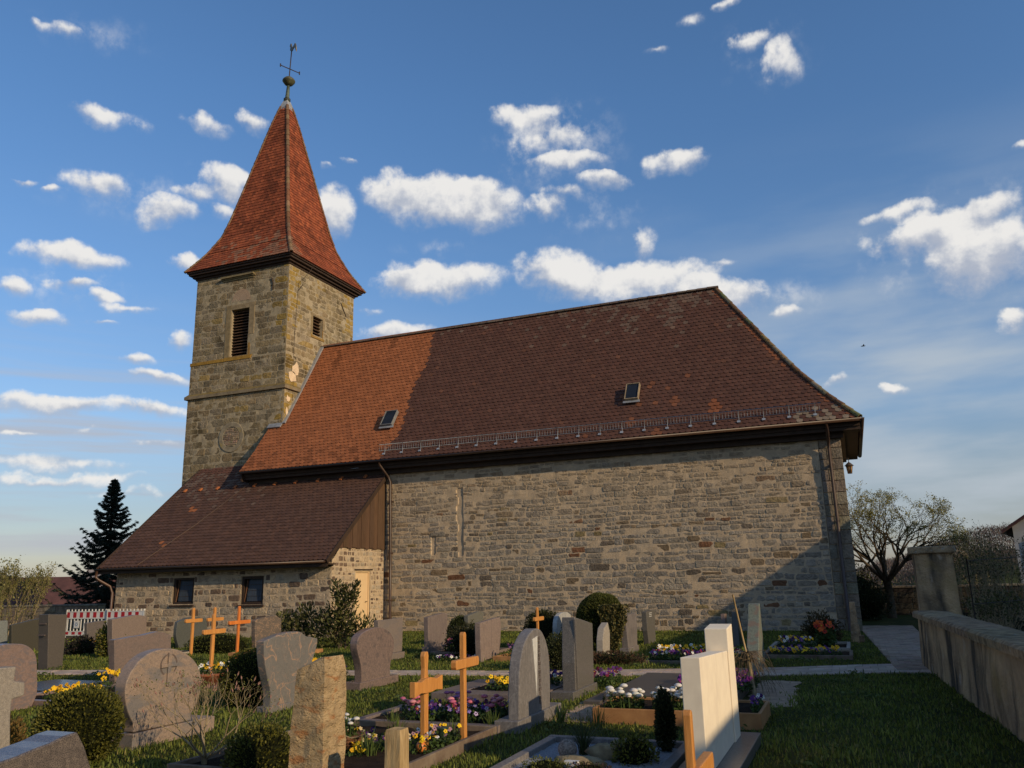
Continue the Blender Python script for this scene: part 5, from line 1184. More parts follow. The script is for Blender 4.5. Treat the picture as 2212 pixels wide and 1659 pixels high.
# ================================================================== GRAVESTONES
ST = [{"n":"a1","x":-23.002,"th":0.18,"o":[[16.896,0.718],[16.92,0.811],[17.39,0.81],[17.475,0.002]]},{"n":"a2","x":-21.369,"th":0.043,"o":[[16.38,-0.055],[16.279,0.741],[16.617,0.793],[16.835,0.831],[17.021,0.858],[17.219,0.874],[17.299,-0.002]]},{"n":"a3","x":-15.836,"th":0.287,"o":[[12.997,0.0],[12.879,1.134],[13.343,1.112],[13.349,-0.009]]},{"n":"a4","x":-11.044,"th":0.22,"o":[[8.286,-0.017],[8.149,0.361],[8.107,0.681],[8.175,0.834],[8.274,0.891],[8.381,0.907],[8.511,0.9],[8.646,0.878],[8.748,0.828],[8.836,0.746],[8.88,0.624],[8.905,0.437],[8.936,0.217],[8.915,0.104],[8.829,0.025]]},{"n":"a6","x":-5.35,"th":0.3,"o":[[3.989,0.436],[3.983,0.481],[4.104,0.514],[4.234,0.529],[4.359,0.552],[4.48,0.568],[4.576,0.594],[4.689,0.605],[4.762,0.496],[4.84,0.331],[4.861,0.285]]},{"n":"a7","x":-7.065,"th":0.136,"o":[[6.877,0.165],[6.873,0.249],[6.798,0.355],[6.753,0.456],[6.728,0.578],[6.733,0.672],[6.779,0.763],[6.858,0.852],[6.966,0.922],[7.097,0.955],[7.236,0.964],[7.38,0.95],[7.532,0.899],[7.672,0.814],[7.768,0.712],[7.82,0.586],[7.82,0.454],[7.782,0.34],[7.695,0.248],[7.694,0.158]],"pl":[-7.068,-7.623,6.914,8.038,0.156]},{"n":"a8","x":-11.934,"th":0.142,"o":[[11.142,-0.01],[11.086,0.385],[11.042,0.766],[11.214,0.772],[11.427,0.789],[11.674,0.799],[11.842,0.82],[12.013,0.841],[12.179,0.808],[12.343,0.758],[12.364,0.479],[12.402,0.086]]},{"n":"a9","x":-16.848,"th":0.173,"o":[[15.606,-0.027],[15.519,0.462],[15.471,0.906],[15.777,0.937],[16.193,0.976],[16.351,0.963],[16.545,0.929],[16.581,0.507],[16.6,0.089]]},{"n":"a10","x":-19.179,"th":0.076,"o":[[16.887,-0.016],[16.79,0.756],[17.101,0.784],[17.422,0.8],[17.503,-0.005]]},{"n":"a11","x":-17.347,"th":0.083,"o":[[18.2,0.0],[18.12,0.278],[18.116,0.503],[18.142,0.702],[18.363,0.765],[18.638,0.807],[18.923,0.803],[19.259,0.737],[19.303,0.464],[19.268,0.197],[19.23,-0.034]]},{"n":"b1","x":-14.077,"th":0.121,"o":[[17.4,0.074],[17.362,0.458],[17.339,0.778],[17.618,0.824],[17.859,0.837],[18.129,0.861],[18.257,0.814],[18.392,0.761],[18.407,0.39],[18.409,0.052]],"pl":[-13.949,-14.147,17.248,18.338,0.108]},{"n":"b2","x":-16.7,"th":0.15,"o":[[21.947,-0.026],[21.913,0.49],[22.156,0.521],[22.393,0.52],[22.427,-0.023]]},{"n":"b3","x":-7.218,"th":0.13,"o":[[9.28,0.091],[9.269,0.255],[9.215,0.382],[9.15,0.54],[9.103,0.727],[9.087,0.903],[9.251,0.942],[9.429,0.972],[9.586,0.986],[9.72,0.987],[9.873,0.974],[9.946,0.93],[10.019,0.895],[10.149,0.88],[10.268,0.855],[10.271,0.791],[10.232,0.694],[10.166,0.567],[10.101,0.442],[10.073,0.283],[10.077,0.121],[10.085,0.072]],"pl":[-7.213,-7.323,9.199,10.188,0.081]},{"n":"b6","x":-7.247,"th":0.135,"o":[[11.501,0.144],[11.494,0.334],[11.419,0.486],[11.352,0.618],[11.354,0.745],[11.442,0.83],[11.618,0.889],[11.874,0.915],[12.14,0.896],[12.358,0.808],[12.481,0.683],[12.484,0.545],[12.407,0.397],[12.358,0.266],[12.361,0.132]],"pl":[-7.231,-7.543,11.411,12.585,0.12]},{"n":"b7","x":-9.481,"th":0.095,"o":[[15.7,-0.025],[15.667,0.472],[15.648,0.832],[16.188,0.833],[16.704,0.841],[16.699,0.399],[16.683,0.024]],"pl":[-9.337,-9.45,15.462,16.547,0.134]},{"n":"b8","x":-9.142,"th":0.114,"o":[[17.286,0.178],[17.268,0.521],[17.256,0.823],[17.62,0.849],[18.061,0.885],[18.269,0.853],[18.238,0.516],[18.195,0.156]],"pl":[-9.112,-9.285,17.228,18.271,0.172]},{"n":"c1","x":-9.332,"th":0.124,"o":[[19.824,-0.03],[19.805,0.362],[19.816,0.737],[20.224,0.783],[20.536,0.822],[20.774,0.799],[20.741,0.366],[20.679,-0.005]]},{"n":"c2","x":-7.17,"th":0.128,"o":[[15.832,0.0],[15.803,0.374],[15.794,0.766],[16.203,0.795],[16.525,0.816],[16.845,0.83],[16.882,0.646],[16.83,0.296],[16.672,0.073]]},{"n":"c4","x":-6.582,"th":0.105,"o":[[18.898,-0.075],[18.805,0.259],[18.851,0.669],[19.087,0.797],[19.408,0.825],[19.733,0.802],[19.916,0.73],[19.846,0.416],[19.667,-0.085]]},{"n":"c5","x":-4.751,"th":0.14,"o":[[16.303,0.106],[16.329,0.346],[16.459,0.476],[16.712,0.483],[16.78,0.359],[16.762,0.077]],"pl":[-4.737,-4.796,16.281,16.899,0.099]},{"n":"c6","x":-3.694,"th":0.191,"o":[[11.261,0.133],[11.27,0.474],[11.335,1.075],[11.756,1.014],[12.187,0.946],[12.162,0.561],[12.124,0.104]],"pl":[-3.714,-3.994,11.055,12.185,0.117]},{"n":"c7","x":-3.538,"th":0.133,"o":[[8.78,0.152],[8.794,0.357],[8.821,0.582],[8.881,0.757],[8.973,0.88],[9.094,0.964],[9.216,1.017],[9.36,1.046],[9.524,1.025],[9.657,0.939],[9.742,0.834],[9.793,0.731],[9.813,0.587],[9.81,0.391],[9.785,0.145]],"pl":[-3.542,-3.789,8.672,10.104,0.124]},{"n":"c8","x":-4.629,"th":0.145,"o":[[17.824,0.163],[17.762,0.488],[17.75,0.804],[18.245,0.819],[18.691,0.813],[18.665,0.431],[18.61,0.122]],"pl":[-4.615,-4.783,17.731,18.629,0.139]},{"n":"c9","x":-4.795,"th":0.126,"o":[[20.46,-0.009],[20.357,0.325],[20.348,0.77],[20.885,0.785],[21.302,0.786],[21.213,0.39],[21.203,-0.022]]},{"n":"d1","x":-3.522,"th":0.118,"o":[[24.323,-0.053],[24.448,0.43],[24.51,0.534],[25.338,0.507],[25.089,-0.059]]},{"n":"d2","x":-2.587,"th":0.143,"o":[[19.845,-0.034],[19.911,0.356],[20.047,0.767],[20.914,0.817],[20.967,0.67],[20.742,-0.07]]},{"n":"d3","x":-1.62,"th":0.2,"o":[[14.729,-0.014],[14.95,0.345],[15.174,0.711],[14.557,0.953],[14.291,1.1]]}]
LAB = {
 'a1': ('light grey granite gravestone cut by the left picture edge', 'slab'),
 'a2': ('low dark olive gravestone with sloping top left of the tall brown pillar', 'slab'),
 'a3': ('tall brown grey pillar gravestone with two slits in its side', 'slab'),
 'a4': ('pinkish rounded gravestone behind the pale granite cross', 'slab'),
 'a6': ('coarse dark granite gravestone with swept top in the bottom left corner', 'slab'),
 'a7': ('round disc shaped rose granite gravestone with carved cross and ring', 'disc'),
 'a8': ('mauve gravestone with wavy top directly behind the round disc stone', 'slab'),
 'a9': ('beige gravestone with gently peaked top below the red and white barrier', 'slab'),
 'a10': ('grey brown gravestone in front of the right half of the barrier', 'slab'),
 'a11': ('green grey bulging gravestone behind the leftmost wooden cross', 'slab'),
 'b1': ('brown veined gravestone with peaked top right of the deep orange cross', 'slab'),
 'b2': ('small dark gravestone half hidden left of the laurel bush', 'slab'),
 'b3': ('grey gravestone with rust coloured veins and swinging waisted outline', 'slab'),
 'b6': ('glossy spotted rose gravestone with mushroom shaped round head', 'slab'),
 'b7': ('warm grey rectangular gravestone right behind the mushroom shaped stone', 'slab'),
 'b8': ('striped rose gravestone left of the small clipped ball by the church wall', 'slab'),
 'c1': ('plain sage coloured gravestone close to the church wall with convex top', 'slab'),
 'c2': ('pale pink gravestone tapering to the base beside the grass strip', 'slab'),
 'c4': ('white streaked marble gravestone with rounded top near the yew arch', 'slab'),
 'c5': ('small pale limestone gravestone overhung by ivy from the yew', 'slab'),
 'c6': ('dark grey granite gravestone with slanting top and vertical groove', 'slab'),
 'c7': ('blue grey pointed arch gravestone with white wedge inlay', 'slab'),
 'c8': ('striped grey gravestone on a plinth right of the ivy covered yew', 'slab'),
 'c9': ('narrow olive grey gravestone with three faint white marks by the church wall', 'slab'),
 'd1': ('small rosy gravestone mostly hidden behind the cream monument', 'slab'),
 'd2': ('black polished gravestone in the shade left of the pale green stone', 'slab'),
 'd3': ('pale green gravestone with high swept point in the shade', 'slab'),
}
def prism(mb, pts, x0, x1, col=(1,1,1)):
    """outline pts (y, z) seen from +X, extruded from x0 (back) to x1 (front)"""
    n = len(pts); vs = [(x, y, z) for x in (x0, x1) for y, z in pts]
    mb.add(vs, [tuple(range(n)), tuple(n+i for i in reversed(range(n)))]+[((i+1) % n, i, n+i, n+(i+1) % n) for i in range(n)], col)
def smooth_outline(pts, keep):
    """round the upper outline with one Chaikin pass where the turn is gentle"""
    out = []; n = len(pts)
    for i in range(n):
        p0, p1, p2 = pts[i-1], pts[i], pts[(i+1) % n]
        a = atan2(p1[1]-p0[1], p1[0]-p0[0]); b = atan2(p2[1]-p1[1], p2[0]-p1[0]); t = abs((b-a+pi) % (2*pi)-pi)
        if t > keep: out.append(p1)
        else: out.append((p1[0]*.75+p0[0]*.25, p1[1]*.75+p0[1]*.25)); out.append((p1[0]*.75+p2[0]*.25, p1[1]*.75+p2[1]*.25))
    return out
OBJ = {}
for s in ST:
    k = s['n']; x = s['x']; th = max(.11, s['th']); pts = [tuple(p) for p in s['o']]
    base = s['pl'][4] if 'pl' in s else 0
    if k in ('a6',): pts = [(p[0], p[1]) for p in pts]; pts[0] = (pts[0][0], 0); pts.append((4.90, 0)); pts[0] = (3.4, 0); pts[1] = (3.4, .40)
    if k == 'd3':   # seen edge on: low near end, high swept far end
        pts = [(14.73,0),(14.80,.36),(15.15,.70),(15.35,.86),(15.5,1.07),(15.62,1.10),(15.62,0)]
    if k == 'd1': pts = [(24.35,0),(24.45,.53),(24.85,.52),(24.85,0)]
    if k == 'd2': pts = [(19.9,0),(20.0,.77),(20.5,.83),(20.6,0)]
    if k == 'c5': pts = [(16.30,.1),(16.33,.40),(16.46,.62),(16.75,.72),(16.86,.5),(16.78,.1)]
    if k == 'a11': pts = [(18.3,0)]+pts[1:-1]+[(19.2,0)]
    # rest the outline on its base
    lo = sorted(range(len(pts)), key=lambda i: pts[i][1])[:2]
    for i in lo: pts[i] = (pts[i][0], base-.01 if base else -.05)
    o = thing('gravestone', (x-th/2, (pts[0][0]+pts[-1][0])/2, 0), LAB[k][0], 'gravestone'); OBJ[k] = o
    if k in ('a4','a7','a11','b3','b6','c4','c7','c1'): pts = smooth_outline(smooth_outline(pts, 1.0), .7)
    if k != 'a7':
        mb = MB(); prism(mb, pts, x-th, x); mb.build('slab', G_[k], o, bevel=.012)
    if 'pl' in s:
        X1, X0, y0, y1, z1 = s['pl']; X0 = min(X0, x-th-.03); X1 = max(X1, x+.03); mb = MB(); mb.box(X0, X1, min(y0, pts[0][0]-.03), max(y1, y0+.2), -.1, z1); mb.build('plinth', G_[k], o, bevel=.008)
# details ------------------------------------------------------------
s = next(q for q in ST if q['n'] == 'a7'); pts = smooth_outline(smooth_outline([tuple(p) for p in s['o']], 1.0), .7)
x = s['x']; mb = MB(); prism(mb, pts, x-.15, x); dsc = mb.build('slab', G_['a7'], OBJ['a7'], bevel=.01)
yc, zc = 7.30, .79
cut = MB()
n = 24; R1, R0 = .125, .108
M['groove'] = surf('groove_shade', (.16,.12,.10), (.11,.085,.075), 20, .7, .2, tone=False, bump=.1)  # groove shade put into the colour; the ring strips lie flat
for i in range(n):
    if 2 < i < 22:
        t0, t1 = -pi/2+2*pi*i/n, -pi/2+2*pi*(i+1)/n
        cut.add([(x+.004,yc+R0*cos(t0),zc+R0*sin(t0)*.95-.0),(x+.004,yc+R0*cos(t1),zc+R0*sin(t1)*.95),(x+.004,yc+R1*cos(t1),zc+R1*sin(t1)*.95),(x+.004,yc+R1*cos(t0),zc+R1*sin(t0)*.95)], [(3,2,1,0)])
cut.build('carved_ring', M['groove'], OBJ['a7'])
cr = MB(); cr.box(x+.001, x+.022, yc-.022, yc+.022, zc-.22, zc+.13); cr.box(x+.001, x+.021, yc-.115, yc-.023, zc-.025, zc+.012); cr.box(x+.001, x+.021, yc+.023, yc+.115, zc-.025, zc+.012); cr.build('carved_cross', G_['a7'], OBJ['a7'], bevel=.004)
s = next(q for q in ST if q['n'] == 'c7'); x = s['x']
w_ = MB(); prism(w_, [(9.335,.30),(9.235,.93),(9.405,.955)][::1], x-.02, x+.006); M['white_inlay'] = surf('white_inlay', (.66,.65,.60), (.54,.53,.5), 20, .6, .3, tone=False, bump=.1); w_.build('white_wedge', M['white_inlay'], OBJ['c7'])
w_ = MB(); 
for k in range(16): w_.box(x-.01, x+.004+.006*(k % 2), 9.415+.004*(k % 3), 9.475, .20+k*.047, .24+k*.047); 
w_.build('rough_strip', G_['a6'], OBJ['c7'])
s = next(q for q in ST if q['n'] == 'c6'); x = s['x']
w_ = MB(); w_.box(x-.01, x+.018, 11.30, 11.40, .13, 1.05); w_.build('raised_band', G_['c6'], OBJ['c6'], bevel=.005)
for k, (zz) in enumerate((.72,.68,.64)):
    x = -4.795; w_ = MB(); w_.box(x, x+.004, 20.62, 20.62+(.30,.26,.28)[k], zz, zz+.014); w_.build('white_mark', M['white_inlay'], OBJ['c9'])
s = next(q for q in ST if q['n'] == 'a3'); x = s['x']
for zz in (.93, .70): w_ = MB(); w_.box(x-s['th']+.02, x-.05, 12.872, 12.90, zz, zz+.022); w_.build('slit', M['groove'], OBJ['a3'])  # dark bars stand in for the shade inside two slits
# pale granite cross at the left edge
o = thing('stone_cross', (-7.2,5.3,0), 'rough pale granite cross with flared foot at the left picture edge', 'gravestone')
x = -7.2+.0; Y = lambda d: 5.468+d
pts = [(-.16,0),(-.135,.30),(-.10,.62),(-.22,.65),(-.22,.80),(-.105,.81),(-.115,.945),(.115,.94),(.108,.815),(.222,.79),(.226,.672),(.108,.655),(.11,.52),(.14,.27),(.17,0)]
mb = MB(); prism(mb, [(Y(a), b) for a, b in pts], x-.16, x); mb.build('cross_body', G_['a5'], o, bevel=.015)
# cream monument: low block and taller slab on a dark plinth
o = thing('cream_monument', (-1.28,7.7,0), 'tall pale cream limestone grave monument of a low block and a higher slab', 'gravestone')
mb = MB(); prism(mb, [(6.80,.09),(6.80,.972),(8.285,.90),(8.285,.09)], -1.355, -1.20); mb.build('low_block', M['creamstone'], o, bevel=.006)
mb = MB(); prism(mb, [(8.29,.09),(8.29,1.10),(8.64,1.127),(8.64,.09)], -1.40, -1.185); mb.build('tall_slab', M['creamstone'], o, bevel=.006)
mb = MB(); mb.box(-1.50, -1.02, 6.6, 8.86, -.1, .089); mb.build('plinth', G_['c6'], o, bevel=.006)
# tan stele and weathered post
def rough_column(name, cx, cy, w, d, h, mat, label, cat, seed, amp=.02, slant=.05, taper=.08, parent=None):
    o = thing(name, (cx, cy, 0), label, cat); vs = []; nz = 22; m = 5; ring = []
    for k in range(m): ring.append((-1+2*k/m, -1))
    for k in range(m): ring.append((1, -1+2*k/m))
    for k in range(m): ring.append((1-2*k/m, 1))
    for k in range(m): ring.append((-1, 1-2*k/m))
    n = len(ring)
    for j in range(nz+1):
        for a, b in ring:
            t = j/nz; z = -.05+(h+.05)*t; g = 1-taper*t*t
            if t > .93: g -= .10*(t-.93)/.07
            z += (-slant*(1-a)*.5)*max(0, (t-.6)/.4)
            p = Vector((a*.8+seed, b*.8, z*2.4)); q_ = amp*mn.fractal(p*2.2, 1, 2, 4)
            vs.append((cx+a*w/2*g+a*q_, cy+b*d/2*g+b*q_, z))
    vs.append((cx, cy, h-.01)); b = MB()
    b.add(vs, [(j*n+k, j*n+(k+1) % n, (j+1)*n+(k+1) % n, (j+1)*n+k) for j in range(nz) for k in range(n)]+[(nz*n+k, nz*n+(k+1) % n, len(vs)-1) for k in range(n)])
    b.build('stone_body' if cat == 'gravestone' else 'post_body', mat, o); return o
rough_column('stone_stele', -3.82, 5.48, .285, .29, 1.075, M['stele'], 'rough tan split stone stele with rust stains in the foreground', 'gravestone', 2, .012, .09)
rough_column('wooden_post', -3.02, 5.25, .12, .13, .63, M['post'], 'short weathered pale post with chamfered top beside the tan stele', 'post', 5, .004, .0, .03)

# ------------------------------------------------------------------ wooden crosses
def cross(x, yc, zt, zarm, half, label, wood='orange_wood', w=.055, t=.04, ha=.085, zb=0, flare=False, lean=0, y0=None):
    o = thing('wooden_cross', (x, yc, zb), label, 'wooden cross', 'wooden grave crosses'); m = M[wood]
    L = lambda z: yc+lean*(z-zb)
    b = MB(); n = 5
    top = [(w/2*cos(pi*i/n), zt-w/2+w/2*sin(pi*i/n)) for i in range(n+1)]
    pts = [(L(zb)-w/2, zb-.1)]+[(L(zt)-q, z) for q, z in top]+[(L(zb)+w/2, zb-.1)]
    if flare: pts = [(yc-w/2,zb-.1),(yc-w/2,zarm-.16),(yc-w*.62,zarm-.02),(yc-w*.5,zarm+.07),(yc-w*.38,zarm+.16),(yc-w*.55,zt-.04),(yc-w*.35,zt),(yc+w*.35,zt),(yc+w*.55,zt-.04),(yc+w*.38,zarm+.16),(yc+w*.5,zarm+.07),(yc+w*.62,zarm-.02),(yc+w/2,zarm-.16),(yc+w/2,zb-.1)]
    prism(b, pts, x-t, x); b.build('post', m, o, bevel=.006)
    b = MB(); a = ha/2; ya = L(zarm)
    if flare: pts = [(-half,-a*1.25),(-half,a*1.1),(-half*.55,a*.85),(-half*.2,a*1.25),(half*.2,a*1.25),(half*.55,a*.85),(half,a*1.25),(half,-a*1.1),(half*.55,-a*.8),(half*.2,-a),(-half*.2,-a),(-half*.55,-a*.8)]
    else: pts = [(-half+a*.3,-a),(-half,-a*.5),(-half,a*.5),(-half+a*.3,a),(half-a*.3,a),(half,a*.5),(half,-a*.5),(half-a*.3,-a)]
    prism(b, [(ya+p, zarm+q) for p, q in pts], x-t*.6, x+t*.6); b.build('arm', m, o, bevel=.006); return o
def fx(z, x, ptop, parm_l, parm_r):
    return None
cross(-15.161, 16.381, 1.125, 0.820, 0.284, 'leftmost orange wooden cross in front of the green grey gravestone', zb=0, w=0.075, ha=0.085, t=0.045)
cross(-13.600, 15.367, 1.164, 0.896, 0.258, 'rear wooden cross of the crossed pair, its arm higher', zb=0, w=0.065, ha=0.075, t=0.045)
cross(-9.912, 11.189, 1.177, 0.893, 0.259, 'light wooden cross standing in the terracotta flower bowl', zb=0.22, w=0.058, ha=0.075, t=0.04)
cross(-12.093, 14.395, 1.210, 0.877, 0.328, 'deep orange wooden cross right of the light pair', zb=0, w=0.062, ha=0.075, t=0.04, wood='red_wood')
cross(-3.900, 7.335, 0.949, 0.637, 0.282, 'large varnished cross with flared arms in the foreground', zb=0, w=0.078, ha=0.12, t=0.05, flare=True)
cross(-3.751, 7.883, 1.098, 0.797, 0.273, 'large plain rounded cross right of the flared cross', zb=0, w=0.064, ha=0.09, t=0.05)
cross(-6.300, 16.862, 1.029, 0.792, 0.274, 'small orange wooden cross behind the arch gravestone near the church wall', zb=0, w=0.06, ha=0.08, t=0.045)
cross(-0.870, 4.573, 0.918, 0.591, 0.419, 'varnished wooden cross cut by the bottom edge before the cream monument', zb=0, w=0.052, ha=0.1, t=0.045)
# ------------------------------------------------------------------ grave surrounds
BEDS = []
def bed(x0, x1, y0, y1, h, w, mat, label, fill='soil', cat='grave border', name='grave_border', fz=.05, split=True, parts=True):
    o = thing(name, ((x0+x1)/2, (y0+y1)/2, 0), label, cat); e = .004; BEDS.append((x0, x1, y0, y1))
    for (a, b_, c, d, nm) in ((x0, x1, y0, y0+w, 'kerb'), (x0, x1, y1-w, y1, 'kerb'), (x0, x0+w, y0+w+e, y1-w-e, 'kerb'), (x1-w, x1, y0+w+e, y1-w-e, 'kerb')):
        b = MB(); b.box(a, b_, c, d, -.08, h+random.uniform(-.003,.003)); b.build(nm, mat, o, bevel=.006)
    if fill:
        nx, ny = max(2, int((x1-x0)/.1)), max(2, int((y1-y0)/.1)); b = MB()
        vs = [(x0+w*.5+(x1-x0-w)*i/nx, y0+w*.5+(y1-y0-w)*j/ny, fz+.018*mn.noise(Vector((i*.9, j*.9, x0)))) for j in range(ny+1) for i in range(nx+1)]
        b.add(vs, [(j*(nx+1)+i, j*(nx+1)+i+1, (j+1)*(nx+1)+i+1, (j+1)*(nx+1)+i) for j in range(ny) for i in range(nx)], smooth=True); b.build('bed_'+fill, M[fill], o)
    return o
GR = G_['c7']
bed(-5.56, -3.72, 8.62, 9.78, .085, .10, G_['b8'], 'granite kerbed grave planted with pink and purple flowers behind the orange crosses')
bed(-5.75, -3.66, 6.0, 8.45, .11, .045, M['kerb_wood'], 'timber edged grave bed holding basket and two large crosses', fz=.06)
bed(-2.97, -1.55, 6.3, 8.2, .10, .09, G_['c7'], 'dark granite kerbed grave filled with white gravel in the foreground', fill='gravel', fz=.05)
bed(-2.93, -1.08, 9.5, 10.5, .165, .035, M['planter'], 'tan boarded raised planter with white daisies and purple pansies', fz=.13)
bed(-5.62, -4.05, 10.7, 12.3, .11, .38, G_['b8'], 'polished grave surround with a band of yellow pansies left of the arch stone', fz=.10)
BEDS.append((-3.4, -1.3, 10.9, 13.5))
sl_ = thing('grave_slab', (-2.3,12,0), 'low polished grey grave surround with purple flowers left of the cream monument', 'grave border')
for (a, b_, c, d) in ((-3.2,-1.55,10.9,11.5),(-3.2,-2.5,11.504,13.4),(-2.496,-1.55,13.0,13.4),(-1.85,-1.55,11.504,12.996)): b = MB(); b.box(a, b_, c, d, -.05, .13); b.build('kerb', G_['a3'], sl_, bevel=.006)
b = MB(); b.box(-2.5, -1.85, 11.5, 13.0, 0, .10); b.build('bed_soil', M['soil'], sl_)
b = MB(); b.box(-3.45, -3.22, 10.8, 11.6, -.05, .05); b.build('step_slab', G_['a3'], sl_, bevel=.006)
bed(-3.9, -2.6, 16.0, 17.5, .06, .06, M['kerb_wood'], 'low grave bed full of yellow white and purple pansies near the wall')
bed(-1.85, -.25, 18.6, 20.3, .10, .07, G_['c5'], 'kerbed grave bed with red and yellow flowers at the right church corner')
bed(-1.85, -.20, 17.2, 18.4, .08, .06, M['kerb_wood'], 'dark edged grave bed with a row of yellow pansies at the right corner')
bed(-7.0, -5.9, 16.0, 17.2, .10, .05, M['planter'], 'small wooden grave frame with violet flowers left of the round bush')
bed(-9.05, -7.6, 17.2, 18.4, .07, .06, G_['a9'], 'grave bed with mixed pansies beside the striped rose gravestone')
bed(-10.3, -8.4, 11.0, 12.6, .07, .06, M['kerb_wood'], 'timber edged bed in front of the wooden crosses and round box ball')
bed(-13.9, -12.2, 16.2, 17.6, .09, .05, M['planter'], 'wooden framed grave behind the three orange crosses')
bed(-11.9, -10.3, 8.9, 10.6, .09, .10, G_['a4'], 'grave bed with yellow pansies behind the big box ball')
bed(-17.2, -15.6, 15.7, 17.0, .06, .05, G_['c5'], 'grave bed with white and pink daisies left of the yellow green bush')
bed(-19.0, -17.5, 16.2, 18.0, .06, .05, M['kerb_wood'], 'grave bed with a clump of yellow pansies below the barrier')
bed(-11.2, -9.3, 12.7, 13.6, .06, .05, M['kerb_wood'], 'grave bed with yellow and violet pansies left of the mushroom stone') if False else None
bed(-7.1, -5.4, 4.9, 6.2, .08, .05, M['kerb_wood'], 'timber edged grave with yellow pansies at the bottom left') if False else None
# ------------------------------------------------------------------ flowers
YEL = [(.86,.50,.012),(.90,.60,.02),(.80,.42,.01)]; PUR = [(.085,.02,.14),(.12,.03,.19),(.055,.012,.09),(.15,.05,.25)]; WHT = [(.82,.80,.74),(.75,.72,.66)]; PNK = [(.66,.18,.25),(.72,.30,.34),(.55,.14,.25)]
LAV = [(.34,.22,.55),(.25,.18,.48),(.5,.4,.62)]; WINE = [(.20,.02,.05),(.13,.015,.05)]; RED_ = [(.55,.05,.02),(.65,.12,.02)]
GRN = [(.05,.085,.018),(.07,.11,.025),(.035,.06,.014)]
def petals(mb, c, r, col, rnd, facing=None, n=5, eye=None, ball=False):
    c = Vector(c)
    if ball:
        vs = []; fs = []; m = 7
        for j, (rr_, zz) in enumerate(((.25,-.25),(.9,-.05),(1,.25),(.6,.55),(.0,.68))):
            for i in range(m): vs.append(tuple(c+Vector((cos(2*pi*i/m+j*.4)*rr_*r, sin(2*pi*i/m+j*.4)*rr_*r, zz*r))))
        for j in range(4):
            for i in range(m): fs.append((j*m+i, j*m+(i+1) % m, (j+1)*m+(i+1) % m, (j+1)*m+i))
        mb.add(vs, fs, jit(col, .08), True); return
    f = facing or Vector((rnd.gauss(.35,.4), rnd.gauss(-.55,.4), .6)).normalized(); x = f.orthogonal().normalized(); y = f.cross(x); vs = [tuple(c+f*r*.12)]; m = n*3
    for i in range(m):
        t = 2*pi*i/m; q_ = r*(1 if i % 3 else .72); vs.append(tuple(c+(x*cos(t)+y*sin(t))*q_+f*rnd.uniform(-.12,.16)*r))
    mb.add(vs, [(0, 1+i, 1+(i+1) % m) for i in range(m)], jit(col, .12))
    if eye:
        vs = [tuple(c+f*r*.18+(x*cos(2*pi*i/5)+y*sin(2*pi*i/5))*r*.3) for i in range(5)]; mb.add(vs, [tuple(range(5))], eye)
def flowerbed(cat, name, label, x0, x1, y0, y1, z, cols, n, r=.024, hgt=.09, seed=1, ball=False, group=None, leafn=None, lcol=GRN, eye=(.03,.01,.02), single=False, lsz=.045):
    o = thing(name, ((x0+x1)/2, (y0+y1)/2, z), label, cat, group); rnd = random.Random(seed); rs = np.random.default_rng(seed); L_ = leafn or n*14
    hx, hy = (x1-x0)/2, (y1-y0)/2
    def pt():
        while True:
            a, b = rnd.uniform(-1,1), rnd.uniform(-1,1)
            if (a*a*a*a+b*b*b*b) < 1+rnd.uniform(-.3,0): return (x0+x1)/2+a*hx, (y0+y1)/2+b*hy
    P_ = np.array([(*pt(), z+hgt*rnd.random()**1.0*(.35+.75*rnd.random())) for _ in range(L_)]); leaves('leaves', P_, lsz, M['leaf'], o, lcol, rs, .55)
    mb = MB(); st = MB()
    for i in range(n):
        x, y = pt(); zz = z+hgt*rnd.uniform(.75, 1.35); c = rnd.choice(cols)
        if ball: st.tube([(x,y,z),(x+rnd.gauss(0,.01),y+rnd.gauss(0,.01),zz)], .004, 3, (.10,.16,.04), cap=False)
        e = eye if c[0] > .3 and rnd.random() < .7 else ((.6,.4,.02) if rnd.random() < .4 else None)
        if single: b = MB(); petals(b, (x,y,zz), r*rnd.uniform(.8,1.2), c, rnd, eye=e, ball=ball); b.build('blossom', M['petal'], o)
        else: petals(mb, (x,y,zz), r*rnd.uniform(.75,1.2), c, rnd, eye=e, ball=ball)
    if mb.v: mb.build('blossoms', M['petal'], o, kind='stuff')
    if st.v: st.build('stems', M['leaf'], o, kind='stuff')
    return o
FB = flowerbed
FB('flowers','pansy_patch','row of bright yellow pansies in front of the arch gravestone',-5.0,-4.1,11.0,11.5,.10,YEL,46,.032,.14,1,single=True)
FB('flowers','pansy_patch','dark purple and white pansies behind the yellow row',-4.9,-4.1,11.6,12.1,.10,PUR+PUR+[WHT[0]],50,.03,.15,2)
FB('flowers','daisy_clump','white double daisies at the left end of the tan planter',-2.86,-2.38,9.58,9.95,.13,WHT,19,.045,.17,3,ball=True,single=True,leafn=500)
FB('flowers','daisy_clump','larger cluster of white double daisies in the middle of the tan planter',-2.28,-1.78,9.56,9.95,.13,WHT,30,.045,.19,4,ball=True,single=True,leafn=600)
FB('flowers','pansy_patch','purple and yellow pansies right of the white daisies',-1.76,-1.40,9.56,10.1,.13,PUR+PUR+[YEL[0],(.5,.3,.05)],80,.026,.15,5)
FB('flowers','pansy_patch','purple flowers right of the cream monument in the tan planter',-1.2,-1.12,9.6,10.3,.13,PUR+[WHT[0]],16,.026,.13,55)
FB('flowers','primrose_patch','dense violet flowers on the low grey grave surround',-2.42,-1.4,11.45,13.0,.10,[(.16,.02,.20),(.11,.018,.20),(.22,.02,.16),(.09,.015,.15)],230,.03,.13,6)
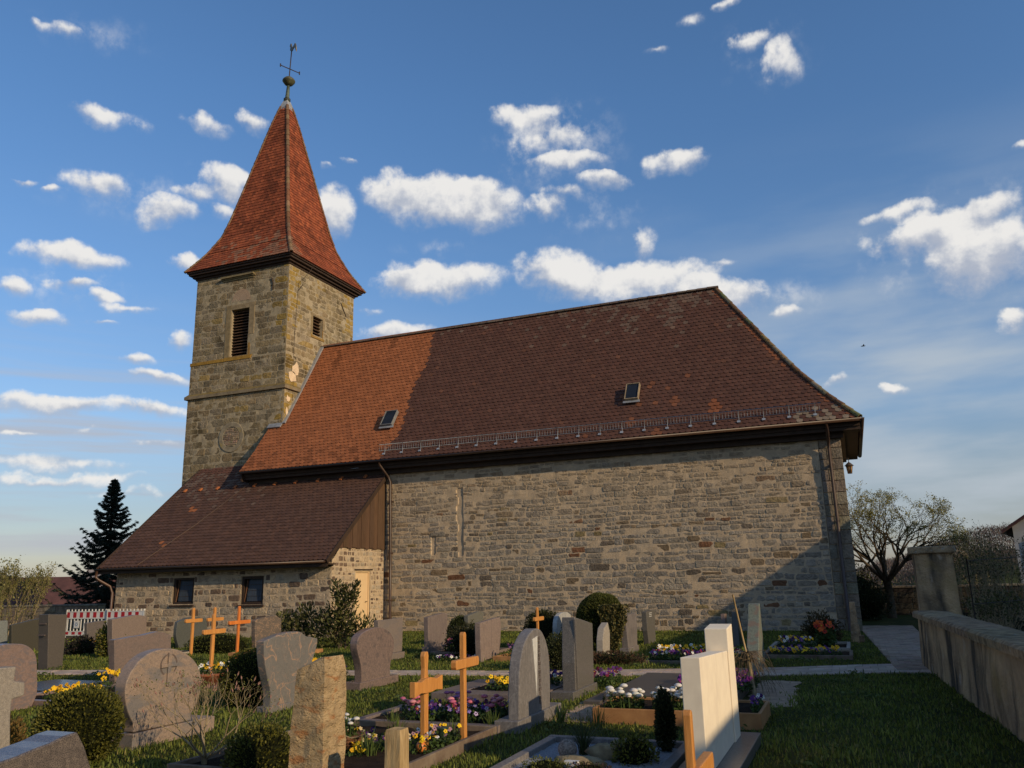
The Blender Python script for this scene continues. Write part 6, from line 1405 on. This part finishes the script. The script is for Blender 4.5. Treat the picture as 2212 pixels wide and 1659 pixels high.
FB('flowers','daisy_tuft','small white flower tuft in the violet patch',-2.3,-2.15,12.0,12.15,.16,WHT,9,.022,.07,7)
FB('flowers','pansy_patch','lavender and blue pansies in the granite kerbed grave',-5.0,-4.5,8.75,9.45,.07,LAV+PUR+WINE,52,.025,.10,8)
FB('flowers','pansy_patch','violet pansies in the right half of the granite kerbed grave',-4.5,-3.85,8.75,9.6,.07,LAV+PUR+WINE,64,.025,.12,9)
for i, (x, y, n, lb) in enumerate(((-5.02,9.05,9,'rose pink double daisies at the left of the purple bed'),(-4.35,9.0,11,'bright pink double daisies between the two large crosses'),(-4.62,9.5,9,'mauve pink double daisies at the back of the purple bed'),(-3.98,9.2,7,'pale pink double daisies beside the arch gravestone plinth'))):
    FB('flowers','daisy_clump',lb,x-.14,x+.14,y-.14,y+.14,.07,PNK if i != 2 else [(.50,.16,.30),(.45,.2,.4)],n+3,.042,.17,20+i,ball=True,single=True,leafn=150)
FB('flowers','pansy_patch','white yellow and violet pansies along the front of the timber edged grave',-4.9,-4.15,7.15,7.6,.06,[WHT[0],YEL[0],YEL[1],PUR[0],(.7,.55,.3)],46,.025,.10,10)
FB('flowers','pansy_patch','small pale and yellow pansies right of the weathered post',-4.1,-3.75,7.15,7.9,.06,[WHT[0],YEL[0],YEL[1],(.45,.25,.3)],34,.024,.13,11)
FB('flowers','pansy_patch','yellow pansies at the very bottom beside the tan stele',-4.75,-4.35,6.9,7.15,.02,YEL,18,.03,.10,12)
FB('flowers','pansy_patch','yellow and purple pansies between the waisted and mushroom gravestones',-11.6,-9.9,13.0,13.5,.03,YEL,10,.04,.15,13) if False else None
FB('flowers','pansy_patch','bright yellow pansies between the veined and mushroom gravestones',-9.75,-9.0,12.9,13.5,.03,YEL,44,.045,.17,14)
FB('flowers','pansy_patch','deep purple pansies right beside the yellow clump',-8.95,-8.6,12.9,13.3,.03,PUR,26,.04,.14,15)
FB('flowers','pansy_patch','yellow pansies behind the big box ball',-11.3,-10.5,9.1,9.7,.05,YEL,50,.036,.14,16)
FB('flowers','pansy_patch','taller yellow and orange pansies behind the dark slab',-11.5,-10.7,10.2,10.7,.05,YEL,22,.04,.22,17)
FB('flowers','pansy_patch','yellow pansies under the barrier at the left',-18.9,-18.1,16.4,17.1,.05,YEL,34,.06,.2,18)
FB('flowers','daisy_patch','white and mauve daisies left of the yellow green bush',-17.1,-15.8,15.75,16.4,.03,WHT+[(.55,.4,.5)],70,.035,.10,19)
FB('flowers','dandelion_patch','scattered yellow flowers in the grass strip by the pillar',-14.6,-12.9,12.9,13.5,.0,YEL,16,.03,.07,30,leafn=60)
FB('flowers','pansy_patch','yellow and white pansies by the wall right of the heather',-3.85,-2.7,16.7,17.4,.05,YEL+YEL+WHT,90,.032,.16,31)
FB('flowers','pansy_patch','wine red and purple pansies before the yellow ones',-3.85,-2.7,16.05,16.6,.05,WINE+PUR+[WHT[1]],80,.03,.13,32)
FB('flowers','pansy_patch','row of yellow pansies in the shade at the right church corner',-1.7,-.35,17.3,17.7,.04,YEL+YEL+PUR,60,.04,.13,33)
FB('flowers','pansy_patch','purple and white pansies in the kerbed bed at the right corner',-1.7,-.9,18.8,19.5,.08,PUR+WHT+YEL,60,.036,.16,34)
FB('flowers','tulip_patch','red and orange flowers near the right church corner',-.95,-.5,19.4,20.0,.08,RED_,20,.06,.38,35,leafn=400,lsz=.09)
FB('flowers','pansy_patch','purple and pink pansies beside the striped rose gravestone',-8.9,-8.4,17.4,18.0,.05,PUR+PNK,40,.035,.20,36)
FB('flowers','pansy_patch','yellow and orange pansies near the small clipped ball',-8.35,-7.75,17.6,18.3,.05,YEL+[(.6,.2,.05)],30,.035,.22,37)
FB('flowers','pansy_patch','low purple and white flowers beside the grass strip',-8.2,-7.2,15.75,16.0,.01,PUR+WHT,34,.03,.09,38)
FB('flowers','pansy_patch','violet flowers in the small wooden frame',-6.85,-6.1,16.1,17.0,.06,PUR+[(.4,.2,.1)],40,.03,.2,39)
FB('flowers','pansy_patch','wine red flowers between arch and grooved gravestones',-3.9,-3.5,12.3,13.2,.03,WINE+PUR,50,.03,.16,40)
FB('flowers','pansy_patch','red and yellow flowers in the shade right of the black gravestone',-2.6,-1.8,16.2,17.2,.03,WINE+YEL+WHT,46,.036,.16,41)
FB('flowers','pansy_patch','few yellow blossoms left of the tan stele',-5.75,-5.3,6.85,7.3,.0,YEL,12,.028,.10,42)
FB('flowers','pansy_patch','yellow pansies beside the reddish dwarf conifer at the left edge',-7.3,-7.0,5.75,6.05,.0,YEL,12,.03,.10,43)
sl2 = thing('grave_slab', (-12.7,10.6,0), 'dark polished flat grave slab behind the yellow pansies at the left', 'grave slab'); b = MB(); b.box(-13.2, -11.95, 9.75, 11.0, -.05, .10); b.build('slab', G_['d2'], sl2, bevel=.008); b = MB(); b.box(-13.3, -11.85, 9.65, 11.1, -.05, .04); b.build('kerb', G_['a4'], sl2, bevel=.006)
# basket, cup, pots
bk_ = thing('wicker_basket', (-4.72,7.18,.05), 'brown wicker basket with white daisies beside the tan stele', 'basket')
b = MB(); b.lathe((-4.72,7.18,.05), [(.15,0),(.19,.10),(.205,.15),(.185,.15),(.16,.06)], 20)
for k in range(5): b.lathe((-4.72,7.18,.06+k*.028), [(.163+k*.009,0),(.172+k*.009,.008),(.163+k*.009,.016)], 20)
b.build('basket_body', M['wicker'], bk_); b = MB(); b.tube([(-4.9,7.1,.2),(-4.8,7.05,.235),(-4.66,7.0,.24),(-4.55,7.06,.19),(-4.4,7.1,.22)], .006, 4); b.build('twig', M['bark_pale'], bk_)
FB('flowers','daisy_clump','three large white daisies with leaves in the wicker basket',-4.85,-4.58,7.06,7.3,.17,WHT,6,.032,.16,44,ball=True,single=True,leafn=260)
cu = thing('grave_vase', (-3.98,7.42,.06), 'dark green plastic grave vase right of the flared cross', 'vase'); b = MB(); b.lathe((-3.88,7.62,.05), [(.035,0),(.045,.12),(.05,.15),(.064,.165),(.064,.175),(.04,.172)], 14); b.build('vase_body', M['cupgreen'], cu)
cu = thing('grave_candle', (-3.95,7.2,.06), 'small orange grave light behind the flared cross', 'grave light'); b = MB(); b.lathe((-3.93,7.28,.05), [(.03,0),(.045,.03),(.048,.07),(.03,.10),(.01,.105)], 12, ); b.build('light_body', M['red_wood'], cu)
pt_ = thing('flower_pot', (-9.93,11.2,0), 'round terracotta bowl with yellow flowers at the foot of a wooden cross', 'flower pot'); b = MB(); b.lathe((-9.93,11.2,0), [(.20,0),(.29,.20),(.33,.215),(.33,.25),(.28,.25),(.25,.20)], 20); b.build('bowl', M['terracotta'], pt_)
FB('flowers','primrose_clump','pale yellow and white flowers in the terracotta bowl',-10.2,-9.66,10.95,11.45,.22,YEL+WHT,26,.034,.14,45)
# gravel grave contents
b = MB(); blob(b, (-2.52,7.38,.135), .085, 3, 9, .03); tag(b.build('stone_ball', M['ballstone']), 'speckled round stone ball on the white gravel grave', 'stone ball')
b = MB(); blob(b, (-2.22,7.5,.10), .12, 7, 8, .6, sq=(1.2,.8,.7)); blob(b, (-2.10,7.58,.15), .07, 9, 8, .7, sq=(1.3,.7,.6)); blob(b, (-2.35,7.18,.08), .12, 19, 8, .5, sq=(1.9,.7,.4)); tag(b.build('driftwood', M['bark_pale']), 'pale gnarled driftwood beside the stone ball', 'driftwood')
def tuft(name, x, y, z, n, h, label, seed, cols=GRN, w=.010, cat='plant', spread=.5, group=None, wid=.05):
    o = thing(name, (x, y, z), label, cat, group); rnd = random.Random(seed); b = MB()
    for i in range(n):
        a = rnd.uniform(0, 2*pi); s = rnd.random()*spread; L = h*rnd.uniform(.6,1.2); d = V3(cos(a), sin(a), 0); side = V3(-sin(a), cos(a), 0)*w*rnd.uniform(.6,1.2); p0 = V3(x,y,z)+d*rnd.random()*wid; vs = []
        for k in range(5):
            t = k/4; p = p0+d*(s*L*t*t*1.1)+V3(0,0,L*t*(1-.35*s*t)); f = (1-t)**.6; vs += [tuple(p-side*f), tuple(p+side*f+V3(0,0,.0005))]
        b.add(vs, [(2*k, 2*k+1, 2*k+3, 2*k+2) for k in range(4)], jit(rnd.choice(cols), .2))
    b.build('blades', M['leaf'], o); return o
tuft('ornamental_grass', -2.45, 7.62, .05, 150, .34, 'fine ornamental grass clump behind the stone ball', 1, [(.06,.08,.025),(.09,.10,.035),(.04,.06,.02)], .004, spread=1.0)
for i, (x, y, h, lb) in enumerate(((-4.35,7.02,.26,'fresh green leaf tuft left of the weathered post'),(-3.95,7.98,.22,'daffodil leaves between the two large crosses'),(-4.55,7.9,.26,'grassy leaves behind the wicker basket'),(-4.25,7.95,.20,'thin dark leaf clump behind the post'),(-3.85,8.75,.20,'broad leaf tuft at the arch gravestone plinth'),(-4.95,8.5,.22,'tall grass tuft beside the granite kerb'),(-3.25,9.3,.20,'tall grass right of the arch gravestone'),(-2.75,9.1,.22,'long grass in front of the planter corner'))):
    tuft('leaf_tuft', x, y, .03, 46, h, lb, 30+i, [(.10,.14,.03),(.14,.17,.04),(.07,.10,.025)], .007, spread=.7, wid=.09)
ball_bush('dwarf_conifer', (-1.93,7.45,.10), .20, 1900, .028, 'yellow green dwarf conifer on the white gravel grave', 'shrub', [(.16,.16,.02),(.10,.11,.02),(.22,.20,.03),(.05,.05,.02)], sq=(1,1,1.0), seed=8, lump=.3)
ball_bush('dark_conifer', (-1.76,7.95,.30), .09, 2600, .034, 'dark columnar dwarf conifer left of the cream monument', 'shrub', [(.035,.045,.014),(.055,.06,.018),(.025,.03,.012)], sq=(1,1,3.1), seed=9, lump=.28)
ball_bush('heather_cushion', (-2.2,6.95,.06), .16, 900, .02, 'low purple brown heather cushion on the gravel grave', 'shrub', [(.09,.05,.05),(.05,.06,.02)], sq=(1.5,.9,.45), seed=10, lump=.3)
ball_bush('heather_cushion', (-2.55,6.9,.07), .17, 900, .02, 'green yellow cushion plant at the front of the gravel grave', 'shrub', [(.14,.15,.03),(.09,.10,.025)], sq=(1.4,.9,.5), seed=16, lump=.3)
b = MB(); b.box(-2.42,-2.30,6.98,7.04,.07,.12); tag(b.build('white_stone', M['white']), 'small white stone block at the front of the gravel grave', 'stone')
# boxwood balls and other shrubs
ball_bush('box_ball', (-7.05,6.2,.33), .37, 9000, .030, 'big loose box bush left of the round disc gravestone', sq=(1.05,1.05,1.0), seed=2, lump=.10)
ball_bush('box_ball', (-7.95,9.75,.34), .42, 8000, .030, 'round clipped box ball left of the rust veined gravestone', seed=3, lump=.03)
ball_bush('box_ball', (-4.95,6.25,.13), .30, 4200, .030, 'low rounded box bush at the bottom left of the tan stele', seed=4, lump=.14)
ball_bush('box_ball', (-9.6,20.0,.36), .38, 2600, .04, 'small dark clipped ball between gravestones at the church wall', cols=[(.05,.06,.012),(.035,.045,.010)], seed=12, lump=.03)
ball_bush('dark_shrub', (-8.0,17.0,.30), .42, 2200, .05, 'dark low shrub left of the pale pink gravestone', cols=[(.035,.04,.014),(.06,.05,.02),(.025,.03,.012)], seed=13, lump=.35, sq=(1.3,1,.9))
ball_bush('dark_shrub', (-7.05,19.2,.42), .48, 3000, .05, 'dark round yew bush behind the small orange cross', cols=[(.03,.035,.012),(.045,.05,.015)], seed=14, lump=.12)
ball_bush('dark_shrub', (-5.05,14.6,.28), .36, 2200, .045, 'dark shrub left of the grooved gravestone', cols=[(.035,.045,.014),(.055,.06,.02)], seed=15, lump=.2, sq=(.9,1,1.1))
ball_bush('low_hedge', (-15.0,17.1,.16), .42, 3200, .045, 'low clipped hedge behind the three orange crosses', cols=[(.09,.10,.02),(.06,.07,.015)], seed=17, lump=.1, sq=(2.4,.8,.8))
ball_bush('yellow_green_bush', (-17.2,15.8,.36), .40, 2600, .06, 'sunlit yellow green bush left of the beige gravestone', cols=[(.16,.16,.02),(.10,.12,.02),(.20,.16,.05),(.06,.07,.02)], seed=18, lump=.3, sq=(.8,.8,1.15))
ball_bush('dark_shrub', (-18.6,16.2,.16), .42, 1500, .06, 'dark brown low shrub by the barrier', cols=[(.04,.025,.022),(.03,.03,.02)], seed=19, lump=.3, sq=(1.3,.7,.8))
ball_bush('brown_conifer', (-7.42,5.72,.22), .23, 3200, .03, 'reddish brown dwarf conifer beside the pale granite cross', 'shrub', [(.20,.12,.04),(.14,.10,.035),(.26,.16,.05),(.10,.09,.03)], seed=20, lump=.25, sq=(.8,.8,1.15))
ball_bush('heather_bed', (-4.55,15.9,.06), .5, 3000, .04, 'flat reddish brown heather by the pale limestone', 'shrub', [(.12,.06,.035),(.09,.055,.03),(.06,.06,.02)], seed=22, lump=.3, sq=(1.4,.8,.35))
ball_bush('heather_bed', (-.85,20.9,.24), .45, 3000, .05, 'brown shrub in the shaded bed at the right church corner', 'shrub', [(.08,.05,.02),(.10,.07,.025),(.05,.045,.018)], seed=23, lump=.3, sq=(1,1,1.0))
ball_bush('dark_shrub', (-10.1,12.9,.2), .26, 1500, .04, 'small dark plant left of the mushroom gravestone', cols=[(.05,.06,.02),(.03,.04,.015)], seed=24, lump=.3)
# yew arch with ivy
ya = thing('yew_arch', (-5.35,18.2,0), 'tall clipped yew with rounded top and yellowish ivy hanging over its front', 'bush'); rs = np.random.default_rng(31)
d = rand_dirs(14000, rs); P_ = np.empty_like(d); 
for i, q in enumerate(d):
    k = .55*(1+.05*mn.noise(Vector(q)*2)); P_[i] = (-5.35+q[0]*k, 18.3+q[1]*k, .72+q[2]*k if q[2] > 0 else .72+q[2]*.72)
keep = P_[:,2] > .0; leaves('foliage', P_[keep], .04, M['leaf'], ya, [(.085,.095,.018),(.06,.07,.015),(.11,.115,.024)], rs, .5, axis=d[keep]*.8+np.array([0,0,.3]))
b = MB(); blob(b, (-5.35,18.3,.70), .50, 4, 9, .04, sq=(1,1,1.06), zmin=0); b.build('branches', M['core'], ya)  # near-black ball fills the yew in place of its dark inside
n = 3600; t = rs.random(n); u_ = rs.normal(size=n); P_ = np.stack([-4.98+.20*u_*(.4+.6*t)+.12*t, 17.82-.10*rs.random(n)-.1*t, .12+.92*t], 1)
keep = (np.abs(u_) < 1.9); leaves('ivy', P_[keep], .055, M['leaf'], ya, [(.17,.14,.04),(.12,.11,.03),(.08,.08,.025),(.22,.17,.06)], rs, .8)
# laurel bush
def laurel(x, y, lobes, n, label, seed):
    o = thing('laurel_bush', (x, y, 0), label, 'bush'); rs = np.random.default_rng(seed); r = random.Random(seed); P_ = []; A_ = []; br = MB()
    for (dx, dy, z, rx, rz, m) in lobes:
        d = rand_dirs(m, rs); k = rs.random(m)**.45; P_.append(np.stack([x+dx+d[:,0]*rx*k, y+dy+d[:,1]*rx*.8*k, z+d[:,2]*rz*k], 1)); A_.append(d*.6+np.array([0,0,.45])); br.tube([(x+r.uniform(-.2,.2),y,0),(x+dx*.7,y+dy*.7,z*.6),(x+dx,y+dy,z+rz*.6)], [.025,.018,.006], 5)
    P_ = np.concatenate(P_); A_ = np.concatenate(A_); keep = P_[:,2] > .02
    leaves('foliage', P_[keep], .13, M['leaf'], o, [(.055,.062,.014),(.035,.042,.012),(.085,.085,.02),(.15,.14,.05),(.045,.05,.014)], rs, .38, axis=A_[keep]); br.build('branches', M['bark'], o)
laurel(-12.35, 18.6, [(0,0,.85,.50,.70,620),(-.25,0,.45,.75,.45,620),(.15,0,1.3,.34,.32,230),(-.15,0,1.50,.26,.28,130),(.42,0,1.58,.16,.14,40),(.55,.1,.5,.45,.45,300),(-.6,0,.75,.3,.3,120)], 0, 'dark glossy laurel bush in front of the cream door with a tall shoot', 61)
laurel(-13.75, 18.9, [(0,0,.45,.65,.45,600),(-.5,0,.70,.4,.3,230),(.1,0,.85,.34,.35,200),(-.95,0,.42,.4,.35,200)], 0, 'lower spreading laurel bush left of the tall laurel shoot', 62)
# bare magnolia in the foreground
mg = thing('magnolia_shrub', (-5.6,6.3,0), 'bare magnolia shrub with pale twigs and pinkish buds in the foreground', 'shrub'); r = random.Random(77); segs = []; tips = []
for k in range(7):
    a = 2*pi*k/7+r.uniform(-.3,.3); grow(segs, tips, V3(-5.6,6.3,.10), V3(cos(a)*1.0, sin(a)*1.0, .75).normalized(), .27, .012, 4, r, .48, .15, .72, (2,3), .32)
b = MB(); b.tube([(-5.6,6.3,-.05),(-5.61,6.3,.13)], .026, 8); b.build('trunk', M['bark_pale'], mg); limbs_mesh('branches', segs, M['bark_pale'], mg, 5, 4, .006)
M['bud'] = surf('magnolia_bud', (.36,.20,.16), (.26,.15,.11), 20, .7, .2, tone=False, bump=.1); b = MB()
for p, d in tips:
    if r.random() < .22: dd = (d+Vector((0,0,.8))).normalized(); L = r.uniform(.025,.045); b.tube([p, p+dd*L*.4, p+dd*L], [.003,.0085,.002], 5)
b.build('buds', M['bud'], mg, kind='stuff'); rs = np.random.default_rng(78)
P_ = np.array([tuple(p+Vector((r.gauss(0,.03), r.gauss(0,.03), r.gauss(0,.03)))) for p, d in tips for _ in range(2)]); leaves('leaves', P_, .022, M['leaf'], mg, [(.18,.18,.05),(.12,.13,.04)], rs, .45)
# weeping dwarf tree on a stake
wt_ = thing('weeping_shrub', (-1.45,12.0,0), 'bare weeping shrub tied to a leaning bamboo stake right of the cream monument', 'shrub'); r = random.Random(5)
b = MB(); b.tube([(-1.42,12.0,0),(-1.47,12.0,.55)], [.03,.025], 7); b.build('trunk', M['bark_pale'], wt_); b = MB(); b.tube([(-1.40,12.02,0),(-1.60,12.02,1.33)], .014, 6); b.build('stake', M['post'], wt_); b = MB()
for k in range(80):
    a = r.uniform(0, 2*pi); R_ = r.uniform(.12,.46); h0 = .52+r.uniform(-.08,.06); pts = [(-1.47+cos(a)*R_*t, 12+sin(a)*R_*t, h0+.12*t*(1-t)*4*r.uniform(.4,1)-.50*t*t*r.uniform(.6,1)) for t in (0,.3,.55,.8,1)]
    pts = [(x_+r.gauss(0,.012), y_+r.gauss(0,.012), max(.02, z_)) for x_, y_, z_ in pts]; b.tube(pts, [.005,.004,.003,.0025,.002], 3, cap=False)
b.build('drooping_twigs', M['twig'], wt_)
# ------------------------------------------------------------------ construction barrier
def barrier(x0, x1, y, label, sign=False):
    o = thing('site_barrier', ((x0+x1)/2, y, 0), label, 'barrier', 'red and white plastic site barriers'); W_ = x1-x0
    fr = MB()
    for za, zb in ((.885,.91),(.66,.69),(.10,.13),(.235,.26)): fr.box(x0, x1, y-.02, y+.02, za, zb)
    for xx in (x0, x1-.035): fr.box(xx, xx+.035, y-.025, y+.025, .02, .97)
    fr.box(x0, x1, y-.012, y+.012, .691, .884); fr.box(x0, x1, y-.012, y+.012, .131, .234); fr.build('frame', M['white'], o)
    k = 0; x = x0+.06
    while x < x1-.05:
        b = MB(); b.box(x, x+.03, y-.011, y+.011, .261, .659); b.build('bar', M['white'], o); b = MB(); b.box(x, x+.035, y-.011, y+.011, .911, .975); b.build('peg', M['white'], o); x += .158
    x = x0+.02
    while x < x1-.16: b = MB(); b.box(x, x+.15, y-.016, y-.0125, .70, .875); b.build('red_stripe', M['red'], o); b = MB(); b.box(x, x+.15, y-.016, y-.0125, .14, .225); b.build('red_stripe', M['red'], o); x += .31
    if sign:
        b = MB(); b.box(x0+.42, x0+.66, y-.03, y-.021, .36, .60); s_ = b.build('sign', M['white'], o); b = MB()
        for k in range(6): t = 2*pi*k/6; b.box(x0+.54+.05*cos(t)-.022, x0+.54+.05*cos(t)+.022, y-.033, y-.031, .48+.05*sin(t)-.02, .48+.05*sin(t)+.02)
        b.build('emblem', M['blue'], s_)
    for xx in (x0+.3, x1-.3): b = MB(); b.box(xx-.05, xx+.05, y-.25, y+.25, 0, .06); b.build('foot', M['iron'], o)
barrier(-25.55, -23.66, 21.5, 'left red and white plastic barrier panel carrying a small blue sign', True); barrier(-23.60, -21.95, 21.45, 'right red and white plastic barrier panel against the annex wall')
# ------------------------------------------------------------------ bird in the sky
bd = thing('bird', (.037*90, .969*90, 1.6+.246*90), 'tiny dark bird flying in the sky right of the church roof', 'bird'); b = MB(); c = Vector((.037*90, .969*90, 1.6+.246*90))
b.tube([c+V3(-.22,0,0), c+V3(-.12,0,.02), c+V3(.05,0,.02), c+V3(.24,0,.01)], [.01,.05,.06,.01], 6); b.add([tuple(c+V3(-.05,0,.03)), tuple(c+V3(.1,0,.03)), tuple(c+V3(.10,-.5,.10)), tuple(c+V3(.04,-.25,.14))], [(0,1,2,3)]); b.add([tuple(c+V3(-.05,0,.03)), tuple(c+V3(.1,0,.03)), tuple(c+V3(.12,.5,.06)), tuple(c+V3(.04,.25,.14))], [(0,1,2,3)]); b.build('body', M['iron'], bd)

# ================================================================== GRASS
def grass():
    rs = np.random.default_rng(99)
    N_ = 620000; X = rs.uniform(-26, 2.0, N_); Y = rs.uniform(4.5, 26, N_)
    # keep what can matter, thinner with distance
    u = (cos(yaw)*X+sin(yaw)*Y)/(-sin(yaw)*X+cos(yaw)*Y)
    dist = np.hypot(X, Y); keep = (np.abs(u) < .72) & (-sin(yaw)*X+cos(yaw)*Y > 4.5) & (rs.random(N_) < np.clip(1.25-dist/26, .22, 1))
    keep &= ~(np.abs(Y-np.interp(X, PX, PYC)) < np.interp(X, PX, PW)/2+.01) & ~((X > .47-.045*(Y-15.45)) & (Y > 15.4)) & ~((X > w0.x-.02+(Y-3.2)*wd.x) ) & ~(Y > 25.48) & ~((Y > 22.28) & (X < -15.2))
    for a, b, c, d in BEDS: keep &= ~((X > a) & (X < b) & (Y > c) & (Y < d))
    for a, b, c, d in ((-3.4,-2.75,9.7,12.2),(-1.35,-.95,11.2,13.7),(-1.5,-1.0,6.6,8.85)): keep &= ~((X > a) & (X < b) & (Y > c) & (Y < d) & (rs.random(N_) < .93))
    X, Y = X[keep], Y[keep]; n = len(X)
    nz_ = np.sin(X*1.7+np.sin(Y*2.1)*1.3)*np.cos(Y*1.9+np.sin(X*2.7))+.6*np.sin(X*5.1+Y*3.7)*np.cos(Y*6.3-X*2.2)
    h = (.031+.012*nz_)*rs.uniform(.5, 1.6, n); h *= 1+1.4*(rs.random(n) < .02)
    a = rs.uniform(0, 2*pi, n); le = rs.uniform(.1, 1.0, n)*h; w = rs.uniform(.0022, .0042, n)*(1+np.hypot(X, Y)/11)
    dx, dy = np.cos(a), np.sin(a); sx, sy = -dy*w, dx*w
    V = np.empty((n,5,3)); V[:,0] = np.stack([X-sx, Y-sy, np.zeros(n)], 1); V[:,1] = np.stack([X+sx, Y+sy, np.zeros(n)], 1)
    V[:,2] = np.stack([X+sx*.8+dx*le*.35, Y+sy*.8+dy*le*.35, h*.6], 1); V[:,3] = np.stack([X-sx*.8+dx*le*.35, Y-sy*.8+dy*le*.35, h*.6], 1); V[:,4] = np.stack([X+dx*le, Y+dy*le, h], 1)
    V = V.reshape(-1,3); b = np.arange(n)*5
    F = np.concatenate([np.stack([b, b+1, b+2], 1), np.stack([b, b+2, b+3], 1), np.stack([b+3, b+2, b+4], 1)])
    cols = np.array([(.13,.155,.026),(.095,.12,.020),(.17,.185,.035),(.065,.085,.018),(.20,.17,.055)])
    ci = rs.choice(5, n, p=[.34,.28,.2,.12,.06]); t = cols[ci]*rs.uniform(.75,1.25,(n,1))*(1+.18*nz_[:,None]); t = np.concatenate([t,t,t])
    np_mesh('grass', V, F, M['blade'], None, 'stuff', np.clip(t, 0, 1))
    rs2 = np.random.default_rng(5); m = 260; cx = rs2.uniform(-16, .8, m); cy = rs2.uniform(7, 24, m); P_ = []
    # coarse tufts, clover and fallen leaves break up the lawn
    for q in range(m):
        if any(a_ < cx[q] < b_ and c_ < cy[q] < d_ for a_, b_, c_, d_ in BEDS) or abs(cy[q]-path_c(cx[q])[0]) < path_c(cx[q])[1]/2+.1 or (cx[q] > -.1 and cy[q] > 15): continue
        k = 26; P_.append(np.stack([cx[q]+rs2.normal(0,.07,k), cy[q]+rs2.normal(0,.07,k), .03+rs2.random(k)*.05], 1))
    P_ = np.concatenate(P_); leaves('clover', P_, .05, M['leaf'], None, [(.09,.13,.03),(.13,.16,.04),(.06,.09,.02)], rs2, .6); bpy.data.objects['clover']['kind'] = 'stuff'
grass()
